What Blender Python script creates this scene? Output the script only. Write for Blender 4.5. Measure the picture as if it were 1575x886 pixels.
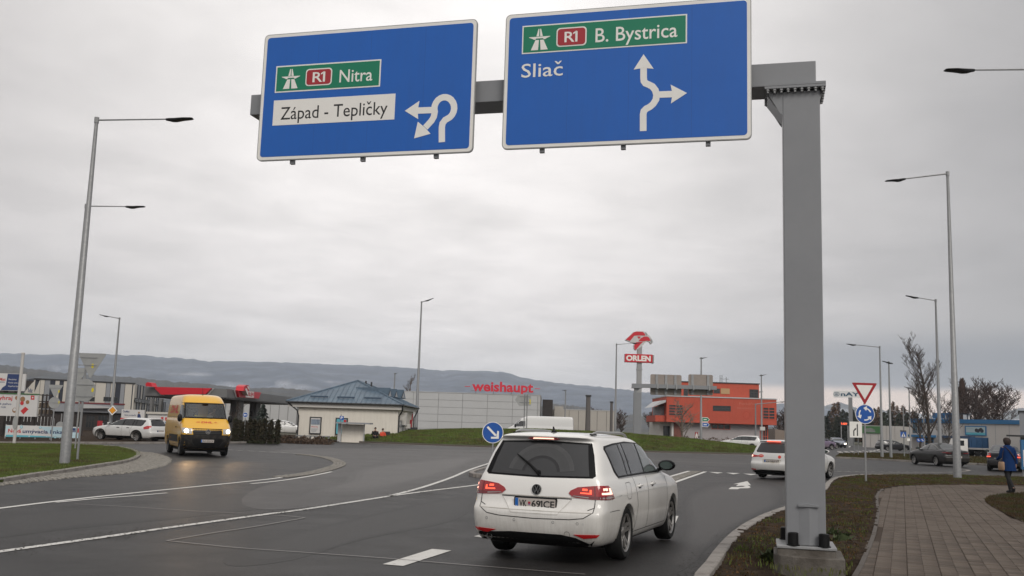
import bpy, bmesh, math, random, colorsys
import numpy as np
from mathutils import Vector, Matrix, geometry
from mathutils.bvhtree import BVHTree
random.seed(7); RNG = np.random.default_rng(7)
for _o in list(bpy.data.objects): bpy.data.objects.remove(_o, do_unlink=True)
SC = bpy.context.scene
COL = SC.collection
PI = math.pi

# ------------------------------------------------------------------ camera
EYE, FOC = 1.63, 1500.0           # eye height (m), focal length in photo pixels (photo 1575 x 886)
ROLL = math.atan(0.031)
PITCH = math.atan((656.6-443)*math.cos(ROLL)/FOC)
CAMROT = Matrix.Rotation(PI/2+PITCH, 3, 'X') @ Matrix.Rotation(ROLL, 3, 'Z')
cam_data = bpy.data.cameras.new('camera'); cam = bpy.data.objects.new('camera', cam_data); COL.objects.link(cam)
cam_data.sensor_width = 36; cam_data.lens = 36*FOC/1575; cam_data.clip_start = .1; cam_data.clip_end = 20000
cam.matrix_world = Matrix.Translation((0, 0, EYE)) @ CAMROT.to_4x4()
SC.camera = cam

# ------------------------------------------------------------------ world (overcast), sun, exposure
SC.view_settings.view_transform = 'Standard'; SC.view_settings.look = 'None'
SC.view_settings.exposure = 0.2; SC.cycles.volume_bounces = 2; SC.view_settings.gamma = 1.0
W = bpy.data.worlds.new("World"); SC.world = W; W.use_nodes = True
SUN_EL, SUN_AZ = math.radians(38), math.radians(158)      # azimuth clockwise from +Y
def build_world():
    nt = W.node_tree; N = nt.nodes; L = nt.links; N.clear()
    def n(t, **k):
        x = N.new(t)
        for a, b in k.items(): setattr(x, a, b)
        return x
    def math_(op, a, b=None, clamp=False):
        m = n('ShaderNodeMath', operation=op, use_clamp=clamp)
        for i, v in enumerate((a, b)):
            if v is None: continue
            if isinstance(v, (int, float)): m.inputs[i].default_value = v
            else: L.new(v, m.inputs[i])
        return m.outputs[0]
    def smooth(v, a, b):
        m = n('ShaderNodeMapRange', interpolation_type='SMOOTHSTEP'); L.new(v, m.inputs[0])
        m.inputs[1].default_value = a; m.inputs[2].default_value = b; return m.outputs[0]
    def mix(f, a, b, bt='MIX'):
        m = n('ShaderNodeMix', data_type='RGBA', blend_type=bt)
        if isinstance(f, (int, float)): m.inputs[0].default_value = f
        else: L.new(f, m.inputs[0])
        for i, v in ((6, a), (7, b)):
            if isinstance(v, tuple): m.inputs[i].default_value = (*v, 1)
            else: L.new(v, m.inputs[i])
        return m.outputs[2]
    tc = n('ShaderNodeTexCoord'); sp = n('ShaderNodeSeparateXYZ'); L.new(tc.outputs['Generated'], sp.inputs[0])
    x, y, z = sp.outputs
    zz = math_('MAXIMUM', z, 0.0)
    den = math_('ADD', zz, .10)
    cv = n('ShaderNodeCombineXYZ')
    L.new(math_('DIVIDE', x, den), cv.inputs[0]); L.new(math_('DIVIDE', y, den), cv.inputs[1])
    def noise(scale, det, rough, vec=cv.outputs[0], dist=0.0):
        m = n('ShaderNodeTexNoise'); L.new(vec, m.inputs['Vector']); m.inputs['Scale'].default_value = scale
        m.inputs['Detail'].default_value = det; m.inputs['Roughness'].default_value = rough
        m.inputs['Distortion'].default_value = dist
        return m.outputs['Fac']
    n1 = noise(.75, 6, .55, dist=.5); n2 = noise(2.6, 5, .55, dist=.3)
    ramp = n('ShaderNodeValToRGB'); L.new(zz, ramp.inputs[0]); cr = ramp.color_ramp
    stops = [(0.0, (.66, .64, .65)), (.05, (.71, .685, .685)), (.12, (.81, .77, .76)), (.22, (.90, .86, .84)),
             (.45, (.96, .925, .90)), (1.0, (.72, .70, .685))]
    cr.elements[0].position = 0; cr.elements[0].color = (*stops[0][1], 1)
    cr.elements[1].position = 1; cr.elements[1].color = (*stops[-1][1], 1)
    for p, c in stops[1:-1]:
        e = cr.elements.new(p); e.color = (*c, 1)
    # broad light and dark of the cloud deck
    k = math_('ADD', math_('MULTIPLY', math_('SUBTRACT', n1, .5), .62), math_('MULTIPLY', math_('SUBTRACT', n2, .5), .42))
    k = math_('ADD', k, 1.0)
    base = mix(1.0, ramp.outputs[0], k, 'MULTIPLY')
    # the deck is thicker towards the right (east) and a little at far left
    right = smooth(x, .0, .54)
    base = mix(math_('MULTIPLY', right, .76), base, (.235, .232, .24))
    left = smooth(x, -.14, -.66)
    base = mix(math_('MULTIPLY', left, .72), base, (.36, .34, .335))
    # blue grey shadow band low on the right, clear warm gap under it
    bandn = math_('MULTIPLY', math_('SUBTRACT', noise(1.2, 4, .5, tc.outputs['Generated']), .5), .02)
    zb = math_('ADD', z, bandn)
    east = smooth(x, .02, .42)
    band = math_('MULTIPLY', math_('MULTIPLY', smooth(zb, .115, .075), smooth(zb, .032, .050)), east)
    base = mix(math_('MULTIPLY', band, .75), base, (.22, .235, .275))
    gap = math_('MULTIPLY', smooth(zb, .053, .043), smooth(x, .06, .27))
    gap = math_('MULTIPLY', gap, smooth(x, .95, .6))
    base = mix(math_('MULTIPLY', gap, .9), base, (1.0, .80, .68))
    sky = n('ShaderNodeTexSky', sky_type='NISHITA'); sky.sun_disc = False
    sky.sun_elevation = SUN_EL; sky.sun_rotation = SUN_AZ
    b1 = n('ShaderNodeBackground'); L.new(sky.outputs[0], b1.inputs[0]); b1.inputs[1].default_value = .08
    b2 = n('ShaderNodeBackground'); L.new(base, b2.inputs[0]); b2.inputs[1].default_value = 1.0
    ms = n('ShaderNodeMixShader'); ms.inputs[0].default_value = .95
    L.new(b1.outputs[0], ms.inputs[1]); L.new(b2.outputs[0], ms.inputs[2])
    o = n('ShaderNodeOutputWorld'); L.new(ms.outputs[0], o.inputs[0])
build_world()
sl = bpy.data.lights.new('sun', 'SUN'); sun = bpy.data.objects.new('sun', sl); COL.objects.link(sun)
sl.energy = 1.5; sl.angle = math.radians(28); sl.color = (1, .95, .88)
sd = Vector((math.sin(SUN_AZ)*math.cos(SUN_EL), math.cos(SUN_AZ)*math.cos(SUN_EL), math.sin(SUN_EL)))
sun.rotation_euler = sd.to_track_quat('Z', 'Y').to_euler(); sun.location = (0, 0, 60)

# ------------------------------------------------------------------ photo pixel -> place in the world
def ray(px, py): return CAMROT @ Vector(((px-787.5)/FOC, (443-py)/FOC, -1))
def G(px, py, z=0.0):
    d = ray(px, py); t = (z-EYE)/d.z; return Vector((0, 0, EYE)) + d*t
def P(px, py, dist):
    d = ray(px, py); return Vector((0, 0, EYE)) + d*(dist/d.y)
def lerp(a, b, t): return a+(b-a)*t

# ------------------------------------------------------------------ materials
MATS = {}
def mat(name, col, rough=.6, metal=0, spec=.5, coat=0, var=0, vscale=8, bump=0, bscale=60, emit=0, alpha=1, trans=0,
        col2=None, c2scale=2.0, c2lo=.45, c2hi=.6, streak=None, rvar=0, coords='Object', coatr=.06, sheen=0, det=6):
    if name in MATS: return MATS[name]
    m = bpy.data.materials.new(name); m.use_nodes = True; nt = m.node_tree; N = nt.nodes; L = nt.links
    b = N['Principled BSDF']; b.inputs['Base Color'].default_value = (*col, 1); b.inputs['Roughness'].default_value = rough
    b.inputs['Metallic'].default_value = metal; b.inputs['Specular IOR Level'].default_value = spec
    b.inputs['Coat Weight'].default_value = coat; b.inputs['Coat Roughness'].default_value = coatr
    b.inputs['Transmission Weight'].default_value = trans
    if emit: b.inputs['Emission Color'].default_value = (*col, 1); b.inputs['Emission Strength'].default_value = emit
    tc = N.new('ShaderNodeTexCoord')
    def nz(scale, detail=6, rgh=.6, sc3=None):
        t = N.new('ShaderNodeTexNoise'); t.inputs['Scale'].default_value = scale; t.inputs['Detail'].default_value = detail
        t.inputs['Roughness'].default_value = rgh
        if sc3:
            mp = N.new('ShaderNodeMapping'); mp.inputs['Scale'].default_value = sc3; L.new(tc.outputs[coords], mp.inputs[0]); L.new(mp.outputs[0], t.inputs[0])
        else: L.new(tc.outputs[coords], t.inputs[0])
        return t.outputs[0]
    def mr(v, a, b_, c, d):
        t = N.new('ShaderNodeMapRange'); L.new(v, t.inputs[0])
        for i, q in enumerate((a, b_, c, d)): t.inputs[i+1].default_value = q
        return t.outputs[0]
    def mx(f, a, b_, bt='MIX'):
        t = N.new('ShaderNodeMix'); t.data_type = 'RGBA'; t.blend_type = bt
        if isinstance(f, (int, float)): t.inputs[0].default_value = f
        else: L.new(f, t.inputs[0])
        for i, q in ((6, a), (7, b_)):
            if isinstance(q, tuple): t.inputs[i].default_value = (*q[:3], 1)
            else: L.new(q, t.inputs[i])
        return t.outputs[2]
    c = None
    if col2: c = mx(mr(nz(c2scale, det), c2lo, c2hi, 0, 1), tuple(col), tuple(col2))
    if streak:      # (colour, amount, stretch)
        c = mx(mr(nz(3.0, 5, .6, streak[2]), .42, .75, 0, streak[1]), c if c else tuple(col), tuple(streak[0]))
    if var:
        f = mr(nz(vscale, 7, .65), .25, .75, 1-var, 1+var)
        c = mx(1.0, c if c else tuple(col), f, 'MULTIPLY')
    if c: L.new(c, b.inputs['Base Color'])
    if rvar: L.new(mr(nz(1.3, 4), .3, .7, max(.02, rough-rvar), min(1, rough+rvar)), b.inputs['Roughness'])
    if bump:
        bp = N.new('ShaderNodeBump'); bp.inputs['Strength'].default_value = bump; bp.inputs['Distance'].default_value = .02
        L.new(nz(bscale, 4, .6), bp.inputs['Height']); L.new(bp.outputs[0], b.inputs['Normal'])
    MATS[name] = m; m['nz'] = 0
    return m

# ------------------------------------------------------------------ tags and objects
def tag(o, label=None, cat=None, group=None, kind=None):
    if label: o['label'] = label
    if cat: o['category'] = cat
    if group: o['group'] = group
    if kind: o['kind'] = kind
    return o
def empty(name, loc=(0, 0, 0), rz=0, label=None, cat=None, group=None):
    o = bpy.data.objects.new(name, None); COL.objects.link(o); o.location = loc; o.rotation_euler = (0, 0, rz)
    o.empty_display_size = .2
    return tag(o, label, cat, group)
def link(name, me, m=None, parent=None, mw=None):
    o = bpy.data.objects.new(name, me); COL.objects.link(o)
    if m is not None:
        ms = m if isinstance(m, (list, tuple)) else [m]
        if not me.materials:
            for q in ms: me.materials.append(q)
    if parent: o.parent = parent
    if mw is not None: o.matrix_local = mw
    return o
def copy_tree(o, parent=None):
    c = o.copy(); COL.objects.link(c); c.parent = parent
    for ch in list(o.children): copy_tree(ch, c)
    return c

class MB:
    def __init__(s): s.v = []; s.f = []; s.mi = []; s.cur = 0
    def add(s, vs, fs):
        k = len(s.v); s.v += [tuple(q) for q in vs]; s.f += [tuple(i+k for i in f) for f in fs]; s.mi += [s.cur]*len(fs); return s
    def box(s, x0, x1, y0, y1, z0, z1, M=None):
        vs = [Vector((x, y, z)) for z in (z0, z1) for y in (y0, y1) for x in (x0, x1)]
        if M is not None: vs = [M @ q for q in vs]
        return s.add(vs, [(0, 2, 3, 1), (4, 5, 7, 6), (0, 1, 5, 4), (2, 6, 7, 3), (0, 4, 6, 2), (1, 3, 7, 5)])
    def cbox(s, c, sz, M=None):
        return s.box(c[0]-sz[0]/2, c[0]+sz[0]/2, c[1]-sz[1]/2, c[1]+sz[1]/2, c[2]-sz[2]/2, c[2]+sz[2]/2, M)
    def bar(s, a, b, w, h, up=(0, 0, 1)):       # rectangular bar from a to b
        a = Vector(a); b = Vector(b); d = b-a; l = d.length; d.normalize(); up = Vector(up)
        if abs(d.dot(up)) > .99: up = Vector((0, 1, 0))
        sx = d.cross(up).normalized(); uz = sx.cross(d)
        vs = [p+sx*(i*w/2)+uz*(j*h/2) for p in (a, b) for i, j in ((-1, -1), (1, -1), (1, 1), (-1, 1))]
        return s.add(vs, [(3, 2, 1, 0), (4, 5, 6, 7), (0, 1, 5, 4), (1, 2, 6, 5), (2, 3, 7, 6), (3, 0, 4, 7)])
    def tube(s, pts, r, n=8, cap=True):
        pts = [Vector(p) for p in pts]; k = len(pts)
        rs = r if isinstance(r, (list, tuple)) else [r]*k
        ref = None; rings = []
        for i, p in enumerate(pts):
            d = (pts[min(i+1, k-1)]-pts[max(i-1, 0)]).normalized()
            if ref is None: ref = Vector((1, 0, 0)) if abs(d.x) < .9 else Vector((0, 1, 0))
            a = (ref-d*ref.dot(d)).normalized(); b = d.cross(a); ref = a
            rings.append([p+(a*math.cos(t)+b*math.sin(t))*rs[i] for t in [2*PI*j/n for j in range(n)]])
        vs = [q for rg in rings for q in rg]; fs = []
        for i in range(k-1):
            for j in range(n):
                fs.append((i*n+j, i*n+(j+1) % n, (i+1)*n+(j+1) % n, (i+1)*n+j))
        if cap: fs += [tuple(range(n))[::-1], tuple((k-1)*n+j for j in range(n))]
        return s.add(vs, fs)
    def lathe(s, prof, n=24, M=None, closed=False):   # profile (r, z) about local z
        vs = []; k = len(prof)
        for r, z in prof:
            for j in range(n):
                t = 2*PI*j/n; q = Vector((r*math.cos(t), r*math.sin(t), z)); vs.append(M @ q if M is not None else q)
        fs = []
        for i in range(k if closed else k-1):
            i2 = (i+1) % k
            for j in range(n): fs.append((i*n+j, i*n+(j+1) % n, i2*n+(j+1) % n, i2*n+j))
        return s.add(vs, fs)
    def prism(s, poly, y0, y1, M=None):     # polygon in x,z (seen from -y), between y0 (front) and y1
        n = len(poly)
        a = sum(poly[i][0]*poly[(i+1) % n][1]-poly[(i+1) % n][0]*poly[i][1] for i in range(n))
        if a < 0: poly = poly[::-1]
        tris = geometry.tessellate_polygon([[Vector((p[0], p[1], 0)) for p in poly]])
        vs = [Vector((p[0], y0, p[1])) for p in poly]+[Vector((p[0], y1, p[1])) for p in poly]
        if M is not None: vs = [M @ q for q in vs]
        fs = []
        for t in tris:
            (ax, az), (bx, bz), (cx, cz) = (poly[i] for i in t)
            if (bx-ax)*(cz-az)-(bz-az)*(cx-ax) < 0: t = t[::-1]
            fs.append(tuple(t)); fs.append(tuple(i+n for i in t[::-1]))
        for i in range(n): j = (i+1) % n; fs.append((j, i, i+n, j+n))
        return s.add(vs, fs)
    def flat(s, poly, z0, z1, M=None):      # polygon in x,y extruded in z
        R = Matrix(((1, 0, 0, 0), (0, 0, 1, 0), (0, 1, 0, 0), (0, 0, 0, 1)))
        k = len(s.f); s.prism([tuple(q[:2]) for q in poly], z0, z1, R if M is None else M @ R)
        s.f[k:] = [f[::-1] for f in s.f[k:]]
        return s
    def mesh(s, name, smooth=False):
        me = bpy.data.meshes.new(name); me.from_pydata(s.v, [], s.f); me.update()
        if any(s.mi): me.polygons.foreach_set('material_index', s.mi)
        if smooth: shade(me)
        return me
    def build(s, name, m, parent=None, smooth=False, mw=None):
        return link(name, s.mesh(name, smooth), m, parent, mw)
def shade(me, ang=35):
    me.polygons.foreach_set('use_smooth', [True]*len(me.polygons))
    try: me.set_sharp_from_angle(angle=math.radians(ang))
    except Exception: pass
def rrect(u0, z0, u1, z1, r, n=4):
    out = []
    for cx, cz, a in ((u1-r, z1-r, 0), (u0+r, z1-r, 90), (u0+r, z0+r, 180), (u1-r, z0+r, 270)):
        for i in range(n+1):
            t = math.radians(a+90*i/n); out.append((cx+r*math.cos(t), cz+r*math.sin(t)))
    return out
def disc(cx, cz, r, n=28, a0=0, rz=None): return [(cx+r*math.cos(a0+2*PI*i/n), cz+(rz or r)*math.sin(a0+2*PI*i/n)) for i in range(n)]
def stroke(pts, w):       # thick polyline -> polygon
    n = len(pts); Lf = []; Rt = []
    for i in range(n):
        a = Vector(pts[max(i-1, 0)]); b = Vector(pts[i]); c = Vector(pts[min(i+1, n-1)])
        d1 = (b-a).normalized() if i else (c-b).normalized(); d2 = (c-b).normalized() if i < n-1 else d1
        nn = Vector((-(d1.y+d2.y), d1.x+d2.x)).normalized(); k = w/2/max(.4, nn.dot(Vector((-d1.y, d1.x))))
        Lf.append(tuple(b+nn*k)); Rt.append(tuple(b-nn*k))
    return Lf+Rt[::-1]
def arc(cx, cz, r, a0, a1, n=12): return [(cx+r*math.cos(math.radians(lerp(a0, a1, i/n))), cz+r*math.sin(math.radians(lerp(a0, a1, i/n)))) for i in range(n+1)]
def head(tip, dirv, ln, hw):   # arrow head triangle
    t = Vector(tip); d = Vector(dirv).normalized(); p = Vector((-d.y, d.x)); b = t-d*ln
    return [tuple(t), tuple(b+p*hw), tuple(b+d*ln*.10), tuple(b-p*hw)]

class Facade:
    """vertical plane through two ground points; x runs left to right as seen, y away from the viewer, z up"""
    def __init__(s, A, B):
        s.O = Vector((A[0], A[1], 0)); d = Vector((B[0]-A[0], B[1]-A[1], 0)); s.len = d.length; s.u = d.normalized()
        s.rz = math.atan2(s.u.y, s.u.x); s.n = Vector((-s.u.y, s.u.x, 0))
    def uv(s, px, py, off=0.0):
        d = ray(px, py); o = Vector((0, 0, EYE)); q = s.O+s.n*off; t = (q-o).dot(s.n)/d.dot(s.n); p = o+d*t
        return ((p-s.O).dot(s.u), p.z)
    def root(s, name, label, cat, group=None): return empty(name, s.O, s.rz, label, cat, group)
    def rect(s, x0, y0, x1, y1, off=0.0):
        a = s.uv(x0, (y0+y1)/2, off)[0]; b = s.uv(x1, (y0+y1)/2, off)[0]; m = (x0+x1)/2
        return a, s.uv(m, y1, off)[1], b, s.uv(m, y0, off)[1]
    def quad(s, tl, tr, br, bl, off=0.0):
        q = [s.uv(*p, off) for p in (tl, tr, br, bl)]
        return (q[0][0]+q[3][0])/2, (q[2][1]+q[3][1])/2, (q[1][0]+q[2][0])/2, (q[0][1]+q[1][1])/2

_TX = {}
def text_geo(body, bold=0.0):
    k = (body, bold)
    if k in _TX: return _TX[k]
    if 'č' in body:       # the built-in font draws this letter too tall: a plain c with its own caron
        i = body.index('č'); vs, fs = text_geo(body.replace('č', 'c'), bold); vs = list(vs); fs = list(fs)
        a = max(v[0] for v in text_geo(body[:i], bold)[0]); b = max(v[0] for v in text_geo(body[:i]+'c', bold)[0]); c = (a+b)/2+.015; n = len(vs); w = .045+bold
        vs += [(c-.15, .74, 0), (c-.15+w*1.5, .74, 0), (c, .655, 0), (c+.15-w*1.5, .74, 0), (c+.15, .74, 0), (c+.035, .575, 0), (c-.035, .575, 0)]
        fs += [(n+6, n+2, n+1, n), (n+6, n+5, n+2), (n+5, n+4, n+3, n+2)]
        _TX[k] = (vs, fs); return vs, fs
    if '1' in body:       # the built-in numeral one is a bare stem: add its flag
        vs, fs = text_geo(body.replace('1', 'I'), bold); vs = list(vs); fs = list(fs)
        for i, ch in enumerate(body):
            if ch != '1': continue
            pre = body[:i].replace('1', 'I'); mn = [v[0] for v in text_geo(pre+'I', bold)[0]]; c = max(mn)-.05-bold; n = len(vs)
            vs += [(c, .73+bold, 0), (c-.19, .60, 0), (c-.19, .50, 0), (c, .61, 0)]; fs += [(n, n+1, n+2, n+3)]
        _TX[k] = (vs, fs); return vs, fs
    cu = bpy.data.curves.new('t', 'FONT'); cu.body = body; cu.size = 1; cu.resolution_u = 3; cu.offset = bold; cu.align_x = 'LEFT'
    o = bpy.data.objects.new('t', cu); COL.objects.link(o)
    dg = bpy.context.evaluated_depsgraph_get(); me = bpy.data.meshes.new_from_object(o.evaluated_get(dg))
    vs = [tuple(v.co) for v in me.vertices]; fs = [tuple(p.vertices) for p in me.polygons]
    bpy.data.objects.remove(o); bpy.data.curves.remove(cu); bpy.data.meshes.remove(me)
    _TX[k] = (vs, fs); return vs, fs
def text_on(mb, body, u0, u1, zb, cap, y, bold=.01, th=.0, M=None, slant=0):
    """flat lettering in the x,z plane at y, fitted between u0 and u1, baseline zb, capital height cap"""
    vs, fs = text_geo(body, bold)
    if not vs: return
    x0 = min(v[0] for v in vs); x1 = max(v[0] for v in vs); kz = cap/.73; kx = (u1-u0)/(x1-x0)
    q = [Vector((u0+(v[0]-x0)*kx+slant*v[1]*kz, y, zb+v[1]*kz)) for v in vs]
    # face the viewer (-y): text faces are +z in font space -> x right, z up gives normal -y
    if M is not None: q = [M @ a for a in q]
    mb.add(q, fs)
    if th:
        k = len(q); ed = {}
        for f in fs:
            for i in range(len(f)):
                e = (f[i], f[(i+1) % len(f)])
                ed[e] = 1
        side = [e for e in ed if (e[1], e[0]) not in ed]
        q2 = [Vector((a.x, y+th, a.z)) for a in q] if M is None else [a+(M.to_3x3() @ Vector((0, th, 0))) for a in q]
        mb.add(q+q2, [(b, a, a+k, b+k) for a, b in side])
# ================================================================== ground, roads, islands
M_ASPH = mat('asphalt', (.016, .0152, .015), .50, spec=.22, var=.6, vscale=60, bump=.5, bscale=220, col2=(.038, .036, .035), c2scale=.5, c2lo=.3, c2hi=.8, rvar=.03)
M_ASPH2 = mat('asphalt_worn', (.070, .066, .064), .54, spec=.3, var=.45, vscale=75, bump=.45, bscale=200, col2=(.056, .053, .051), c2scale=.35, rvar=.03)
M_PAINT = mat('road_paint', (.62, .61, .58), .6, var=.14, vscale=30, bump=.25, bscale=120, col2=(.28, .27, .26), c2scale=9, c2lo=.60, c2hi=.74)
M_PAINTW = mat('road_paint_worn', (.40, .385, .36), .6, var=.2, vscale=30, col2=(.10, .095, .09), c2scale=12, c2lo=.45, c2hi=.62)
M_KERB = mat('kerb_concrete', (.27, .25, .23), .75, var=.18, vscale=40, bump=.4, bscale=120, col2=(.19, .17, .155), c2scale=3)
M_COBB = mat('cobble_granite', (.24, .225, .20), .7, var=.45, vscale=7, bump=.5, bscale=60)
M_JOINT = mat('joint_sand', (.055, .048, .040), .9, var=.2, vscale=60)
M_SOIL = mat('soil', (.030, .020, .013), .95, spec=.1, var=.45, vscale=14, bump=1.0, bscale=45, col2=(.055, .038, .025), c2scale=5)
M_LAWN = mat('lawn', (.062, .080, .024), .9, spec=.1, var=.35, vscale=30, bump=1, bscale=80, col2=(.050, .050, .024), c2scale=1.2)
M_EARTH = mat('earth', (.075, .07, .045), .95, var=.3, vscale=.05, col2=(.05, .06, .03), c2scale=.02)
M_PAVE = mat('paver', (.118, .095, .077), .75, spec=.2, var=.16, vscale=50, bump=.4, bscale=150, col2=(.090, .070, .056), c2scale=1.3)
M_BLADE = mat('grass_blades', (.105, .145, .034), .8, spec=.1, var=.35, vscale=.9, col2=(.105, .085, .040), c2scale=.8, c2lo=.45, c2hi=.65)
M_DRY = mat('dry_grass', (.070, .046, .024), .85, spec=.1, var=.4, vscale=3, col2=(.048, .062, .020), c2scale=.9, c2lo=.48, c2hi=.6)
M_LEAF = mat('fallen_leaf', (.12, .066, .03), .85, spec=.1, var=.4, vscale=6)
M_TAR = mat('tar_line', (.20, .19, .18), .5, var=.2, vscale=20)

def g2(pts): return [G(*p) for p in pts]
def sheet(name, pts, z, m, parent=None, kind='structure', thick=None):
    mb = MB(); pts = [(p[0], p[1]) for p in pts]
    mb.flat(pts, (z-thick) if thick else z-.002, z)
    o = mb.build(name, m, parent)
    if kind and not parent: o['kind'] = kind
    return o
def catmull(pts, n=6, closed=False):
    P_ = [Vector(p) for p in pts]; k = len(P_); out = []
    rng = range(k if closed else k-1)
    for i in rng:
        a = P_[(i-1) % k] if closed or i > 0 else P_[0]; b = P_[i]; c = P_[(i+1) % k]; d = P_[(i+2) % k] if closed or i+2 < k else P_[-1]
        for j in range(n):
            t = j/n; out.append(.5*((2*b)+(c-a)*t+(2*a-5*b+4*c-d)*t*t+(3*b-a-3*c+d)*t**3))
    if not closed: out.append(P_[-1])
    return out
def resample(pts, L):
    pts = [Vector((p[0], p[1], 0)) for p in pts]; seg = [(pts[i+1]-pts[i]).length for i in range(len(pts)-1)]; tot = sum(seg)
    n = max(1, round(tot/L)); out = []
    for k in range(n+1):
        s = tot*k/n; i = 0
        while i < len(seg)-1 and s > seg[i]: s -= seg[i]; i += 1
        out.append(pts[i].lerp(pts[i+1], min(1, s/seg[i]) if seg[i] else 0))
    return out
# kerb stone shared mesh: length 1 along x, width .15 (y from 0 to .15), height .14
_ks = bmesh.new(); bmesh.ops.create_cube(_ks, size=1)
for v in _ks.verts: v.co = Vector((v.co.x*.988, .068+v.co.y*.164, .05+v.co.z*.16))
bmesh.ops.bevel(_ks, geom=[e for e in _ks.edges if all(v.co.z > .1 for v in e.verts)], offset=.012, segments=1, affect='EDGES')
KERBM = bpy.data.meshes.new('kerb_stone'); _ks.to_mesh(KERBM); _ks.free(); KERBM.materials.append(M_KERB)
KERBD = KERBM.copy(); KERBD.materials[0] = mat('kerb_dark', (.085, .072, .062), .8, var=.25, vscale=20)
def kerb(pts, parent, L=1.0, side=1, w=1.0, h=1.0, me=None):
    q = resample(pts, L)
    for a, b in zip(q[:-1], q[1:]):
        o = link('kerb_stone', me or KERBM, None, parent); d = b-a
        o.location = (*((a+b)/2)[:2], random.uniform(-.003, .004)); o.rotation_euler = (0, 0, math.atan2(d.y, d.x)); o.scale = (d.length*1.0, side*w, h)
def band(name, pts, w, z, m, parent=None, dash=None):
    pts = [Vector((p[0], p[1])) for p in pts]; mb = MB(); poly = stroke(pts, w); n = len(pts)
    vs = [(*p, z) for p in poly]; fs = [(i, 2*n-1-i, 2*n-2-i, i+1) for i in range(n-1)]
    mb.add(vs, fs); o = mb.build(name, m, parent)
    if not parent: o['kind'] = 'structure'
    return o
def in_poly(x, y, poly):
    c = False; j = len(poly)-1
    for i in range(len(poly)):
        xi, yi = poly[i][0], poly[i][1]; xj, yj = poly[j][0], poly[j][1]
        if (yi > y) != (yj > y) and x < (xj-xi)*(y-yi)/(yj-yi)+xi: c = not c
        j = i
    return c
def in_poly_np(X, Y, poly):
    c = np.zeros(X.shape, bool); j = len(poly)-1
    for i in range(len(poly)):
        xi, yi = poly[i][0], poly[i][1]; xj, yj = poly[j][0], poly[j][1]
        if yi != yj: c ^= ((yi > Y) != (yj > Y)) & (X < (xj-xi)*(Y-yi)/(yj-yi)+xi)
        j = i
    return c
def blades(name, poly, dens, h, w, m, hf=None, parent=None, z0=0.0, lean=.5, pts=None, clump=0.0):
    """real grass blades as one mesh: bent two-face blades scattered in a polygon"""
    xs = [p[0] for p in poly]; ys = [p[1] for p in poly]; A = (max(xs)-min(xs))*(max(ys)-min(ys))
    n = int(A*dens); X = RNG.uniform(min(xs), max(xs), n); Y = RNG.uniform(min(ys), max(ys), n)
    k = in_poly_np(X, Y, poly)
    if clump:
        f = np.sin(X*1.7+np.sin(Y*2.3)*1.5)*np.sin(Y*1.9+np.sin(X*1.3)*2)+.5*np.sin(X*5.1+Y*3.3)*np.sin(Y*4.7-X*2)
        k &= (f+RNG.uniform(-.6, .6, n)) > clump
    X = X[k]; Y = Y[k]; n = len(X)
    Z = z0+(hf(X, Y) if hf else 0*X)
    H = h*RNG.uniform(.45, 1.15, n); a = RNG.uniform(0, 2*PI, n); ww = w*RNG.uniform(.6, 1.2, n)
    b = RNG.uniform(0, 2*PI, n); l = H*lean*RNG.uniform(.2, 1.4, n)
    dx, dy = np.cos(a)*ww/2, np.sin(a)*ww/2
    V = np.empty((n, 5, 3))
    V[:, 0] = np.stack([X-dx, Y-dy, Z-.01], 1); V[:, 1] = np.stack([X+dx, Y+dy, Z-.01], 1)
    mx, my = X+np.cos(b)*l*.35, Y+np.sin(b)*l*.35
    V[:, 2] = np.stack([mx-dx*.7, my-dy*.7, Z+H*.6], 1); V[:, 3] = np.stack([mx+dx*.7, my+dy*.7, Z+H*.6], 1)
    V[:, 4] = np.stack([X+np.cos(b)*l, Y+np.sin(b)*l, Z+H], 1)
    me = bpy.data.meshes.new(name); me.vertices.add(n*5); me.vertices.foreach_set('co', V.ravel())
    base = np.arange(n)[:, None]*5
    lp = np.concatenate([base+np.array([0, 1, 3, 2]), base+np.array([2, 3, 4])], 1).ravel()
    me.loops.add(len(lp)); me.loops.foreach_set('vertex_index', lp.astype(np.int32))
    me.polygons.add(2*n); st = np.stack([np.arange(n)*7, np.arange(n)*7+4], 1).ravel()
    me.polygons.foreach_set('loop_start', st.astype(np.int32)); me.update(calc_edges=True)
    o = link(name, me, m, parent)
    if not parent: o['kind'] = 'stuff'
    return o

# the wide ground
mb = MB(); R_ = 5000; n_ = 24
mb.add([(R_*math.cos(2*PI*i/n_), R_*math.sin(2*PI*i/n_), 0) for i in range(n_)], [tuple(range(n_))])
tag(mb.build('ground', M_EARTH), kind='structure')
# asphalt
road_back = [G(-60, 683.5), G(0, 683.5), G(170, 683.4), G(330, 682.6), G(440, 681.2)]
road = [(-95, -25), (60, -25), (60, 36), (44, 60), (60, 120), (75, 190), (60, 330), (40, 520), (120, 700), (95, 700), (28, 520), (46, 330), (46, 190), (20, 125), (-12, 122), (-20, 100)] + [tuple(p[:2]) for p in road_back[::-1]] + [(-95, 30)]
sheet('road', road, .004, M_ASPH)
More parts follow.
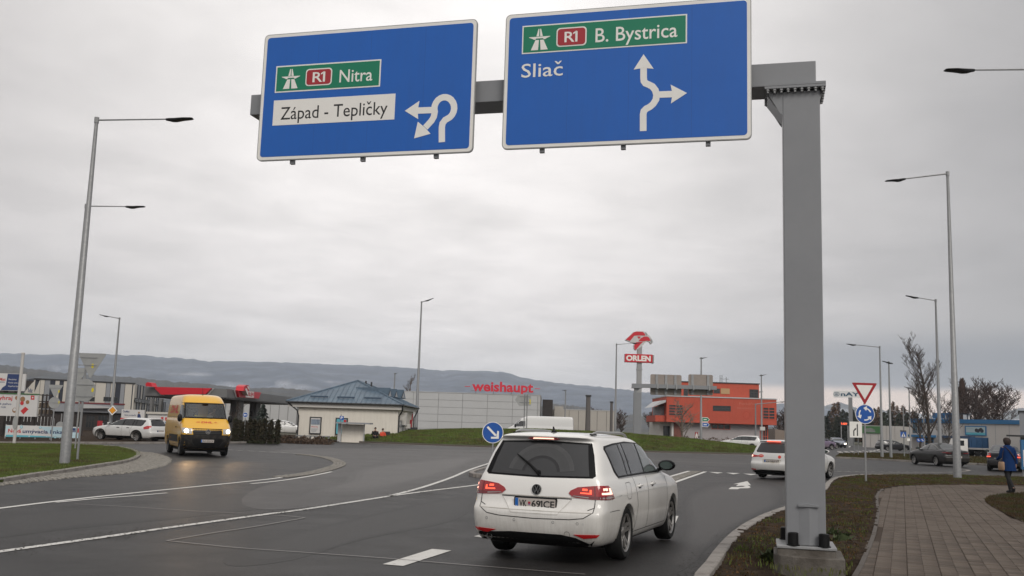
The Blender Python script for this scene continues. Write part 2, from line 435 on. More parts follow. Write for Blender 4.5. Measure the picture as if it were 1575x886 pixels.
# lighter worn tracks on the near carriageway (older surface patch, its own sheet)
w1 = catmull(g2([(372, 768), (385, 757), (410, 747), (450, 737.5), (502, 727), (523, 721), (533, 714), (520, 707), (490, 701.5), (440, 697.5), (400, 695.5)]), 5)
w2 = catmull(g2([(760, 693), (780, 703), (750, 714), (694, 735), (597, 764), (490, 779), (430, 784), (395, 783), (372, 776)]), 5)
worn = [tuple(p[:2]) for p in w1]+[tuple(p[:2]) for p in g2([(470, 690), (600, 690)])]+[tuple(p[:2]) for p in w2]
sheet('worn_road_patch', worn, .007, M_ASPH2)
def feather(px, z, cols):
    q = [Vector(p[:2]) for p in catmull(g2(px), 5, closed=True)]; c = sum(q, Vector((0, 0)))/len(q); n = len(cols)
    for i, a in enumerate(cols):
        k = 1-.34*i/n; m = mat('asphalt_tone_%d' % round(a*1000), (a, a*.945, a*.915), .52, spec=.25, var=.55, vscale=60, bump=.45, bscale=200, col2=(a*.8, a*.76, a*.74), c2scale=.5, c2lo=.3, c2hi=.8)
        sheet('worn_road_patch', [tuple(c+(p-c)*k) for p in q], z+.0004*i, m)
feather([(1055, 762), (1110, 742), (1190, 745), (1204, 770), (1150, 802), (1095, 838), (1060, 872), (1020, 880), (1050, 815)], .0055, (.024, .033, .043, .053))
feather([(560, 700), (700, 701), (850, 706), (1000, 712), (1180, 722), (1240, 715), (1100, 706), (900, 699), (720, 693.5), (600, 692)], .0055, (.024, .032, .040))
feather([(-60, 800), (200, 777), (400, 757), (480, 745), (470, 772), (300, 795), (100, 815), (-60, 832)], .0055, (.020, .025, .030))
feather([(560, 830), (700, 800), (735, 770), (700, 765), (560, 795), (380, 840), (350, 870), (450, 862)], .0055, (.020, .026, .031))
feather([(560, 720), (680, 706), (735, 703), (700, 722), (600, 750), (520, 762), (470, 760), (530, 742)], .0074, (.078, .092, .105))
dk = g2([(1060, 724.6), (1022, 736), (960, 752), (1030, 770), (1086, 725.8)])
# ---------------------------------------------------------------- painted markings (all z .011)
MZ = .011
def pband(name, px, w, m=M_PAINT, n=6, z=MZ): return band(name, [p[:2] for p in catmull(g2(px), n)], w, z, m)
pband('lane_marking', [(-40, 787), (0, 782.5), (89, 771.5), (204, 759), (400, 739), (440, 733.5), (472, 728)], .13)
pband('lane_marking', [(86, 773.5), (150, 767.5), (204, 763.4), (257, 758.8)], .10)
pband('lane_marking', [(386, 744.6), (430, 740), (478, 732.5), (510, 726)], .12)
pband('lane_marking', [(-60, 860), (0, 849.5), (153, 828), (242, 815), (400, 793), (469, 784), (597, 764)], .14, M_PAINT)
pband('lane_marking', [(597, 764), (660, 755.5), (734.6, 746.3), (790, 738)], .13)
pband('lane_marking', [(597, 764), (650, 750), (694, 735), (722, 723), (750, 713.6), (772, 706)], .13)
pband('lane_marking', [(960, 757), (1022, 736), (1060, 724.8)], .14)
pband('lane_marking', [(975, 766), (1030, 745), (1085, 725.8)], .16)
for a, b in (((588, 869), (680, 846.5)), ((735, 826), (790, 812)), ((1033, 812), (1046, 793))):
    pass
for q in ([(589, 869), (620, 871.7), (694, 848), (664.5, 845.5)], [(729, 826), (748, 829), (800, 813), (776, 811)],
          [(1022, 809), (1036.5, 811), (1043.5, 794.5), (1031, 794)]):
    mb = MB(); mb.flat([tuple(G(*p)[:2]) for p in q], MZ-.002, MZ); tag(mb.build('dash_marking', M_PAINT), kind='structure')
for q in ([(1090, 726.2), (1112, 727.2), (1103, 728.6)], [(1117, 727.4), (1138, 728.2), (1128, 729.8)], [(1143, 728.8), (1165, 729.6), (1155, 731.2)], [(1172, 729.8), (1192, 730.5), (1184, 732)]):
    mb = MB(); mb.flat([tuple(G(*p)[:2]) for p in q], MZ-.002, MZ); tag(mb.build('give_way_tooth_marking', M_PAINT), kind='structure')
ar = [(1149.5, 740.5), (1155, 747), (1149, 746.2), (1152, 747.8), (1154.6, 750), (1151, 751.4), (1138, 751.6), (1134.8, 753), (1120.3, 752.8), (1125, 749.6), (1135, 749.8), (1143, 749.4), (1147, 748), (1141, 747.6), (1131.8, 748.2), (1136, 745), (1128, 745)]
mb = MB(); mb.flat([tuple(G(*p)[:2]) for p in ar], MZ-.002, MZ); tag(mb.build('arrow_marking', M_PAINT), kind='structure')
pband('lane_marking', [(1000, 708), (1060, 710.8), (1120, 712.8), (1165, 714)], .12, M_PAINTW)
# dashed edge of the circulating lane, left and right
for i in range(7):
    t = i/6; x = lerp(352, 455, t); yy = lerp(692.0, 697.6, t)
    band('dash_marking', g2([(x-6, yy-.3), (x+6, yy+.4)]), .22, MZ, M_PAINTW)
pband('flush_strip', [(1268, 725), (1330, 726.5), (1400, 727.2), (1460, 726.6), (1490, 724.0), (1478, 721.6)], .22, M_KERB)
for x in range(1276, 1476, 13):
    band('dash_marking', g2([(x, 725.3+(x-1270)*.008), (x+5, 725.4+(x-1270)*.008)]), .26, MZ+.004, M_PAINTW)
for x in range(700, 760, 12):
    band('road_stud', g2([(x, 696.5), (x+2.5, 696.6)]), .3, MZ, M_JOINT)
pband('tar_joint', [(590, 691.5), (640, 693.6), (700, 695.2), (760, 697.2)], .20, M_JOINT)
# zebra crossing far right
for i in range(8):
    a = G(1296+i*10, 697.5-i*.4); b = G(1290+i*9.5, 694.2-i*.3)
    band('zebra_bar_marking', [a[:2], b[:2]], .45, MZ, M_PAINTW)
pband('lane_marking', [(1333, 697), (1350, 692), (1372, 687)], .25)
pband('lane_marking', [(1306, 688), (1308, 684.5), (1303, 681.5)], .25)
for q in ((1300, 690), (1318, 688), (1330, 684.5), (1345, 689), (1322, 694), (1340, 694)):
    band('dash_marking', g2([q, (q[0]+7, q[1]+.3)]), .5, MZ, M_PAINTW)
# grit and dirt swept along the painted lines
mb = MB()
for px, n_, w_ in (([(0, 849.5), (153, 828), (242, 815), (400, 793), (469, 784), (597, 764), (694, 735), (750, 713.6)], 1000, .35), ([(640, 762), (700, 745), (740, 735)], 500, .5), ([(1060, 900), (1100, 860), (1147, 815), (1215, 785)], 700, .3), ([(0, 748), (153, 722), (212, 708)], 300, .2)):
    q = catmull(g2(px), 12); L_ = [Vector(a[:2]) for a in q]
    for _ in range(n_):
        k = random.randrange(len(L_)-1); p = L_[k].lerp(L_[k+1], random.random()); x = p.x+random.gauss(0, w_*.5); y = p.y+random.gauss(0, w_); s = random.uniform(.006, .018); a = random.uniform(0, 6)
        mb.add([(x+s*math.cos(a+t), y+s*1.6*math.sin(a+t), .0175+.004*(t == 0)) for t in (0, 1.6, 3.1, 4.7)], [(0, 1, 2, 3)])
mb.build('road_grit', mat('grit', (.022, .018, .014), .9))['kind'] = 'stuff'
# saw cut joint lines
for q in ([(115, 776), (200, 780.5), (300, 787), (372, 790.3)], [(256, 833), (320, 839.5), (380, 845), (560, 857.5), (640, 864), (780, 875.5), (900, 885)],
          [(256, 833), (330, 820.5), (380, 813), (430, 804.5), (469, 797.5)], [(469, 797.5), (445, 795), (423, 793.5)]):
    pband('joint_line', q, .032, M_TAR, z=.014)

# ---------------------------------------------------------------- left island
isl_out = [(-60, 751), (0, 745), (60, 735), (102, 729), (153, 720.5), (190, 714.5), (207, 709.5), (215.3, 704), (213, 699), (201.5, 694), (178, 690), (127, 686.8), (76, 685.6), (0, 684.9), (-60, 684.5)]
iw = [p[:2] for p in catmull(g2(isl_out), 4)]
island = sheet('grass_island', iw, .10, M_LAWN, thick=.12)
kerb(iw[:40], island, 1.0, side=1)
kerb(iw[40:], island, 1.0, side=1)
ILP = [(p[0], p[1]) for p in iw]
blades('grass', ILP, 520, .055, .012, M_BLADE, z0=.10)
def blob(name, px, z, m, r=1.0):
    return sheet(name, [p[:2] for p in catmull(g2(px), 5, closed=True)], z, m)
blob('soil_patch', [(60, 716), (95, 712.5), (130, 709.5), (160, 711), (140, 715), (100, 721), (70, 722)], .112, M_SOIL)
# cobbled apron
ap = [(5, 747), (60, 741), (127, 734), (204, 727.4), (242, 720), (257.6, 714.5), (262, 708.5), (255, 703), (237, 698), (219, 696.4), (205, 695)]
apw = [p[:2] for p in catmull(g2(ap), 4)]
apron = sheet('apron_bed', list(apw)+[p for p in iw[35:2:-1]], .010, M_JOINT)
def cobbles(name, inside, origin, ang, nx, ny, s, z, h, jit=.012, m=M_COBB, parent=None):
    mb = MB(); ca, sa = math.cos(ang), math.sin(ang)
    for i in range(nx):
        for j in range(ny):
            u = (i+.5*(j % 2))*s; v = j*s; x = origin[0]+u*ca-v*sa; y = origin[1]+u*sa+v*ca
            if not inside(x, y): continue
            hz = z+h+random.uniform(-.008, .008); a = ang+random.uniform(-.12, .12); r = s*.46*random.uniform(.88, 1)
            c, d = math.cos(a)*r, math.sin(a)*r; k = .78
            vs = [(x+c-d, y+d+c, z-.01), (x-c-d, y-d+c, z-.01), (x-c+d, y-d-c, z-.01), (x+c+d, y+d-c, z-.01)]
            vs += [(x+(q[0]-x)*k, y+(q[1]-y)*k, hz) for q in vs[:4]]
            mb.add(vs, [(4, 5, 6, 7), (0, 1, 5, 4), (1, 2, 6, 5), (2, 3, 7, 6), (3, 0, 4, 7)])
    o = mb.build(name, m, parent); o['kind'] = 'stuff'; return o
APP = [(p[0], p[1]) for p in apw]+[(p[0], p[1]) for p in iw[35:2:-1]]
o0 = G(0, 750)
cobbles('cobbles', lambda x, y: in_poly(x, y, APP), (-26, 20), .1, 200, 180, .135, .012, .030, parent=apron)
# splitter strips of cobble between painted lines
def cob_strip(px, w, n=8):
    c = [Vector((p[0], p[1])) for p in catmull(g2(px), n)]; bed = band('strip_bed', c, w, .012, M_JOINT)
    mb = MB(); q = resample(c, .13)
    for a, b in zip(q[:-1], q[1:]):
        d = (b-a).normalized(); nrm = Vector((-d.y, d.x, 0)); k = max(1, int(w/.125)); mid = (a+b)/2
        for j in range(k):
            p = mid+nrm*((j+.5)/k-.5)*w; an = math.atan2(d.y, d.x)+random.uniform(-.1, .1)
            mb.box(-.055, .055, -.052, .052, -.02, random.uniform(.010, .022), Matrix.Translation((p.x, p.y, .014)) @ Matrix.Rotation(an, 4, 'Z'))
    o = mb.build('cobbles', M_COBB, bed); o['kind'] = 'stuff'
cob_strip([(430, 734.6), (472, 729.5), (505, 722), (522, 715), (517, 709), (500, 704), (480, 701.2), (461, 699.2)], .50)
cob_strip([(1000, 751), (1028, 740.2), (1071.5, 725.4)], .42)
# the small kerbed nose of the median island, seen left of the car, with the median behind the car
nose = [p[:2] for p in catmull(g2([(728, 732.5), (740, 726.5), (775, 719), (815, 717), (850, 722), (830, 729), (790, 734), (750, 736)]), 5, closed=True)]
median = sheet('median_island', nose, .08, M_ASPH2, thick=.1)
nw = list(nose)+[nose[0]]; kerb(nw[::-1], median, .8, side=-1)

# ---------------------------------------------------------------- roundabout mound
MC = (4.2, 95.0); MRX, MRY = 21.8, 18.6
def mound_h(X, Y):
    r = (np.abs((X-MC[0])/MRX)**3+np.abs((Y-MC[1])/MRY)**3)**(1/3); r = np.clip(r, 0, 1)
    s = 1-r**2
    return .12+1.30*s**.9+.035*np.sin(X*.9+np.cos(Y*.5)*2)*s+.02*np.sin(X*2.3+Y)*s
def mring(k, n=96, f=1.0):
    out = []
    for i in range(n):
        t = 2*PI*i/n; c, s = math.cos(t), math.sin(t); q = (abs(c)**3+abs(s)**3)**(-1/3)
        out.append((MC[0]+MRX*f*c*q, MC[1]+MRY*f*s*q))
    return out
mb = MB(); rings = [mring(0, 96, f) for f in np.linspace(1, .02, 34)]
for rg in rings: mb.v += [(x, y, float(mound_h(np.array(x), np.array(y)))) for x, y in rg]
for i in range(len(rings)-1):
    for j in range(96): mb.f.append((i*96+j, i*96+(j+1) % 96, (i+1)*96+(j+1) % 96, (i+1)*96+j))
mb.f.append(tuple((len(rings)-1)*96+j for j in range(96))); mb.mi = [0]*len(mb.f)
mound = mb.build('grass_mound', M_LAWN, smooth=True); mound['kind'] = 'structure'
blades('grass', mring(0, 60, .985), 150, .11, .05, M_BLADE, hf=mound_h)
kr = mring(0, 240, 1.012); kerb(kr+[kr[0]], mound, 1.0, side=1, me=KERBD)
kr2 = [Vector(p) for p in mring(0, 160, 1.03)]; band('worn_edge_strip', kr2+[kr2[0]], .8, .009, M_COBB)

# ---------------------------------------------------------------- right verge, path
verge_edge = [(1060, 910), (1082, 886), (1100, 860), (1120, 837), (1147, 815), (1183, 797), (1215, 785), (1250, 769), (1266, 756), (1272, 747), (1283, 739.5), (1300, 736.3), (1333, 733.8), (1400, 733.4), (1467, 734), (1575, 737), (1660, 741)]
ve = [p[:2] for p in catmull(g2(verge_edge), 5)]
path_l = [(1318, 905), (1328, 886), (1347, 833), (1353, 797), (1351, 780), (1352, 767), (1360, 758.5), (1387, 753.2), (1450, 751), (1575, 750.7), (1660, 752)]
pl = [p[:2] for p in catmull(g2(path_l), 5)]
vp = [Vector((1.2, 2)), Vector((1.6, 8))]+list(ve)+list(pl[::-1])+[Vector((3.6, 8)), Vector((3.4, 2))]
VP = [(p[0], p[1]) for p in vp]
def bumpy(name, poly, z, m, step=.12, amp=.03, hf=None):
    """soil sheet with real lumps, following a polygon"""
    n = len(poly); xs = [p[0] for p in poly]; ys = [p[1] for p in poly]
    V = [Vector(p) for p in poly]
    gx = np.arange(min(xs), max(xs), step); gy = []
    y = min(ys); 
    while y < max(ys): gy.append(y); y += step*max(1, (y-6)/12)
    X, Y = np.meshgrid(gx, np.array(gy)); X = X.ravel()+RNG.uniform(-.3, .3, X.size)*step; Y = Y.ravel()
    k = in_poly_np(X, Y, poly)
    pts = V+[Vector((a, b)) for a, b in zip(X[k], Y[k])]
    vv, ee, ff, *_ = geometry.delaunay_2d_cdt(pts, [], [list(range(n))], 1, 1e-5)
    A = np.array([(p.x, p.y) for p in vv])
    h = z+amp*(np.sin(A[:, 0]*7+3*np.sin(A[:, 1]*2.1))*np.sin(A[:, 1]*6+2*np.sin(A[:, 0]*3)))*.5+RNG.uniform(-1, 1, len(A))*amp*.7
    if hf is not None: h += hf(A[:, 0], A[:, 1])
    h[:n] = z
    me = bpy.data.meshes.new(name); me.from_pydata([(a[0], a[1], c) for a, c in zip(A, h)], [], [tuple(f) for f in ff]); me.update(); shade(me, 180)
    o = link(name, me, m); o['kind'] = 'structure'; return o
verge = bumpy('grass_verge', VP, .11, M_SOIL, .11, .034, hf=lambda X, Y: -.11*np.exp(-((X-3.4)**2+(Y-11.6)**2)/1.1))
kerb([(p[0], p[1]) for p in [(1.2, 2), (1.6, 8)]+[tuple(q) for q in ve]], verge, 1.0, side=-1)
nearv = [p for p in VP if p[1] < 50]
VPin = [(1.4, 2), (1.9, 8)]+[(p[0]+.20, p[1]-(.20 if p[1] > 33 else .05)) for p in ve]+[(p[0]-.10, p[1]+.08) for p in pl[::-1]]+[(3.5, 8), (3.3, 2)]
DIG = lambda X, Y: -.11*np.exp(-((X-3.4)**2+(Y-11.6)**2)/1.1)-10*((np.abs(X-3.4) < .5) & (np.abs(Y-11.75) < .5))
blades('grass', VPin, 420, .06, .008, M_DRY, hf=DIG, z0=.11, clump=-.15, lean=1.1)
blades('fallen_leaves', VPin, 110, .012, .03, M_LEAF, hf=DIG, z0=.115, lean=2.5)
blades('green_tufts', VPin, 260, .05, .011, M_BLADE, z0=.11, clump=.22)
# right lawn patch
lr = [(1640, 842), (1575, 813), (1543, 797), (1520, 783), (1515, 776), (1521, 770.5), (1535, 767.5), (1575, 764), (1640, 761)]
lrw = [(p[0], p[1]) for p in catmull(g2(lr), 4)]+[(14, 27), (14, 16)]
lawn2 = bumpy('grass_lawn', lrw, .12, M_SOIL, .2, .03)
blades('grass', lrw, 520, .06, .010, M_DRY, z0=.12)
# path bed and pavers
pathpoly = [(p[0], p[1]) for p in pl]+[(28, 27), (14, 27.5)]+[tuple(q) for q in lrw[:-2][::-1]]+[(9.5, 8), (9, 2), (3.5, 2), (3.7, 8)]
path = sheet('footpath', pathpoly, .104, mat('path_bed', (.060, .045, .035), .9, spec=.1, var=.2, vscale=40), thick=.1)
dd = ray(1387, 675.4); PA = math.atan2(dd.y, dd.x)
_pv = bmesh.new(); bmesh.ops.create_cube(_pv, size=1)
for v in _pv.verts: v.co = Vector((v.co.x*.196, v.co.y*.176, v.co.z*.06-.03))
bmesh.ops.bevel(_pv, geom=[e for e in _pv.edges if all(v.co.z > -.01 for v in e.verts)], offset=.005, segments=1, affect='EDGES')
_n = M_PAVE.node_tree; _oi = _n.nodes.new('ShaderNodeObjectInfo'); _hs = _n.nodes.new('ShaderNodeHueSaturation'); _mr = _n.nodes.new('ShaderNodeMapRange'); _b = _n.nodes['Principled BSDF']
_mr.inputs[3].default_value = .80; _mr.inputs[4].default_value = 1.18; _n.links.new(_oi.outputs['Random'], _mr.inputs[0]); _n.links.new(_mr.outputs[0], _hs.inputs['Value']); _lk = _b.inputs['Base Color'].links[0].from_socket; _n.links.new(_lk, _hs.inputs['Color']); _n.links.new(_hs.outputs[0], _b.inputs['Base Color'])
PVM = bpy.data.meshes.new('paver'); _pv.to_mesh(PVM); _pv.free(); PVM.materials.append(M_PAVE)
cand = []
ca, sa = math.cos(PA), math.sin(PA); org = G(1371, 885)
pin = lambda x, y: in_poly(x, y, pathpoly)
for i in range(-20, 130):
    for j in range(-60, 60):
        u = i*.2; v = j*.18+(.0 if j % 2 else 0)+.09+ (.003 if j % 2 else -.001)
        x = org.x+u*ca-v*sa; y = org.y+u*sa+v*ca
        if y > 36 or y < 9.5 or x > 24: continue
        if pin(x, y): cand.append((x, y))
vis = []
for x, y in cand:
    c = CAMROT.transposed() @ Vector((x, y, .11-EYE)); px = 787.5+FOC*c.x/-c.z; py = 443-FOC*c.y/-c.z
    vis.append((0 if (px < 1585 and py < 890) else 1, x*x+y*y, x, y))
vis.sort(); rest = MB(); bv = [tuple(v.co) for v in PVM.vertices]; bf = [tuple(p.vertices) for p in PVM.polygons]
for k, (a, d, x, y) in enumerate(vis):
    M = Matrix.Translation((x, y, .112+random.uniform(-.003, .003))) @ Matrix.Rotation(PA+random.uniform(-.012, .012), 4, 'Z') @ Matrix.Rotation(random.uniform(-.012, .012), 4, 'X')
    if k < 296: link('paver', PVM, None, path, M)
    else: rest.add([M @ Vector(q) for q in bv], bf)
o = rest.build('far_pavers', M_PAVE, path); o['kind'] = 'stuff'
# path edging boards (narrow concrete)
kerb([(3.7, 8)]+[(p[0], p[1]) for p in pl if p[1] < 30], path, 1.0, side=1, w=.4, h=.95, me=KERBD)
# far verges on the right
fv = [(1285, 705), (1291, 699.2), (1340, 698), (1409, 700.5), (1500, 704), (1660, 712), (1660, 730), (1575, 722), (1500, 715), (1410, 711.3), (1370, 709.3), (1320, 706.5)]
fvw = [(p[0], p[1]) for p in g2(fv)]
fverge = bumpy('grass_verge', fvw, .11, M_LAWN, .5, .03)
kerb(fvw[6:]+[fvw[0]], fverge, 1.2, side=-1)
blades('grass', fvw, 60, .10, .03, M_DRY, z0=.11)
fv2 = [(p[0], p[1]) for p in g2([(1362, 688), (1375, 684.5), (1410, 685), (1460, 689), (1460, 694), (1410, 693), (1375, 691.5)])]
sheet('grass_verge', fv2, .10, M_LAWN, thick=.1)
sheet('yard', [(p[0], p[1]) for p in g2([(1440, 702), (1440, 690), (1500, 692), (1640, 700), (1660, 711), (1500, 703.5)])], .02, M_ASPH2)
# far side of the circulating road on the left: kerb, pavement strip, soil bed
bk = [(p[0], p[1]) for p in road_back]; bk2 = [(p[0]-.0, p[1]+2.2) for p in bk]
pav = sheet('pavement', bk+bk2[::-1], .10, M_KERB, thick=.11)
kerb(bk, pav, 1.2, side=1, h=.95)
bed_poly = [(p[0], p[1]+2.2) for p in bk]+[(bk[-1][0]+4, bk[-1][1]+12), (-10, 108), (-60, 100), (-70, 60)]
sheet('planting_bed', bed_poly, .06, M_SOIL, thick=.08)
# ================================================================== gantry, overhead signs, lamps, road signs
M_GREY = mat('painted_steel', (.225, .232, .245), .38, metal=.0, var=.03, vscale=16, bump=.04, col2=(.212, .219, .232), c2scale=1.0)
M_GALV = mat('galvanised_steel', (.28, .285, .29), .5, metal=.3, var=.10, vscale=14, col2=(.31, .315, .32), c2scale=7, streak=((.2, .2, .2), .4, (8, 8, .3)))
M_GALVD = mat('galvanised_dull', (.23, .235, .24), .55, metal=.2, var=.15, vscale=10)
M_LAMP = mat('lamp_housing', (.030, .030, .032), .5)
M_BLACK = mat('black_plastic', (.008, .008, .0085), .5, spec=.2, var=.2, vscale=20)
M_BLUE = mat('sign_blue', (.005, .108, .46), .36, var=.06, vscale=.8, rvar=.08, streak=((.012, .095, .37), .3, (3, 3, .3)))
M_BLUEJ = mat('sign_joint', (.010, .088, .36), .5)
M_BLUE2 = mat('sign_blue_small', (.010, .085, .36), .35)
M_GREEN = mat('sign_green', (.0, .19, .10), .38)
M_WHITE = mat('sign_white', (.80, .785, .75), .4, var=.04, vscale=3)
M_RED = mat('sign_red', (.36, .02, .03), .4)
M_RED2 = mat('triangle_red', (.34, .008, .015), .4)
M_TXTB = mat('sign_black', (.012, .012, .013), .5)
M_BACK = mat('sign_back', (.34, .345, .34), .45, metal=.25, var=.12, vscale=3)
M_CONC = mat('foundation_concrete', (.12, .108, .094), .8, var=.22, vscale=14, bump=.5, bscale=50, col2=(.075, .064, .053), c2scale=2.5)
M_YEL = mat('sticker_yellow', (.65, .55, .02), .5)
M_ORNG = mat('sign_orange', (.75, .30, .01), .4)

# gantry frame plane through the column axis
_cb = P(1240, 850, 12.1); CB = Vector((_cb.x, _cb.y, 0))
vdir = ray(-5050, 640-.031*5300); gd = Vector((-vdir.x, -vdir.y, 0)).normalized()   # left -> right
if gd.x < 0: gd = -gd
GA = CB-gd*12
gf = Facade(GA, CB)                        # plane through the middle of column and beam
FR = -.26                                  # front of column / beam
colL = gf.uv(1207.5, 600, FR)[0]; colR = gf.uv(1267.5, 600, FR)[0]; colC = (colL+colR)/2; CW = (colR-colL)/2
gan = gf.root('gantry', 'tall grey steel sign gantry arm and column standing on the right verge', 'gantry')
zfl = gf.uv(1228, 137, FR)[1]              # flange level
mb = MB(); mb.box(colC-CW, colC+CW, -.26, .26, .345, zfl-.02); 
col_o = mb.build('column', M_GREY, gan)
bv = col_o.modifiers.new('b', 'BEVEL'); bv.width = .012; bv.segments = 2
bl = gf.uv(384, 170, FR)[0]; br = gf.uv(1255, 110, FR)[0]; bt = gf.uv(1200, 96, FR)[1]; bb = gf.uv(1158, 134, FR)[1]
mb = MB(); mb.box(bl, br, -.25, .25, bb, bt); bo = mb.build('beam', M_GREY, gan)
bv = bo.modifiers.new('b', 'BEVEL'); bv.width = .01; bv.segments = 2
mb = MB(); mb.box(colC-CW-.22, colC+CW+.07, -.34, .34, zfl-.002, zfl+.03); mb.box(colC-CW-.22, colC+CW+.07, -.34, .34, zfl+.034, zfl+.064)
mb.build('flange_plate', M_GREY, gan)
bm_ = MB(); bm_.lathe([(0, -.05), (.016, -.05), (.016, -.022), (.026, -.022), (.026, 0), (0, 0)], 6); bolt = bm_.mesh('bolt'); bolt.materials.append(M_GALV)
for i in range(9):
    x = lerp(colC-CW-.18, colC+CW+.03, i/8)
    link('bolt', bolt, None, gan, Matrix.Translation((x, -.31, zfl-.003)))
    if 0 < i < 8 and i % 2: link('bolt', bolt, None, gan, Matrix.Translation((x, .31, zfl-.003)))
for i in range(1, 6):
    for x in (colC+CW+.045, colC-CW-.19): link('bolt', bolt, None, gan, Matrix.Translation((x, lerp(-.31, .31, i/6), zfl-.003)))
mb = MB()
for s_ in (-.24, .24): mb.prism([(colC-CW-.20, zfl-.005), (colC-CW+.002, zfl-.005), (colC-CW+.002, zfl-.34), (colC-CW-.03, zfl-.30)], s_-.012, s_+.012)
mb.prism([(colC-CW-.19, zfl-.06), (colC-CW-.18, zfl-.03), (colC-CW+.002, zfl-.30), (colC-CW+.002, zfl-.335)], -.225, .225)
mb.build('gusset', M_GREY, gan)
for s_ in (-.19, .19): mb = MB(); mb.prism([(colC+CW-.002, zfl-.005), (colC+CW+.05, zfl-.005), (colC+CW-.002, zfl-.16)], s_-.01, s_+.01); mb.build('gusset', M_GREY, gan)
# inspection cover low on the column
mb = MB(); cx0, cx1 = gf.uv(1229, 790, FR)[0], gf.uv(1258, 790, FR)[0]; cz0 = .352; cz1 = gf.uv(1244, 775, FR)[1]
mb.flat([(cx0, -.258), (cx0, -.262), ((cx0+cx1)/2+.01, -.285), (cx1, -.262), (cx1, -.258)], cz0, cz1-.04)
mb.build('cover_plate', M_GREY, gan)
mb = MB(); mb.prism([(cx0-.01, cz1-.035), (cx1+.01, cz1-.035), (cx1+.01, cz1-.02), ((cx0+cx1)/2, cz1), (cx0-.01, cz1-.012)], -.30, -.258); mb.build('rain_lip', M_GREY, gan)
# base plate, grout, foundation, anchor caps
mb = MB(); mb.box(colC-.34, colC+.34, -.39, .39, .312, .345); bpz = mb.build('base_plate', M_GALV, gan); bv = bpz.modifiers.new('b', 'BEVEL'); bv.width = .006
mb = MB(); mb.flat([(colC-.33, -.375), (colC+.33, -.375), (colC+.33, .375), (colC-.33, .375)], .235, .312)
mb.build('grout_pad', M_CONC, gan)
fp = [(colC-.37, .45), (colC-.37, -.30), (colC-.30, -.40), (colC-.16, -.46), (colC+.08, -.49), (colC+.26, -.495), (colC+.42, -.48), (colC+.44, .45)]
mb = MB(); mb.flat(fp, -.3, .235); fo = mb.build('foundation_block', M_CONC, gan); bv = fo.modifiers.new('b', 'BEVEL'); bv.width = .012
mb = MB(); mb.lathe([(0, .14), (.05, .14), (.060, .132), (.062, .0), (.075, 0), (.075, -.012), (0, -.012)], 20); cap = mb.mesh('anchor_cap', True); cap.materials.append(M_BLACK)
for x, y in ((colC-.15, -.325), (colC+.20, -.325), (colC-.225, .33), (colC+.20, .33), (colC, .34)):
    link('anchor_cap', cap, None, gan, Matrix.Translation((x, y, .357)))

SF = -.40        # sign face offset from the gantry plane
def sign_body(name, label, tl, tr, br_, bl_, face, cat='road sign', off=SF, rad=.07, border=.055, gf=gf, nb=3, arms=True):
    u0, z0, u1, z1 = gf.quad(tl, tr, br_, bl_, off)
    r = gf.root(name, label, cat, None); r.location = gf.O+gf.u*u0; 
    wd, hz = u1-u0, z1-z0; T = lambda px, py, k=0: (gf.uv(px, py, off)[0]-u0, gf.uv(px, py, off)[1])
    mb = MB(); mb.prism(rrect(0, z0, wd, z1, rad), off, off+.035); mb.build('rim', M_BACK, r)
    mb = MB(); mb.prism(rrect(.012, z0+.012, wd-.012, z1-.012, rad-.01), off-.003, off); mb.build('white_border', M_WHITE, r)
    mb = MB(); mb.prism(rrect(border, z0+border, wd-border, z1-border, rad-.025), off-.006, off-.003); mb.build('blue_field', face, r)
    for q_ in (.27, .52, .77):
        mb = MB(); mb.box(wd*q_-.003, wd*q_+.003, off-.0064, off-.006, z0+border+.01, z1-border-.01); mb.build('panel_joint', M_BLUEJ, r)
    if arms:
        for i in range(nb):
            x = wd*(i+.5)/nb*1.0
            mb = MB(); mb.box(x-.03, x+.03, off+.036, off+.09, z0-.05, z1-.05); mb.box(x-.04, x+.04, off+.092, -.252, bb-.03, bt+.03); mb.build('bracket', M_GREY, r)
    return r, T, u0, z0, u1, z1
def layer(name, polys, m, par, off, th=.003):
    mb = MB()
    for p in polys: mb.prism(p, off-th, off)
    return mb.build(name, m, par)
def motorway(cx, cz, w, h):
    P_ = []
    def q(pts): P_.append([(cx+x*w/2, cz+y*h/2) for x, y in pts])
    q([(-.80, -1), (-.12, -1), (-.06, -.05), (-.38, -.05)]); q([(.80, -1), (.12, -1), (.06, -.05), (.38, -.05)])
    q([(-.30, .30), (-.05, .30), (-.04, 1), (-.12, 1)]); q([(.30, .30), (.05, .30), (.04, 1), (.12, 1)])
    q([(-1, .22), (-.62, .06), (-.55, .0), (-.38, .0), (-.33, .1), (.33, .1), (.38, .0), (.55, .0), (.62, .06), (1, .22), (1, .26), (-1, .26)])
    return P_
def txt(par, T, s, pxa, pya, pxb, pyb, cap_px, m, off, bold=.012, name='lettering', slant=0):
    """text from pixel (pxa,pya) to (pxb,pyb) along the baseline, cap height in pixels at the middle"""
    a = T(pxa, pya); b = T(pxb, pyb); mx, my = (pxa+pxb)/2, (pya+pyb)/2
    cap = T(mx, my-cap_px)[1]-T(mx, my)[1]; mb = MB()
    text_on(mb, s, a[0], b[0], (a[1]+b[1])/2, cap, off, bold, slant=slant)
    o = mb.build(name, m, par); return o
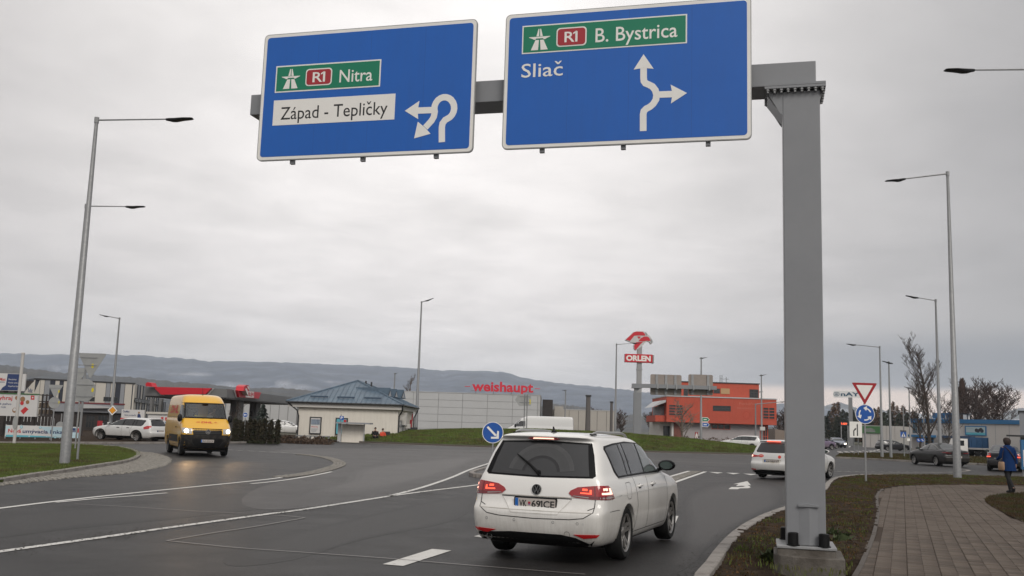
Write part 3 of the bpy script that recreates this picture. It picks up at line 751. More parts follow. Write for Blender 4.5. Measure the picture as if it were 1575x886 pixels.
# ---- left overhead sign
r, T, u0, z0, u1, z1 = sign_body('overhead_sign', 'blue overhead sign for Nitra and Západ-Tepličky with roundabout arrow', (407, 54), (733, 29), (729, 234), (395, 248), M_BLUE)
F = SF-.006
def rect_px(T, tl, tr, br_, bl_, inset=0):
    q = [T(*p) for p in (tl, tr, br_, bl_)]; a = (q[0][0]+q[3][0])/2; b = (q[1][0]+q[2][0])/2; c = (q[2][1]+q[3][1])/2; d = (q[0][1]+q[1][1])/2
    return [(a+inset, c+inset), (b-inset, c+inset), (b-inset, d-inset), (a+inset, d-inset)]
gp = ((425.7, 102.5), (586.8, 91.2), (585, 133.3), (422.9, 143.4))
layer('panel_edge', [rect_px(T, *gp)], M_WHITE, r, F); layer('green_panel', [rect_px(T, *gp, inset=.02)], M_GREEN, r, F-.003)
wp = ((421.7, 155.3), (608.5, 144), (607, 183.5), (419.5, 194)); layer('white_panel', [rect_px(T, *wp)], M_WHITE, r, F)
c = T(448.0, 121.8); w_ = T(462, 121)[0]-T(434, 123)[0]; h_ = T(448, 106.5)[1]-T(448, 136.5)[1]
layer('motorway_symbol', motorway(c[0], c[1], w_, h_), M_WHITE, r, F-.006)
def shield(T, r, tl, tr, br_, bl_, F):
    q = rect_px(T, tl, tr, br_, bl_); a, b, c_, d = q[0][0], q[0][1], q[2][0], q[2][1]
    layer('shield_edge', [rrect(a, b, c_, d, .05)], M_WHITE, r, F-.006); layer('red_shield', [rrect(a+.017, b+.017, c_-.017, d-.017, .04)], M_RED, r, F-.009)
shield(T, r, (471.2, 107), (511.8, 104.5), (510.7, 130.5), (470.5, 133.5), F)
txt(r, T, 'R1', 481.3, 127.3, 500.5, 125.7, 15.8, M_WHITE, F-.0125, .012)
txt(r, T, 'Nitra', 522.3, 127.2, 573, 124.0, 20.2, M_WHITE, F-.0065, .006)
txt(r, T, 'Západ - Tepličky', 431.8, 182.4, 595.8, 178.0, 20.5, M_TXTB, F-.0035, .003)
def pl_(T, pts): return [T(*p) for p in pts]
def sym_px(r, T, strokes, heads, w, F, name='arrow_symbol'):
    polys = [stroke(pl_(T, s_), w) for s_ in strokes]+[pl_(T, h) for h in heads]
    for i, p in enumerate(polys): layer(name, [p], M_WHITE, r, F-.0004*i)
ringc = (683.6, 167.0)
def ringp(a0, a1, rx=15.3, ry=17.2, n=14): return [(ringc[0]+rx*math.cos(math.radians(lerp(a0, a1, i/n))), ringc[1]-ry*math.sin(math.radians(lerp(a0, a1, i/n)))-.06*rx*math.cos(math.radians(lerp(a0, a1, i/n)))) for i in range(n+1)]
kpx = (T(690, 167)[0]-T(680, 167)[0])/10
sym_px(r, T, [[(679.9, 218.9), (679.9, 196), (681, 190), (685, 184.8), (690, 182.0)]+ringp(-55, 180)+[(669.0, 172), (667.5, 180), (664, 186), (654.5, 196.5)],
              [(671, 168.0), (664, 169.6), (642.5, 170.4)]],
       [[(623, 170.8), (645.5, 155.5), (642.8, 170.4), (643.5, 183.5)], [(637.3, 213.2), (643.0, 187.5), (654, 196.5), (662.5, 206)]], 9.6*kpx, F)
# ---- right overhead sign
r, T, u0, z0, u1, z1 = sign_body('overhead_sign', 'larger blue overhead sign reading B. Bystrica and Sliač beside the gantry column', (777, 22), (1155, -4.8), (1157, 213), (773, 231), M_BLUE)
gp = ((803.9, 41.7), (1057, 20.6), (1056.8, 65.5), (802.8, 85))
layer('panel_edge', [rect_px(T, *gp)], M_WHITE, r, F); layer('green_panel', [rect_px(T, *gp, inset=.018)], M_GREEN, r, F-.003)
c = T(830.2, 61.2); w_ = T(846.5, 60)[0]-T(814, 62)[0]; h_ = T(830, 45.2)[1]-T(830, 77.5)[1]
layer('motorway_symbol', motorway(c[0], c[1], w_, h_), M_WHITE, r, F-.006)
shield(T, r, (856.5, 44), (903, 41), (902, 70), (856, 73.2), F)
txt(r, T, 'R1', 868.5, 65.8, 888.5, 64.2, 16.6, M_WHITE, F-.0125, .012)
txt(r, T, 'B. Bystrica', 916, 66.0, 1042, 56.4, 22.6, M_WHITE, F-.0065, .006)
txt(r, T, 'Sliač', 802, 119.5, 865.6, 116.4, 22.0, M_WHITE, F-.0035, .004)
kpx = (T(995, 150)[0]-T(985, 150)[0])/10
sym_px(r, T, [[(989.4, 201.8), (989.4, 176), (990.5, 171), (994, 167.5), (1000, 164.5), (1005, 160), (1009, 153.5), (1010, 146), (1008, 139), (1003.5, 133.3), (998, 130.5), (993, 128.5), (990.5, 125), (990, 120), (990, 105)],
              [(1009, 146.0), (1035, 145.0)]],
       [[(990, 83.8), (974.7, 107.5), (990, 104.8), (1005.5, 106.2)], [(1056.8, 143.5), (1031.5, 130.5), (1034.5, 145.0), (1032, 159.5)]], 10.2*kpx, F)

# ---------------------------------------------------------------- street lamps
def lamp_head(par, loc, ang, s=1.0):
    """cobra head pointing along +x, flat tapered body with a belly"""
    mb = MB(); secs = [(0, .05, .05, 0), (.10, .06, .07, 0), (.22, .11, .085, -.015), (.34, .15, .08, -.02), (.55, .16, .05, 0), (.80, .13, .035, .008), (.86, .10, .02, .01)]
    n = 10
    for x, w, h, dz in secs: mb.v += [(x*s, w*math.cos(t)*s, (h*math.sin(t)*(.55 if math.sin(t) > 0 else 1)+dz)*s) for t in [2*PI*j/n for j in range(n)]]
    for i in range(len(secs)-1):
        for j in range(n): mb.f.append((i*n+j, i*n+(j+1) % n, (i+1)*n+(j+1) % n, (i+1)*n+j))
    mb.f += [tuple(range(n))[::-1], tuple((len(secs)-1)*n+j for j in range(n))]; mb.mi = [0]*len(mb.f)
    o = mb.build('lamp_head', M_LAMP, par, True); o.location = loc; o.rotation_euler = (0, 0, ang); return o
def lamp(label, top, d, end=None, r0=.10, r1=.045, r2=.03, group='street lamps round the junction', hs=1.0, base_cover=False, turn=0, over=None):
    t = P(top[0], top[1], d); root = empty('street_lamp', (t.x, t.y, 0), 0, label, 'street lamp', group)
    H = t.z; mb = MB(); mb.tube([(0, 0, 0), (0, 0, H*.35), (0, 0, H*.351), (0, 0, H)], [r0, lerp(r0, r1, .35), lerp(r0, r1, .42), r1], 12); mb.build('pole', M_GALV if d < 60 else M_GALVD, root, True)
    if end:
        dd_ = d+turn; e = P(end[0], end[1], dd_); v = Vector((e.x-t.x, e.y-t.y, e.z-t.z)); L_ = v.length; hv = v.normalized()
        hl = .86*hs; st = Vector((0, 0, H-.06)); en = st+hv*(L_-hl)
        mb = MB(); mb.tube([st, en], [r2, r2*.8], 8); mb.tube([(0, 0, H-.16), (0, 0, H+.03)], r1*1.35, 10); mb.build('arm', M_GALV if d < 60 else M_GALVD, root, True)
        o = lamp_head(root, en, math.atan2(hv.y, hv.x), hs); o.rotation_euler = (0, -math.asin(hv.z), math.atan2(hv.y, hv.x))
    return root
lamp('tall galvanised street lamp on the left grass island, nearest one, arm to the right', (149, 182), 30.3, (297, 180), .155, .055, .028)
lamp('second lamp half hidden behind the nearest left pole, arm to the right', (133.2, 315), 43, (223, 316), .14, .06, .028)
lamp('street lamp beside the yellow van with a short arm to the left', (184, 489), 88, (153, 483), .16, .06, .04)
lamp('tall street lamp rising behind the green mound near the blue roofed shop', (648.5, 464), 118, (667, 458), .21, .08, .06, hs=1.3)
lamp('short post lamp in front of the blue roofed shop', (607.5, 574), 104, (612, 572.5), .12, .06, .05, hs=.5)
lamp('street lamp left of the eagle totem, arm crossing towards the emblem', (948.3, 529), 106, (985, 526.5), .15, .06, .035)
lamp('street lamp behind the far gantry signs, small head to the right', (1078.6, 550), 112, (1087.5, 549), .16, .07, .05)
lamp('thin street lamp over the right corner of the orange building', (1171, 576.5), 122, (1178.5, 575.4), .15, .07, .05)
lamp('low lamp at the orange building with a long arm to the right', (1162, 621), 118, (1211, 616.5), .13, .07, .05)
lamp('street lamp on the far right verge, first of the pair behind the round sign', (1353, 533), 79, (1302.5, 528), .13, .05, .03, turn=-1)
lamp('street lamp on the far right verge, second of the pair, shorter arm', (1367, 556.5), 79.5, (1357, 554.4), .12, .05, .03)
lamp('distant street lamp left of the bare tree, arm to the left', (1398, 596), 118, (1390.5, 594.2), .13, .06, .045)
lamp('faint distant lamp seen through the branches of the bare tree', (1419, 587), 105, (1412, 585.5), .11, .05, .035)
lamp('street lamp rising behind the dark grey car, arm to the left', (1439, 461), 64, (1393, 453.5), .14, .055, .03)
lamp('tall galvanised street lamp on the right verge, nearest one, arm to the left', (1457.3, 265), 40.6, (1362, 276.5), .16, .055, .035)
lamp('street lamp whose arm reaches in from the right edge of the picture', (1668, 103), 27, (1453, 105), .14, .055, .03, hs=1.0)
lamp('small lamp on the beige hall wall behind the white van, arm to the left', (870, 600), 140, (864, 599.5), .12, .08, .05, hs=.8)

# ---------------------------------------------------------------- small road signs
def at_plane(px, py, d, yaw=0):
    """small sign frame: x right, y away, z up, turned by yaw"""
    p = P(px, py, d); return Vector((p.x, p.y, 0)), p.z, math.atan2(-p.x, p.y)*0+yaw
def signpost(name, label, foot, d, top_z, r=.03, group=None, cat='road sign', yaw=0, m=None):
    p = P(foot[0], foot[1], d); root = empty(name, (p.x, p.y, 0), yaw, label, cat, group)
    mb = MB(); mb.tube([(0, 0, 0), (0, 0, top_z)], r, 10); mb.build('post', m or M_GALV, root, True); return root, p
def zat(px, py, d): return P(px, py, d).z
def backplate(root, poly, y, name='sign_back', clamps=(), w=.3):
    mb = MB(); mb.prism(poly, y, y+.012); o = mb.build(name, M_BACK, root)
    for cz in clamps:
        mb = MB(); mb.box(-w, w, y-.018, y-.001, cz-.015, cz+.015); mb.build('clamp_rail', M_GALV, root)
    return o
# keep right disc left of the car
d = 34.6; r, p = signpost('keep_right_sign', 'round blue sign with white arrow on the median left of the white estate car', (757, 715), d, zat(758, 650, d), .03)
zc = zat(758, 665.3, d); R1_ = 16.2*d/FOC
ox = P(758, 665.3, d).x-p.x
layer('disc', [disc(ox, zc, R1_)], M_WHITE, r, -.035, .01); layer('blue_face', [disc(ox, zc, R1_*.94)], M_BLUE2, r, -.045)
k = R1_
layer('arrow_symbol', [stroke([(ox-.52*k, zc+.52*k), (ox+.30*k, zc-.28*k)], .20*k), [(ox+.58*k, zc-.56*k), (ox-.16*k, zc-.58*k), (ox-.16*k, zc-.40*k), (ox+.40*k-.06*k, zc-.38*k), (ox+.42*k, zc+.18*k), (ox+.58*k, zc+.14*k)]], M_WHITE, r, -.048)
# give way + roundabout
d = 34.6; r, p = signpost('roundabout_sign', 'red and white give way triangle above a blue roundabout disc on the right verge', (1332, 745), d, zat(1328, 592, d), .034)
zc = zat(1328.2, 637, d); k = 14.8*d/FOC
layer('disc', [disc(0, zc, k)], M_WHITE, r, -.035, .01); layer('blue_face', [disc(0, zc, k*.94)], M_BLUE2, r, -.045)
for a in (20, 140, 260):
    pts = [(k*.60*math.cos(math.radians(a+t)), zc+k*.60*math.sin(math.radians(a+t))) for t in range(0, 70, 8)]
    e = Vector(pts[-1]); q = Vector(pts[-1])-Vector(pts[-2]); q.normalize(); nn = Vector((-q.y, q.x))
    hd = [tuple(e+q*.24*k), tuple(e+nn*.24*k-q*.08*k), tuple(e+nn*.11*k-q*.14*k), tuple(e+q*.02*k), tuple(e-nn*.11*k-q*.14*k), tuple(e-nn*.24*k-q*.08*k)]
    layer('arrow_symbol', [stroke(pts, .13*k)], M_WHITE, r, -.048); layer('arrow_symbol', [hd], M_WHITE, r, -.0484)
def rtri(cx, zt, w, h, rr): # rounded downward triangle
    A = [Vector((cx-w/2, zt)), Vector((cx+w/2, zt)), Vector((cx, zt-h))]; out = []
    for i in range(3):
        a, b, c = A[i-1], A[i], A[(i+1) % 3]; d1 = (a-b).normalized()*rr; d2 = (c-b).normalized()*rr
        for t in (0, .25, .5, .75, 1): out.append(tuple((b+d1)*(1-t)**2+2*t*(1-t)*b+(b+d2)*t*t))
    return out
zt = zat(1328, 589, d); hh = zt-zat(1328, 622.5, d); ww = 39*d/FOC
layer('triangle', [rtri(0, zt, ww, hh, .05)], M_RED2, r, -.035, .012); layer('white_face', [rtri(0, zt-.08, ww*.66, hh*.66, .03)], M_WHITE, r, -.047)
# backs of give way signs, left island
d = 33; r, p = signpost('give_way_sign', 'back of a large give way triangle and disc on the left island, nearest one', (118.5, 711), d, zat(134.5, 546, d), .038, 'backs of road signs on the left')
sc = d/FOC; x0 = P(139, 543, d).x-p.x; off_ = P(134, 590, d).x-p.x
backplate(r, rtri(off_+5*sc, zat(139, 543.5, d), 44*sc, 39*sc, .06), -.055, clamps=(zat(137, 550, d), zat(137, 562, d)), w=.38)
backplate(r, disc(off_-2*sc, zat(131, 600, d), 17.2*sc), -.055, clamps=(zat(137, 592, d), zat(137, 610, d)), w=.33)
for a, b in ((143.5, 563), (143.5, 600)): layer('yellow_sticker', [disc(P(a, b, d).x-p.x, zat(a, b, d), 1.9*sc, 12, rz=3.6*sc)], M_YEL, r, -.056)
d = 43; r, p = signpost('give_way_sign', 'back of a give way triangle, the one half hidden behind the nearest left lamp pole', (115.5, 690), d, zat(124, 567, d), .036, 'backs of road signs on the left')
sc = d/FOC; backplate(r, rtri(P(121.5, 570, d).x-p.x, zat(121, 566, d), 30*sc, 26*sc, .05), -.055, clamps=(zat(121, 573, d),)); backplate(r, disc(P(119, 606, d).x-p.x, zat(119, 606, d), 11.5*sc), -.055, clamps=(zat(119, 606, d),))
d = 56; r, p = signpost('give_way_sign', 'smaller grey back of a give way triangle with disc in front of the striped hall', (78.5, 678), d, zat(86.5, 592, d), .035, 'backs of road signs on the left')
sc = d/FOC; backplate(r, rtri(P(86.6, 592, d).x-p.x, zat(86.6, 592, d), 23*sc, 20*sc, .05), -.055, clamps=(zat(86, 597, d),)); backplate(r, disc(P(84.2, 619.5, d).x-p.x, zat(84, 619.5, d), 8.7*sc), -.055, clamps=(zat(84, 619.5, d),))
for a, b in ((91.3, 602), (91.3, 619)): layer('yellow_sticker', [disc(P(a, b, d).x-p.x, zat(a, b, d), 1.1*sc, 12, rz=2.2*sc)], M_YEL, r, -.056)
d = 60; r, p = signpost('round_sign', 'small round sign back just left of the nearest left lamp pole', (91.3, 677), d, zat(94, 636, d), .03, 'backs of road signs on the left')
backplate(r, disc(P(93, 655, d).x-p.x, zat(93, 655, d), 6.4*d/FOC), -.055)
# white flag pole with narrow sign
d = 47.5; M_POLEW = mat('white_pole', (.50, .48, .46), .5)
r, p = signpost('flagpole', 'slim white pole in front of the left billboards', (21.5, 683), d, zat(37.8, 545, d), .075, None, 'pole', m=M_POLEW)
mb = MB(); mb.lathe([(0, 0), (.09, 0), (.09, .06), (.05, .09), (0, .09)], 12, Matrix.Translation((0, 0, zat(37.8, 545, d)))); mb.build('finial', M_POLEW, r)
mb = MB(); mb.prism(disc(0, zat(23.5, 650, d), .12, rz=.32), -.11, -.09); mb.build('edge_on_disc', M_BACK, r)
# priority diamond on lamp pole
d = 87.4; q = P(174.4, 631.2, d); r = empty('priority_sign', (q.x, q.y, 0), 0, 'yellow priority road diamond fixed to the lamp pole beside the white family car', 'road sign'); k = d/FOC
layer('white_diamond', [disc(0, q.z, 7.6*k, 4)], M_WHITE, r, -.19, .01); layer('orange_diamond', [disc(0, q.z, 5*k, 4)], M_ORNG, r, -.2); layer('black_edge', [disc(0, q.z, 5.5*k, 4)], M_TXTB, r, -.1995, .002)
mb = MB(); mb.box(-.05, .05, -.19, -.155, q.z-.2, q.z+.2); mb.build('clamp', M_GALVD, r)
# small blue arrow disc before the hedge
d = 66; r, p = signpost('turn_left_sign', 'small round blue sign with left arrow behind the trimmed hedge', (374.5, 684), d, zat(374, 634, d), .03); k = d/FOC; zc = zat(374, 638, d)
layer('disc', [disc(0, zc, 3.9*k)], M_WHITE, r, -.035, .01); layer('blue_face', [disc(0, zc, 3.5*k)], M_BLUE2, r, -.045); layer('arrow_symbol', [[(-2.4*k, zc), (-.4*k, zc+1.7*k), (-.4*k, zc+.5*k), (2.2*k, zc+.5*k), (2.2*k, zc-.5*k), (-.4*k, zc-.5*k), (-.4*k, zc-1.7*k)]], M_WHITE, r, -.049)
# back of direction arrow on mound
d = 92; q = P(806, 618, d); r = empty('direction_arrow_sign', (q.x, q.y, 0), 0, 'grey back of an arrow shaped direction board on two posts on the mound', 'road sign'); k = d/FOC
X = lambda px: P(px, 615, d).x-q.x; Z = lambda py: P(805, py, d).z
mb = MB(); mb.prism([(X(792.3), Z(615.5)), (X(797.5), Z(606)), (X(816.5), Z(606.5)), (X(817), Z(624)), (X(798.5), Z(624.5))], -.0, .03); mb.build('board_back', M_BACK, r)
for px in (807, 811): mb = MB(); mb.tube([(X(px), -.05, 1.2), (X(px), -.05, Z(606.5))], .045, 8); mb.build('post', M_GALVD, r, True)
for py in (610, 619): mb = MB(); mb.box(X(799), X(815.5), -.05+.02, -.002, Z(py)-.03, Z(py)+.03); mb.build('rail', M_GALVD, r)
layer('yellow_sticker', [[(X(814.5), Z(621.5)), (X(816.3), Z(621.5)), (X(816.3), Z(614)), (X(814.5), Z(614))]], M_YEL, r, -.003)
# direction signs by orange building
d = 108
for nm, lab, y0, y1, mm in (('direction_sign', 'small green arrow board on a pole before the orange building', 642, 648.7, M_GREEN), ('direction_sign', 'small blue arrow board just under the green one before the orange building', 649.8, 656.8, M_BLUE2)):
    q = P(1079, 650, d); r = empty(nm, (q.x, q.y, 0), 0, lab, 'road sign'); X = lambda px: P(px, 650, d).x-q.x; Z = lambda py: P(1085, py, d).z; ym = (y0+y1)/2
    mb = MB(); mb.prism([(X(1079.2), Z(y0)), (X(1088), Z(y0)), (X(1091), Z(ym)), (X(1088), Z(y1)), (X(1079.2), Z(y1))], -.2, -.17); mb.build('white_edge', M_WHITE, r)
    mb = MB(); mb.prism([(X(1079.8), Z(y0+.8)), (X(1087.8), Z(y0+.8)), (X(1090.2), Z(ym)), (X(1087.8), Z(y1-.8)), (X(1079.8), Z(y1-.8))], -.21, -.201); mb.build('face', mm, r)
    mb = MB(); mb.box(X(1081.5), X(1086.5), -.218, -.212, Z(ym+.7), Z(ym-.7)); mb.build('lettering', M_WHITE, r)
mb = MB()
d = 110; q = P(1071, 690, d); r = empty('delineator', (q.x, q.y, 0), 0, 'small white and red marker board beside the bare shrub before the orange building', 'marker'); X = lambda px: P(px, 672, d).x-q.x; Z = lambda py: P(1071, py, d).z
layer('red_board', [[(X(1068.8), Z(674)), (X(1073.4), Z(674)), (X(1073.4), Z(664.6)), (X(1068.8), Z(664.6))]], M_RED, r, 0, .03); layer('white_arrow', [[(X(1069.2), Z(674)), (X(1069.6), Z(669)), (X(1071.2), Z(665)), (X(1073), Z(669)), (X(1073.2), Z(674)), (X(1071.8), Z(674)), (X(1071.2), Z(670.5)), (X(1070.4), Z(674))]], M_WHITE, r, -.031)
mb = MB(); mb.box(-.05, .05, -.0, .06, 0, Z(673)); mb.build('post', M_GALVD, r)
# lane board
d = 88; q = P(1316, 690, d); r = empty('lane_sign', (q.x, q.y, 0), 0, 'white board with two black lane arrows behind the roundabout disc', 'road sign'); X = lambda px: P(px, 661, d).x-q.x; Z = lambda py: P(1316, py, d).z
layer('board', [rrect(X(1306.6), Z(673), X(1325.6), Z(648.6), .05)], M_WHITE, r, -.03, .02)
layer('arrow_symbol', [stroke([(X(1318.4), Z(670.5)), (X(1318.4), Z(653))], .10), [(X(1317.2), Z(654.5)), (X(1319.6), Z(654.5)), (X(1318.4), Z(651))], stroke([(X(1312.8), Z(670.5)), (X(1312.8), Z(663)), (X(1315), Z(660.0))], .10), [(X(1314), Z(659)), (X(1317), Z(658.6)), (X(1315.8), Z(662))]], M_TXTB, r, -.051)
for px in (1313, 1319.5): mb = MB(); mb.tube([(X(px), 0, 0), (X(px), 0, Z(651))], .035, 8); mb.build('post', M_GALVD, r, True)
# crossing sign
d = 86; r, p = signpost('crossing_sign', 'blue pedestrian crossing sign with a black top on a thin pole at the far verge', (1391, 699), d, zat(1388, 626, d), .05, m=M_GALVD); k = d/FOC
X = lambda px: P(px, 668, d).x-p.x; Z = lambda py: P(1388, py, d).z
layer('blue_face', [[(X(1384.6), Z(672.6)), (X(1393.4), Z(672.6)), (X(1393.4), Z(664)), (X(1384.6), Z(664))]], M_BLUE2, r, -.06, .02); layer('white_triangle', [[(X(1385.9), Z(671.6)), (X(1392.1), Z(671.6)), (X(1389), Z(665))]], M_WHITE, r, -.081)
layer('pictogram', [stroke([(X(1388.2), Z(671.2)), (X(1389), Z(669)), (X(1389.9), Z(671.2))], .05), disc(X(1389), Z(667.6), .05, 8)], M_TXTB, r, -.084)
mb = MB(); mb.box(X(1384.8), X(1393.2), -.12, .06, Z(663.8), Z(662)); mb.build('top_lamp', M_LAMP, r)
layer('white_plate', [[(X(1394.5), Z(678)), (X(1399), Z(678)), (X(1399), Z(674)), (X(1394.5), Z(674))]], M_WHITE, r, -.06, .01)
for i, px in enumerate((1412.5, 1418.5)):
    d = 90; r, p = signpost('mandatory_sign', ('left', 'right')[i]+' disc of two small blue signs below the bare tree', (px+.6, 700), d, zat(px, 674, d), .03, 'pair of small blue signs', m=M_GALVD); k = d/FOC
    layer('blue_face', [disc(0, zat(px, 677, d), 3*k, 16)], M_BLUE2, r, -.05, .015); layer('arrow_symbol', [stroke([(-1.3*k, zat(px, 675.8, d)), (1.2*k, zat(px, 678.3, d))], .06)], M_WHITE, r, -.066)
# ---------------------------------------------------------------- far gantry
d = 97; A = P(973, 664, d); B = P(1102, 664, d); f2 = Facade(A, B)
r = f2.root('gantry', 'far grey gantry seen from behind beyond the green mound', 'gantry')
a, b, c_, e = f2.rect(974.5, 604, 985.3, 670); mb = MB(); mb.box(a, c_, -.35, .35, 0, e); mb.build('column', M_GREY, r)
a, b, c_, e = f2.rect(972, 591.5, 1101.5, 597.5); b = f2.uv(1030, 597.6)[1]; e = f2.uv(1030, 591.8)[1]; mb = MB(); mb.box(a, c_, -.3, .3, b, e); mb.build('beam', M_GREY, r)
BEAMZ = (b, e)
a, b, c_, e = f2.rect(971.5, 596, 987, 596); mb = MB(); mb.box(a, c_, -.42, .42, BEAMZ[0]-.08, BEAMZ[0]-.003); mb.prism([(c_-.2, BEAMZ[0]-.08), (c_-.75, BEAMZ[0]-.08), (c_-.75, BEAMZ[0]-.7)], -.2, .2); mb.build('flange', M_GREY, r)
M_BACKB = mat('sign_back_brown', (.26, .225, .20), .55, var=.1, vscale=4)
for lab, x0, x1 in (('left one of two big sign backs on the far gantry', 1000.3, 1048.2), ('right, narrower one of two big sign backs on the far gantry', 1058.8, 1096.5)):
    a, b, c_, e = f2.rect(x0, 576.2, x1, 608, .4); q = f2.root('overhead_sign', lab, 'road sign', None)
    mb = MB(); mb.prism(rrect(a, b, c_, e, .15), .4, .46); mb.build('board_back', M_BACKB, q)
    n = 3
    for i in range(3 if x0 < 1050 else 2):
        x = lerp(a, c_, (.2, .5, .80)[i] if x0 < 1050 else (.16, .80)[i]); mb = MB(); mb.box(x-.12, x+.12, .305, .398, b+.03, e-.03); mb.box(x-.07, x+.07, -.36, -.302, BEAMZ[0]-.1, BEAMZ[1]+.1); mb.build('bracket', M_GALV, q)
# ---------------------------------------------------------------- eagle totem
d = 112; A = P(960, 664, d); B = P(1006, 664, d); f3 = Facade(A, B)
r = f3.root('petrol_totem', 'tall pole with red eagle emblem and ORLEN panel behind the far gantry column', 'totem sign')
a, _, c_, _ = f3.rect(979, 560, 986.2, 665); e = f3.uv(983, 525)[1]; M_TOT = mat('totem_grey', (.30, .30, .305), .5); mb = MB(); mb.box(a, c_, -.28, .28, 0, e-.4); mb.build('pole', M_TOT, r)
zz = f3.uv(983, 568.5)[1]; mb = MB(); mb.box(a-.06, c_+.06, -.33, .33, zz-.06, zz+.06); mb.build('collar', M_TOT, r)
M_ORED = mat('orlen_red', (.55, .015, .03), .4)
a, b, c_, e = f3.rect(960.8, 545.2, 1002.8, 557.6); mb = MB(); mb.box(a, c_, -.45, .45, b, e); pnl = mb.build('panel', M_ORED, r)
mb = MB(); mb.box(c_+.02, c_+.16, -.5, .5, b-.05, e-.05); mb.build('panel_side', M_TOT, r)
mb = MB(); q0 = f3.uv(962.3, 555.6); q1 = f3.uv(1000, 555.3); text_on(mb, 'ORLEN', q0[0], q1[0], (b+e)/2-.29, .60, -.456, .05); mb.build('lettering', M_WHITE, pnl)
E_ = lambda pts, s=0: [f3.uv(950+x/7.381, 500+y/7.381, -.3) for x, y in pts]
mb = MB(); mb.prism(E_([(85, 168), (180, 78), (215, 68), (290, 70), (330, 85), (345, 110), (375, 135), (400, 180), (395, 205), (378, 218), (370, 205), (360, 190), (330, 185), (270, 245), (205, 290), (185, 265), (183, 230), (200, 200), (150, 195), (135, 188)]), -.3, .3); mb.build('emblem_body', mat('emblem_white', (.55, .55, .54), .4), r)
layer('emblem_wing', [E_([(92, 165), (183, 82), (215, 74), (285, 77), (305, 95), (316, 120), (280, 118), (220, 118), (190, 122), (170, 145), (140, 180)])], M_ORED, r, -.3, .03)
layer('emblem_beak', [E_([(190, 268), (186, 235), (196, 210), (210, 195), (290, 188), (262, 215), (206, 282)]), E_([(235, 184), (262, 150), (300, 130), (335, 130), (360, 145), (372, 180), (330, 178), (300, 184)])], M_ORED, r, -.3, .03)
layer('emblem_heart', [E_([(222, 132), (232, 128), (242, 132), (252, 128), (262, 134), (242, 158)])], M_ORED, r, -.3, .03)
layer('emblem_hook', [E_([(372, 148), (388, 165), (398, 190), (390, 210), (378, 215), (376, 198), (372, 188)]), E_([(310, 80), (326, 88), (336, 112), (326, 122), (318, 105)])], M_TOT, r, -.3, .02)
# ================================================================== vehicles
def paint(name, col, dirt=.5, metal=0.0, rough=.34, dcol=(.20, .17, .13), coat=.8):
    """car paint with road dirt rising from the sills"""
    if name in MATS: return MATS[name]
    m = bpy.data.materials.new(name); m.use_nodes = True; nt = m.node_tree; N = nt.nodes; L = nt.links; b = N['Principled BSDF']
    tc = N.new('ShaderNodeTexCoord'); sp = N.new('ShaderNodeSeparateXYZ'); L.new(tc.outputs['Object'], sp.inputs[0])
    nz = N.new('ShaderNodeTexNoise'); nz.inputs['Scale'].default_value = 2.2; nz.inputs['Detail'].default_value = 6; L.new(tc.outputs['Object'], nz.inputs[0])
    mp = N.new('ShaderNodeMapping'); mp.inputs['Scale'].default_value = (14, 14, 1.2); L.new(tc.outputs['Object'], mp.inputs[0])
    n2 = N.new('ShaderNodeTexNoise'); n2.inputs['Scale'].default_value = 3; n2.inputs['Detail'].default_value = 4; L.new(mp.outputs[0], n2.inputs[0])
    def M(op, a, c, clamp=False):
        t = N.new('ShaderNodeMath'); t.operation = op; t.use_clamp = clamp
        for i, v in enumerate((a, c)):
            if isinstance(v, (int, float)): t.inputs[i].default_value = v
            else: L.new(v, t.inputs[i])
        return t.outputs[0]
    mr = N.new('ShaderNodeMapRange'); L.new(sp.outputs[2], mr.inputs[0]); mr.inputs[1].default_value = 1.05; mr.inputs[2].default_value = .22; mr.interpolation_type = 'SMOOTHSTEP'
    k = M('MULTIPLY', M('MULTIPLY', mr.outputs[0], M('ADD', M('MULTIPLY', nz.outputs[0], 1.1), M('MULTIPLY', n2.outputs[0], .8))), dirt, True)
    k = M('ADD', k, M('MULTIPLY', nz.outputs[0], .04*dirt), True)
    mx = N.new('ShaderNodeMix'); mx.data_type = 'RGBA'; L.new(k, mx.inputs[0]); mx.inputs[6].default_value = (*col, 1); mx.inputs[7].default_value = (*dcol, 1)
    L.new(mx.outputs[2], b.inputs['Base Color']); b.inputs['Metallic'].default_value = metal
    b.inputs['Coat Weight'].default_value = coat; b.inputs['Specular IOR Level'].default_value = .5 if coat > .5 else .25; b.inputs['Coat Roughness'].default_value = .09
    L.new(M('ADD', M('MULTIPLY', k, .5), rough, True), b.inputs['Roughness'])
    MATS[name] = m; return m
P_WHITE = paint('white_car_paint', (.80, .79, .765), .46)
P_WHITE2 = paint('clean_white_paint', (.66, .66, .65), .35)
P_YEL = paint('yellow_van_paint', (.74, .40, .008), .45, dcol=(.28, .18, .07))
P_GREYD = paint('dark_grey_paint', (.016, .016, .017), .4, .0, dcol=(.05, .042, .035), coat=.35)
P_BLK = paint('black_car_paint', (.012, .014, .020), .5, .0, dcol=(.04, .035, .03), coat=.4)
P_NAVY = paint('blue_car_paint', (.06, .09, .16), .5)
P_PURP = paint('purple_car_paint', (.16, .12, .2), .4)
def glassm(name, col, rough=.06): return mat(name, col, rough, spec=.7, coat=.3, var=.12, vscale=1.5)
G_DARK = glassm('tinted_glass', (.022, .023, .025), .12); G_MID = glassm('side_glass', (.035, .04, .042), .08); G_LITE = glassm('front_glass', (.13, .145, .145), .08)
M_TRIM = mat('gloss_black_trim', (.006, .006, .007), .45, spec=.15); M_SEAM = mat('panel_gap', (.02, .02, .019), .8)
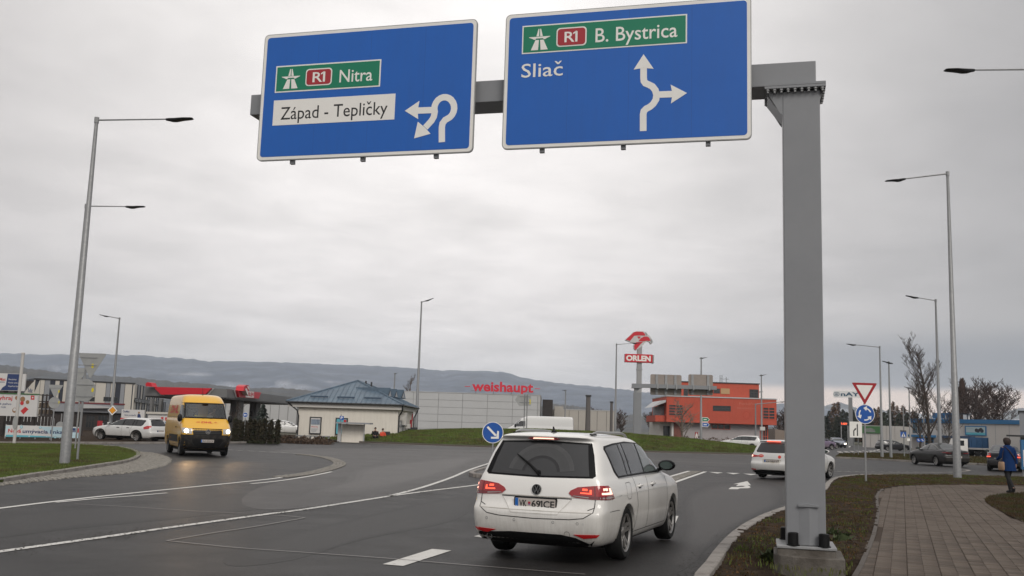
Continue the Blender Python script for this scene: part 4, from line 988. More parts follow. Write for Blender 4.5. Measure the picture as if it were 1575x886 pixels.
M_TYRE = mat('tyre_rubber', (.012, .012, .012), .8, spec=.25, var=.3, vscale=12, bump=.2, bscale=40); M_RIM = mat('alloy_rim', (.36, .35, .34), .3, metal=.75, var=.2, vscale=9, col2=(.12, .1, .08), c2scale=5, c2lo=.5, c2hi=.8)
M_RIMD = mat('dark_rim', (.05, .05, .052), .4, metal=.5); M_HUB = mat('brake_shadow', (.012, .012, .012), .7); M_STEEL = mat('steel_wheel', (.10, .10, .10), .5, metal=.3)
M_CHROME = mat('chrome', (.62, .62, .62), .14, metal=1.0); M_LREF = mat('lamp_red', (.32, .008, .012), .14, coat=1); M_LREFD = mat('lamp_red_dark', (.14, .006, .010), .14, coat=1)
M_LLIT = mat('lamp_red_lit', (1.0, .10, .05), .3, emit=1.3); M_LHOT = mat('lamp_white_hot', (1.0, .55, .42), .3, emit=1.5); M_LCLR = mat('lamp_clear_strip', (.30, .24, .23), .2, coat=1)
M_HEAD = mat('headlamp_glass', (.45, .45, .45), .1, coat=1); M_HLIT = mat('headlamp_lit', (1.0, .86, .62), .3, emit=14); M_RED3 = mat('reflector_red', (.42, .01, .012), .2, coat=1)
M_PLATE = mat('number_plate', (.46, .42, .39), .45); M_PBLUE = mat('plate_blue', (.01, .12, .42), .4); M_ARCH = mat('arch_black', (.010, .010, .010), .9)
M_AMB = mat('amber_lamp', (.75, .25, .02), .25); M_SILV = mat('silver_rail', (.42, .42, .41), .32, metal=.8)

def lz(z, x):
    if isinstance(z, (int, float)): return z
    if x <= z[0][0]: return z[0][1]
    for a, b in zip(z[:-1], z[1:]):
        if x <= b[0]: return lerp(a[1], b[1], (x-a[0])/(b[0]-a[0]))
    return z[-1][1]
NS = 7; TAPER = [.06]
def loop_half(z, xr, xf, w, cr=.17, cf=.40, br=.045, bf=.14, tf=.0):
    xs = xr+br+cr; xe = xf-bf-cf
    q = [(xr, 0), (xr+br*.12, .38*w), (xr+br*.45, .70*w), (xr+br*.85+cr*.04, .905*w), (xr+br+cr*.26, .982*w), (xs, w)]
    q += [(lerp(xs, xe, i/(NS+1)), w) for i in range(1, NS+1)]
    q += [(xe, w), (xf-bf-cf*.34, .965*w), (xf-bf*1.0-cf*.03, .87*w), (xf-bf*.5, .68*w), (xf-bf*.13, .37*w), (xf, 0)]
    mid = (xr+xf)/2; q2 = xr+(xf-xr)*.28
    return [Vector((x, y*(1-tf*max(0, (x-mid)/(xf-mid))**2)*(1-TAPER[0]*max(0, (q2-x)/(q2-xr))**1.6), lz(z, x))) for x, y in q]
def body_mesh(rows, sub=2, arches=(), ar=.36, aw=.30, W_=.9, flare=.0, name='body', archz=None, cutters=()):
    bm = bmesh.new(); L_ = []
    for r in rows:
        h = loop_half(*r[:4], **(r[4] if len(r) > 4 else {})); n = len(h)
        for ax in arches:       # gentle flare over the wheels
            for v in h:
                if .25 < v.z < .85: v.y *= 1+flare*math.exp(-((v.x-ax)/.42)**2)
        L_.append([bm.verts.new(v) for v in h]+[bm.verts.new((v.x, -v.y, v.z)) for v in h[-2:0:-1]])
    N_ = len(L_[0])
    for a, b in zip(L_[:-1], L_[1:]):
        for j in range(N_): bm.faces.new((a[j], a[(j+1) % N_], b[(j+1) % N_], b[j]))
    def cap(l, flip):
        for j in range(n-1):
            a, b = l[j], l[j+1]; c, d = l[(N_-j-1) % N_], l[(N_-j) % N_]
            f = [a, b, c, d]; f = [v for i, v in enumerate(f) if v not in f[:i]]
            if len(f) > 2: bm.faces.new(f[::-1] if flip else f)
    cap(L_[-1], False); cap(L_[0], True)
    bmesh.ops.recalc_face_normals(bm, faces=bm.faces)
    me = bpy.data.meshes.new(name); bm.to_mesh(me); bm.free()
    o = bpy.data.objects.new('tmp', me); COL.objects.link(o); md = o.modifiers.new('s', 'SUBSURF'); md.levels = sub; md.render_levels = sub
    dg = bpy.context.evaluated_depsgraph_get(); m1 = bpy.data.meshes.new_from_object(o.evaluated_get(dg))
    bvh = BVHTree.FromPolygons([v.co.copy() for v in m1.vertices], [tuple(p.vertices) for p in m1.polygons])
    o.modifiers.clear(); o.data = m1; tmp = []
    if arches or cutters:
        m1.materials.append(MATS['arch_black']); m1.materials.append(MATS['arch_black'])
        mb = MB()
        for ax in arches:
            for s in (-1, 1):
                M = Matrix.Translation((ax, s*(W_+.12), archz or ar*.88)) @ Matrix.Rotation(-s*PI/2 if True else 0, 4, 'X')
                mb2 = MB(); n_ = 40; prof = [(0, 0), (ar, 0), (ar, aw+.12), (0, aw+.12)]
                # inward cylinder
                ring = []
                for (r_, d_) in ((ar, 0), (ar, aw+.12)):
                    ring.append([(ax+r_*math.cos(2*PI*i/n_), s*(W_+.12-d_), (archz or ar*.88)+r_*math.sin(2*PI*i/n_)) for i in range(n_)])
                k = len(mb.v); mb.v += ring[0]+ring[1]
                for i in range(n_): mb.f.append((k+i, k+(i+1) % n_, k+n_+(i+1) % n_, k+n_+i))
                mb.f += [tuple(k+i for i in range(n_))[::-1], tuple(k+n_+i for i in range(n_))]; mb.mi = [0]*len(mb.f)
        for c in cutters: c(mb)
        cm = mb.mesh('cut'); b2 = bmesh.new(); b2.from_mesh(cm); bmesh.ops.recalc_face_normals(b2, faces=b2.faces); b2.to_mesh(cm); b2.free()
        cm.materials.append(MATS['arch_black']); cm.materials.append(MATS['arch_black']); cm.polygons.foreach_set('material_index', [1]*len(cm.polygons))
        co = bpy.data.objects.new('cut', cm); COL.objects.link(co); bo = o.modifiers.new('b', 'BOOLEAN'); bo.object = co; bo.operation = 'DIFFERENCE'; bo.solver = 'EXACT'; tmp.append(co)
        dg = bpy.context.evaluated_depsgraph_get(); m2 = bpy.data.meshes.new_from_object(o.evaluated_get(dg)); o.data = m2
    me = o.data; bpy.data.objects.remove(o)
    for t in tmp: bpy.data.objects.remove(t)
    me.materials.clear(); shade(me, 40); me.name = name
    return me, bvh

class Car:
    def __init__(s, name, label, cat, pos, head_, rows, mpaint, scale=(1, 1, 1), sub=2, arches=(1.06, 3.70), ar=.36, W_=.9, group=None, flare=.012, aw=.30, cutters=(), parts_sub=True):
        s.root = empty(name, (pos[0], pos[1], 0.012), head_, label, cat, group); s.root.scale = (1, 1, 1); s.S = Matrix.Diagonal((*scale, 1)); s.sc = scale
        me, s.bvh = body_mesh(rows, sub, arches, ar, aw, W_, flare, cutters=cutters)
        me.transform(s.S); me.materials.append(mpaint); me.materials.append(M_ARCH)
        s.body = link('body', me, None, s.root)
    def fin(s, name, mb, m, parent=None, smooth=False):
        me = mb.mesh(name, smooth); me.transform(s.S); return link(name, me, m, parent or s.root)
    def rays(s, kind):
        if kind == 'rear': return lambda a, b: (Vector((-3, a, b)), Vector((1, 0, 0)))
        if kind == 'front': return lambda a, b: (Vector((9, a, b)), Vector((-1, 0, 0)))
        if kind == 'top': return lambda a, b: (Vector((a, b, 6)), Vector((0, 0, -1)))
        if kind == 'right': return lambda a, b: (Vector((a, -4, b)), Vector((0, 1, 0)))
        if kind == 'left': return lambda a, b: (Vector((a, 4, b)), Vector((0, -1, 0)))
        if kind[0] == 'rc':   # rear corner: a = angle (deg) 0 = rear, 90 = side ; sign
            _, sg, cx, cy = kind
            def f(a, b):
                t = math.radians(a); d = Vector((math.cos(t), -sg*math.sin(t), 0)); c = Vector((cx, sg*cy, b)); return (c-d*3, d)
            return f
        if kind[0] == 'fc':
            _, sg, cx, cy = kind
            def f(a, b):
                t = math.radians(a); d = Vector((-math.cos(t), -sg*math.sin(t), 0)); c = Vector((cx, sg*cy, b)); return (c-d*3, d)
            return f
    def hit(s, kind, a, b, off):
        o, d = s.rays(kind)(a, b); loc, nor, *_ = s.bvh.ray_cast(o, d)
        if loc is None:
            loc, nor, *_ = s.bvh.find_nearest(o+d*3)
        if nor.dot(d) > 0: nor = -nor
        return loc+nor*off, nor
    def patch(s, name, poly, kind, m, off=.004, step=.06, parent=None, skirt=.014, densify=True, sx=1.0):
        pts = []
        n = len(poly); ky = 1.0
        if isinstance(kind, tuple):      # degrees across, metres up: work in an even scale
            ky = 75.0; poly = [(a, b*ky) for a, b in poly]
        for i in range(n):
            a = Vector(poly[i]); b = Vector(poly[(i+1) % n]); k = max(1, int((b-a).length/step)) if densify else 1
            for j in range(k): pts.append(a.lerp(b, j/k))
        nb = len(pts); xs = [p.x for p in pts]; ys = [p.y for p in pts]
        x = min(xs)+step/2; g = []
        while x < max(xs):
            y = min(ys)+step/2
            while y < max(ys):
                if in_poly(x, y, poly): g.append(Vector((x, y)))
                y += step
            x += step
        vv, ee, ff, *_ = geometry.delaunay_2d_cdt(pts+g, [], [list(range(nb))], 1, 1e-6)
        V = []; Nn = []
        for p in vv:
            q, nr = s.hit(kind, p.x, p.y/ky, off); V.append(q); Nn.append(nr)
        ed = {}
        F_ = []
        for f in ff:
            f = list(f); a, b, c = V[f[0]], V[f[1]], V[f[2]]
            if (b-a).cross(c-a).dot(Nn[f[0]]) < 0: f = f[::-1]
            F_.append(tuple(f))
        for f in F_:
            for i in range(len(f)): ed[(f[i], f[(i+1) % len(f)])] = 1
        mb = MB(); mb.add(V, F_)
        if skirt:
            bd = [e for e in ed if (e[1], e[0]) not in ed]; k = len(V)
            lo = [V[i]-Nn[i]*skirt for i in range(len(V))]
            mb.v += [tuple(q) for q in lo]; mb.f += [(b, a, a+k, b+k) for a, b in bd]; mb.mi += [0]*len(bd)
        me = mb.mesh(name); me.transform(s.S); shade(me, 30)
        return link(name, me, m, parent or s.root)
    def ribbon(s, name, pts, kind, w, m, off=.003, parent=None, step=.05, closed=False):
        q = [Vector(p) for p in pts];
        if closed: q.append(q[0])
        d = []
        for a, b in zip(q[:-1], q[1:]):
            k = max(1, int((b-a).length/step))
            d += [a.lerp(b, j/k) for j in range(k)]
        d.append(q[-1]); n = len(d)
        poly = stroke([tuple(p) for p in d], w); V = [s.hit(kind, p[0], p[1], off)[0] for p in poly]
        mb = MB(); mb.add(V, [(i, 2*n-1-i, 2*n-2-i, i+1) for i in range(n-1)])
        return s.fin(name, mb, m, parent)
    def text(s, name, body, u0, u1, zb, cap, kind, m, off=.006, bold=.01, parent=None, flip=False, slant=0):
        vs, fs = text_geo(body, bold); x0 = min(v[0] for v in vs); x1 = max(v[0] for v in vs); kz = cap/.73; k = (u1-u0)/(x1-x0)
        V = []
        for v in vs:
            z = v[1]*kz; u = u0+(v[0]-x0)*k+slant*z*(1 if u1 > u0 else -1)
            V.append(s.hit(kind, u, zb+z, off)[0])
        mb = MB(); mb.add(V, fs); return s.fin(name, mb, m, parent)
    def wheels(s, xs, y, r, w=.21, rim='alloy', rimr=None, spokes=5, steer=0):
        """each tyre with its rim"""
        rr = rimr or r*.69
        mb = MB(); prof = [(rr, -w/2+.015), (rr+.02, -w/2), (r-.035, -w/2-.004), (r-.010, -w/2+.018), (r, -w/2+.045), (r, w/2-.045), (r-.010, w/2-.018), (r-.035, w/2+.004), (rr+.02, w/2), (rr, w/2-.015), (rr-.02, 0)]
        mb.lathe(prof, 36, Matrix.Rotation(PI/2, 4, 'X'), closed=True); ty = mb.mesh('tyre', True); ty.materials.append(M_TYRE)
        mb = MB(); RX = Matrix.Rotation(PI/2, 4, 'X')     # outer face towards -y
        mb.lathe([(rr+.004, w/2-.005), (rr+.004, w/2-.02), (rr-.02, w/2-.03), (rr-.035, -w/2+.05), (0, -w/2+.05)], 32, RX); 
        nb = len(mb.f)
        mb.lathe([(rr+.008, w/2-.004), (rr-.014, w/2-.010), (rr-.020, w/2-.04), (rr-.004, w/2-.03)], 36, RX, closed=True)
        if rim == 'alloy':
            for k in range(spokes):
                for da in (-.17, .17) if spokes == 5 else (0,):
                    a = 2*PI*k/spokes+.3; c, s_ = math.cos, math.sin
                    p0 = Vector((.045*c(a+da*1.5), -(w/2-.05), .045*s_(a+da*1.5))); p1 = Vector(((rr-.01)*c(a+da), -(w/2-.022), (rr-.01)*s_(a+da)))
                    t = (p1-p0).normalized().cross(Vector((0, 1, 0))); w0, w1 = (.020, .015) if spokes == 5 else (.035, .028)
                    mb.add([p0+t*w0, p0-t*w0, p1-t*w1, p1+t*w1, p0+t*w0*1.3+Vector((0, .03, 0)), p0-t*w0*1.3+Vector((0, .03, 0)), p1-t*w1*1.3+Vector((0, .03, 0)), p1+t*w1*1.3+Vector((0, .03, 0))],
                           [(0, 1, 2, 3), (0, 4, 5, 1), (1, 5, 6, 2), (2, 6, 7, 3), (3, 7, 4, 0)])
            mb.lathe([(.075, w/2-.06), (.07, w/2-.045), (.03, w/2-.035), (0, w/2-.034)], 16, RX)
        else:
            mb.lathe([(rr-.01, w/2-.035), (rr-.05, w/2-.05), (rr*.55, w/2-.035), (.07, w/2-.05), (.06, w/2-.02), (0, w/2-.02)], 24, RX)
            for k in range(8): 
                a = 2*PI*k/8; mb.lathe([(0, w/2-.030), (.022, w/2-.031)], 8, Matrix.Translation((rr*.72*math.cos(a), 0, rr*.72*math.sin(a))) @ RX)
        mb.mi = [0]*nb+[1]*(len(mb.f)-nb)
        rm = mb.mesh('rim', False); rm.materials.append(M_HUB); rm.materials.append({'alloy': M_RIM, 'dark': M_RIMD, 'steel': M_STEEL}.get(rim, M_RIM)); shade(rm, 30)
        for i, x in enumerate(xs):
            for sd_ in (-1, 1):
                o = link('wheel', ty, None, s.root, Matrix.Translation((x*s.sc[0], sd_*y*s.sc[1], r)) @ Matrix.Rotation((0 if sd_ < 0 else PI)+(steer if i else 0), 4, 'Z') @ Matrix.Rotation(random.uniform(0, 6), 4, 'Y'))
                link('rim', rm, None, o)

EST = [(.19, .25, 4.30, .76), (.22, .10, 4.44, .835), (.34, .025, 4.53, .880), (.47, .005, 4.56, .893), (.575, .0, 4.56, .899), (.615, .035, 4.555, .900), (.66, .085, 4.54, .900),
       (.76, .10, 4.50, .897), ([(0, .84), (3.2, .84), (4.2, .79), (4.5, .75)], .112, 4.45, .886), ([(0, .945), (3.3, .955), (3.9, .90), (4.35, .80)], .135, 4.29, .860),
       ([(0, .985), (3.3, .99), (3.5, 1.0)], .155, 3.40, .825, dict(cf=.3, bf=.12)), (1.10, .205, 3.18, .797, dict(cf=.3, br=.05)), (1.22, .275, 2.95, .760, dict(cf=.28, br=.05)), (1.34, .350, 2.68, .712, dict(cf=.26, br=.06, cr=.2)),
       (1.395, .375, 2.50, .680, dict(cf=.25, br=.07, cr=.2)), (1.425, .27, 2.36, .635, dict(cf=.24, br=.06, cr=.2)), (1.452, .31, 2.2, .555, dict(cf=.3, br=.08)), (1.475, .50, 2.0, .38, dict(cf=.3, br=.1)), (1.482, .9, 1.7, .18, dict(cf=.2, br=.08))]
# side glazing outlines in the side plane (x from the tail, z up)
SG_ALL = [(.56, 1.30), (.60, 1.335), (.95, 1.365), (1.6, 1.388), (2.2, 1.37), (2.62, 1.31), (3.02, 1.14), (3.32, 1.0), (3.28, .975), (2.2, .975), (1.2, .970), (.80, .965), (.70, 1.04)]
SG_Q = [(.60, 1.295), (.63, 1.315), (.95, 1.343), (1.13, 1.35), (1.21, .99), (.82, .985), (.74, 1.05)]
SG_V = [(1.17, 1.352), (1.32, 1.36), (1.40, .992), (1.25, .99)]
SG_R = [(1.37, 1.362), (1.62, 1.366), (2.02, 1.36), (2.10, .995), (1.45, .992)]
SG_F = [(2.09, 1.356), (2.25, 1.345), (2.58, 1.292), (2.98, 1.13), (3.20, 1.015), (3.2, .998), (2.17, .995)]
def mirror_y(p): return [(-a, b) for a, b in p]
def glaze(c, side, mats=(G_DARK, G_DARK, G_MID), quarter=True, polys=(SG_Q, SG_V, SG_R, SG_F), allp=SG_ALL):
    w = c.patch('window_surround', allp, side, M_TRIM, .003, .09)
    Q, V_, R_2, F_2 = polys
    if Q: c.patch('window_pane', Q, side, mats[0], .007, .1, w)
    if V_: c.patch('window_pane', V_, side, mats[0], .007, .1, w)
    if R_2: c.patch('window_pane', R_2, side, mats[1], .007, .1, w)
    if F_2: c.patch('window_pane', F_2, side, mats[2], .007, .1, w)
    return w
def mirror(c, side, x=3.08, z=1.02, y=.86, mpaint=None, big=False, mname='wing_mirror'):
    sg = -1 if side == 'right' else 1
    mb = MB(); k = 1.0; w, h, d = (.13, .075, .075) if not big else (.10, .17, .08)
    n = 12; secs = [(-1, .82), (-.6, 1), (.3, .92), (1, .25)]
    for t, s_ in secs: mb.v += [(x+.0+t*d, sg*(y+.09+w*s_*math.cos(a)*1.0), z+.05+h*s_*math.sin(a)) for a in [2*PI*j/n for j in range(n)]]
    for i in range(len(secs)-1):
        for j in range(n): q = (i*n+j, i*n+(j+1) % n, (i+1)*n+(j+1) % n, (i+1)*n+j); mb.f.append(q)
    mb.f += [tuple(range(n)), tuple((len(secs)-1)*n+j for j in range(n))]; mb.mi = [0]*len(mb.f)
    o = c.fin(mname, mb, mpaint or M_TRIM, None, True)
    mb = MB(); kk = x-d-.004; mb.v = [(kk, sg*(y+.09+w*.72*math.cos(a)), z+.05+h*.72*math.sin(a)) for a in [2*PI*j/n for j in range(n)]]; mb.f = [tuple(range(n))]; mb.mi = [0]
    c.fin('mirror_glass', mb, mat('mirror_glass', (.10, .13, .12), .06, metal=.6), o)
    mb = MB(); mb.bar((x, sg*(y-.06), z-.02), (x, sg*(y+.10), z+.02), .06, .04); c.fin('mirror_arm', mb, M_BLACK, o)
    return o
def plate(c, kind, yc, zc, textv, w=.52, h=.115, off=.012, tilt=0, flipy=False, tsize=.085):
    """number plate built as a small board in front of the body"""
    x = c.hit(kind, yc, zc, off)[0].x; sg = -1 if kind == 'rear' else 1      # outward direction in x
    rt = -1 if kind == 'rear' else 1          # screen right in y: rear view -> -y ; front view -> +y
    M = Matrix(((0, -sg*-1, 0, x), (rt, 0, 0, yc), (0, 0, 1, zc), (0, 0, 0, 1)))
    # local: x' right on the plate, y' into the body, z' up
    M = Matrix(((0, -sg, 0, x), (rt, 0, 0, yc), (0, 0, 1, zc), (0, 0, 0, 1)))
    mb = MB(); mb.prism(rrect(-w/2-.014, -h/2-.024, w/2+.014, h/2+.012, .012), -.010, .02, M); fr = c.fin('plate_holder', mb, M_BLACK)
    mb = MB(); mb.prism(rrect(-w/2, -h/2, w/2, h/2, .008), -.014, -.0101, M); p = c.fin('number_plate', mb, M_PLATE, fr)
    mb = MB(); mb.prism([(-w/2+.002, -h/2+.002), (-w/2+.042, -h/2+.002), (-w/2+.042, h/2-.002), (-w/2+.002, h/2-.002)], -.0155, -.0141, M); c.fin('country_band', mb, M_PBLUE, fr)
    return M, fr

def door_lines(c, side, full=True):
    R_ = c.ribbon
    R_('door_seam', [(2.13, .965), (2.15, .80), (2.155, .55), (2.13, .30)], side, .010, M_SEAM)
    R_('door_seam', [(1.42, .97), (1.50, .80), (1.56, .62), (1.50, .45), (1.42, .30)], side, .010, M_SEAM)
    R_('door_seam', [(3.22, .97), (3.30, .80), (3.29, .5), (3.24, .30)], side, .010, M_SEAM)
    R_('sill_seam', [(1.42, .30), (3.24, .30)], side, .008, M_SEAM)
    R_('window_strip', [(.80, .958), (1.2, .962), (2.2, .966), (3.28, .966)], side, .010, M_SILV if full else M_TRIM, off=.006)
    for x in (1.60, 2.33):
        q, nr = c.hit(side, x+.1, .845, .022); sg = -1 if side == 'right' else 1
        mb = MB(); mb.tube([(x, q.y-sg*.025, .838), (x+.03, q.y, .848), (x+.17, q.y, .85), (x+.20, q.y-sg*.025, .842)], [.012, .017, .017, .010], 8)
        o = c.fin('door_handle', mb, c.body.data.materials[0], None, True)
        c.patch('handle_recess', disc(x+.09, .838, .06, 14, rz=.03), side, M_SEAM, .0025, .04, o, skirt=0)

# ------------------------------------------------------------ the white estate car in front
HD = math.radians(90-21.7)
_rw = G(960.5, 862); _h = Vector((math.cos(HD), math.sin(HD), 0)); _l = Vector((-_h.y, _h.x, 0))
GP = _rw+_l*.86-_h*1.06
c = Car('estate_car', 'white estate car braking in the near lane, dirty tailgate towards the viewer', 'car', GP, HD, EST, P_WHITE, scale=(1.0, 1.0, 1.058), ar=.350)
c.wheels((1.06, 3.70), .775, .334, .215)
for s_ in ('right', 'left'):
    glaze(c, s_, (G_DARK, G_DARK, G_LITE)); door_lines(c, s_); mirror(c, s_, mpaint=P_WHITE if s_ == 'left' else M_TRIM)
    sg = -1 if s_ == 'right' else 1
    # roof rail: a bar springing from the roof
    mb = MB(); pts = []
    for t in np.linspace(0, 1, 16):
        x = lerp(.62, 2.45, t); yy = sg*lerp(.515, .545, math.sin(PI*t)); zt_ = c.hit('top', x, yy, 0)[0].z; rise = .045*min(1, math.sin(PI*min(max(t, .001), .999))*3.2)
        pts.append((x, yy, zt_+rise-.004))
    mb.tube(pts, [.010]+[.017]*14+[.010], 8); c.fin('roof_rail', mb, M_SILV, None, True)
    c.patch('rail_foot', [(.62, sg*.50), (.80, sg*.495), (.80, sg*.545), (.62, sg*.535)], 'top', M_TRIM, .02, .08)
    c.ribbon('roof_seam', [(.50, sg*.475), (1.2, sg*.50), (2.2, sg*.50)], 'top', .007, M_SEAM)
    # wheel arch lips
    for ax in (1.06, 3.70):
        c.ribbon('arch_lip', [(ax+.362*math.cos(t), .31+.362*math.sin(t)) for t in np.linspace(-.1, PI+.1, 20)], s_, .018, P_WHITE, .006)
    c.ribbon('crease', [(.50, .755), (1.5, .775), (3.3, .775)], s_, .006, M_SEAM if False else P_WHITE, .004)
    c.ribbon('bumper_seam', [(.33, .60), (.62, .605), (.70, .60)], s_, .006, M_SEAM)
    c.ribbon('lamp_seam', [(.42, .73), (.50, .755), (.80, .765)], s_, .005, M_SEAM)
c.ribbon('fuel_flap', [(1.02, .90), (1.20, .905), (1.235, .88), (1.225, .74), (1.19, .71), (1.07, .71), (1.03, .74)], 'right', .006, M_SEAM, closed=True)
# rear glass
rg = c.patch('rear_window', [(-.715, 1.00), (-.68, .972), (0, .960), (.68, .972), (.715, 1.00), (.655, 1.22), (.595, 1.365), (0, 1.386), (-.595, 1.365), (-.655, 1.22)], 'rear', M_TRIM, .003, .07)
gl_rear = mat('rear_glass', (.030, .031, .033), .16, spec=.6, coat=.2, var=.1, vscale=2)
c.patch('rear_pane', [(-.64, .99), (0, .978), (.64, .99), (.555, 1.343), (0, 1.362), (-.555, 1.343)], 'rear', gl_rear, .007, .06, rg)
# arcs of paler and darker tone on the rear glass
M_GARC = mat('arc_glass', (.062, .063, .065), .26, spec=.5, var=.15, vscale=6); M_GARC2 = mat('arc_glass_dark', (.022, .022, .024), .18, spec=.5)
def zclip(p): return (p[0], min(p[1], 1.34))
for r0_, r1_, mm in ((.30, .345, M_GARC), (.17, .20, M_GARC2)):
    pts = [(-(r1_*1.25)*math.cos(t)-.02, 1.005+r1_*math.sin(t)) for t in np.linspace(.12, PI-.12, 18)]+[(-(r0_*1.25)*math.cos(t)-.02, 1.005+r0_*math.sin(t)) for t in np.linspace(PI-.12, .12, 18)]
    c.patch('wiper_trace', [zclip(p) for p in pts], 'rear', mm, .0085, .05, rg, skirt=0)
pts = [(-(.30*1.25)*math.cos(t)-.02, 1.005+.30*math.sin(t)) for t in np.linspace(.12, PI-.12, 18)]+[(-(.20*1.25)*math.cos(t)-.02, 1.005+.20*math.sin(t)) for t in np.linspace(PI-.12, .12, 18)]
c.patch('wiper_trace', pts, 'rear', mat('arc_glass_mid', (.052, .053, .055), .24, spec=.5, var=.12, vscale=5), .008, .05, rg, skirt=0)
# wiper
a_, _ = c.hit('rear', .0, 1.0, .03); b_, _ = c.hit('rear', .32, 1.20, .03); m_, _ = c.hit('rear', .14, 1.10, .035)
mb = MB(); mb.tube([a_, m_, b_], [.020, .013, .007], 6); mb.tube([a_+Vector((.04, 0, 0)), a_-Vector((.012, 0, 0))], [.03, .024], 10); c.fin('rear_wiper', mb, M_BLACK, None, True)
# third brake lamp, antenna
x0_ = c.hit('rear', 0, 1.412, 0)[0].x
mb = MB(); mb.prism([(-.21, 1.400), (-.17, 1.420), (.17, 1.420), (.21, 1.400), (.16, 1.392), (-.16, 1.392)], x0_-.012, x0_+.05, Matrix(((0, 1, 0, 0), (-1, 0, 0, 0), (0, 0, 1, 0), (0, 0, 0, 1)))); bl_ = c.fin('brake_light', mb, M_LREFD)
mb = MB(); mb.prism([(-.14, 1.400), (-.13, 1.413), (.13, 1.413), (.14, 1.400)], x0_-.018, x0_-.0125, Matrix(((0, 1, 0, 0), (-1, 0, 0, 0), (0, 0, 1, 0), (0, 0, 0, 1)))); c.fin('light_strip', mb, M_LHOT, bl_)
zt_ = c.hit('top', .72, 0, 0)[0].z; mb = MB(); mb.tube([(.70, 0, zt_-.004), (.70, 0, zt_+.02)], [.045, .03], 12); mb.prism([(.66, zt_+.01), (.75, zt_+.01), (.68, zt_+.07), (.665, zt_+.07)], -.006, .006); c.fin('antenna', mb, M_BLACK, None)
# tail lamps: wrapped round the corner (angle in degrees from the tail, z up)
for sg in (-1, 1):
    K = ('rc', sg, .95, .30)
    def AY(y): # angle for a given |y| on the tail (cast from centre (.95,.30))
        return math.degrees(math.atan2(y-.30, .83))
    outer = [(AY(.415)-.5, .80), (AY(.43), .83), (AY(.52), .870), (AY(.66), .885), (AY(.80), .895), (41, .895), (44, .865), (51.5, .745), (40, .738), (AY(.70), .742), (AY(.52), .752), (AY(.45), .765)]
    tl = c.patch('tail_light', outer, K, M_LREF, .010, 3.0, skirt=.02)
    def sp_(poly, m, nm='light_element', off=.013): c.patch(nm, poly, K, m, off, 3.0, tl, skirt=0)
    sp_([(AY(.45), .768), (AY(.52), .757), (AY(.70), .747), (40, .743), (50.8, .750), (49, .776), (AY(.70), .776), (AY(.47), .782)], M_LREFD, 'lower_strip', .0115)
    sp_([(AY(.455), .770), (AY(.66), .752), (AY(.66), .766), (AY(.47), .776)], M_LCLR, 'clear_strip', .0125)
    sp_([(31.5, .748), (49.5, .753), (48, .768), (31.5, .766)], M_LCLR, 'clear_strip', .0125)
    # lit L shapes
    s1, s2 = AY(.735), 32.0
    c.patch('light_element', [(s1, .885), (s1+.9, .886), (s1+.9, .742), (s1, .742)], K, M_LREFD, .0125, 3, tl, skirt=0)
    sp_([(AY(.555), .800), (AY(.70), .797), (AY(.70), .845), (AY(.675), .845), (AY(.675), .812), (AY(.555), .814)], M_LLIT)
    sp_([(AY(.58), .835), (AY(.645), .833), (AY(.645), .855), (AY(.58), .857)], M_LLIT)
    sp_([(33.0, .795), (46.5, .795), (43.2, .865), (40.6, .865), (41.8, .818), (33.0, .816)], M_LHOT)
    sp_([(34.2, .838), (38.8, .838), (38.8, .865), (34.2, .865)], M_LHOT)
# tailgate lines, plate recess, badge
c.ribbon('tailgate_seam', [(.735, .74), (.735, .60+.05), (.66, .62)], 'rear', .008, M_SEAM); c.ribbon('tailgate_seam', [(-.735, .74), (-.735, .65), (-.66, .62)], 'rear', .008, M_SEAM)
c.ribbon('tailgate_seam', [(-.735, .70), (-.73, .60), (-.62, .535), (-.45, .515), (0, .505), (.45, .515), (.62, .535), (.73, .60), (.735, .70)], 'rear', .009, M_SEAM)
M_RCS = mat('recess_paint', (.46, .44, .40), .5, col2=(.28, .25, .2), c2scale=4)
c.patch('plate_recess', [(-.45, .735), (.45, .735), (.30, .565), (.22, .55), (-.22, .55), (-.30, .565)], 'rear', P_WHITE, .0025, .06, skirt=0)
c.ribbon('recess_edge', [(-.45, .737), (.45, .737)], 'rear', .010, M_SEAM, .008)
c.ribbon('recess_edge', [(-.45, .735), (-.30, .56), (.30, .56), (.45, .735)], 'rear', .004, M_RCS, .006)
c.ribbon('crease', [(-.72, .755), (-.40, .750), (.40, .750), (.72, .755)], 'rear', .006, M_RCS, .005)
M_, fr = plate(c, 'rear', 0, .665, 'VK 691CE')
mb = MB(); text_on(mb, 'VK', -.205, -.105, -.038, .078, -.016, .02, M=M_); text_on(mb, '691CE', -.045, .25, -.038, .078, -.016, .02, M=M_); c.fin('plate_lettering', mb, M_TXTB, fr)
mb = MB(); mb.prism([(-.09, .02), (-.06, .02), (-.06, -.005), (-.075, -.022), (-.09, -.005)], -.0165, -.0142, M_); c.fin('plate_crest', mb, M_RED, fr)
mb = MB(); mb.prism([(-.085, -.004), (-.065, -.004), (-.066, -.009), (-.075, -.017), (-.084, -.009)], -.0172, -.0166, M_); c.fin('plate_crest_hill', mb, M_PBLUE, fr)
mb = MB(); text_on(mb, 'SK', -.252, -.226, -.048, .022, -.0162, .0, M=M_); c.fin('country_letters', mb, M_WHITE, fr)
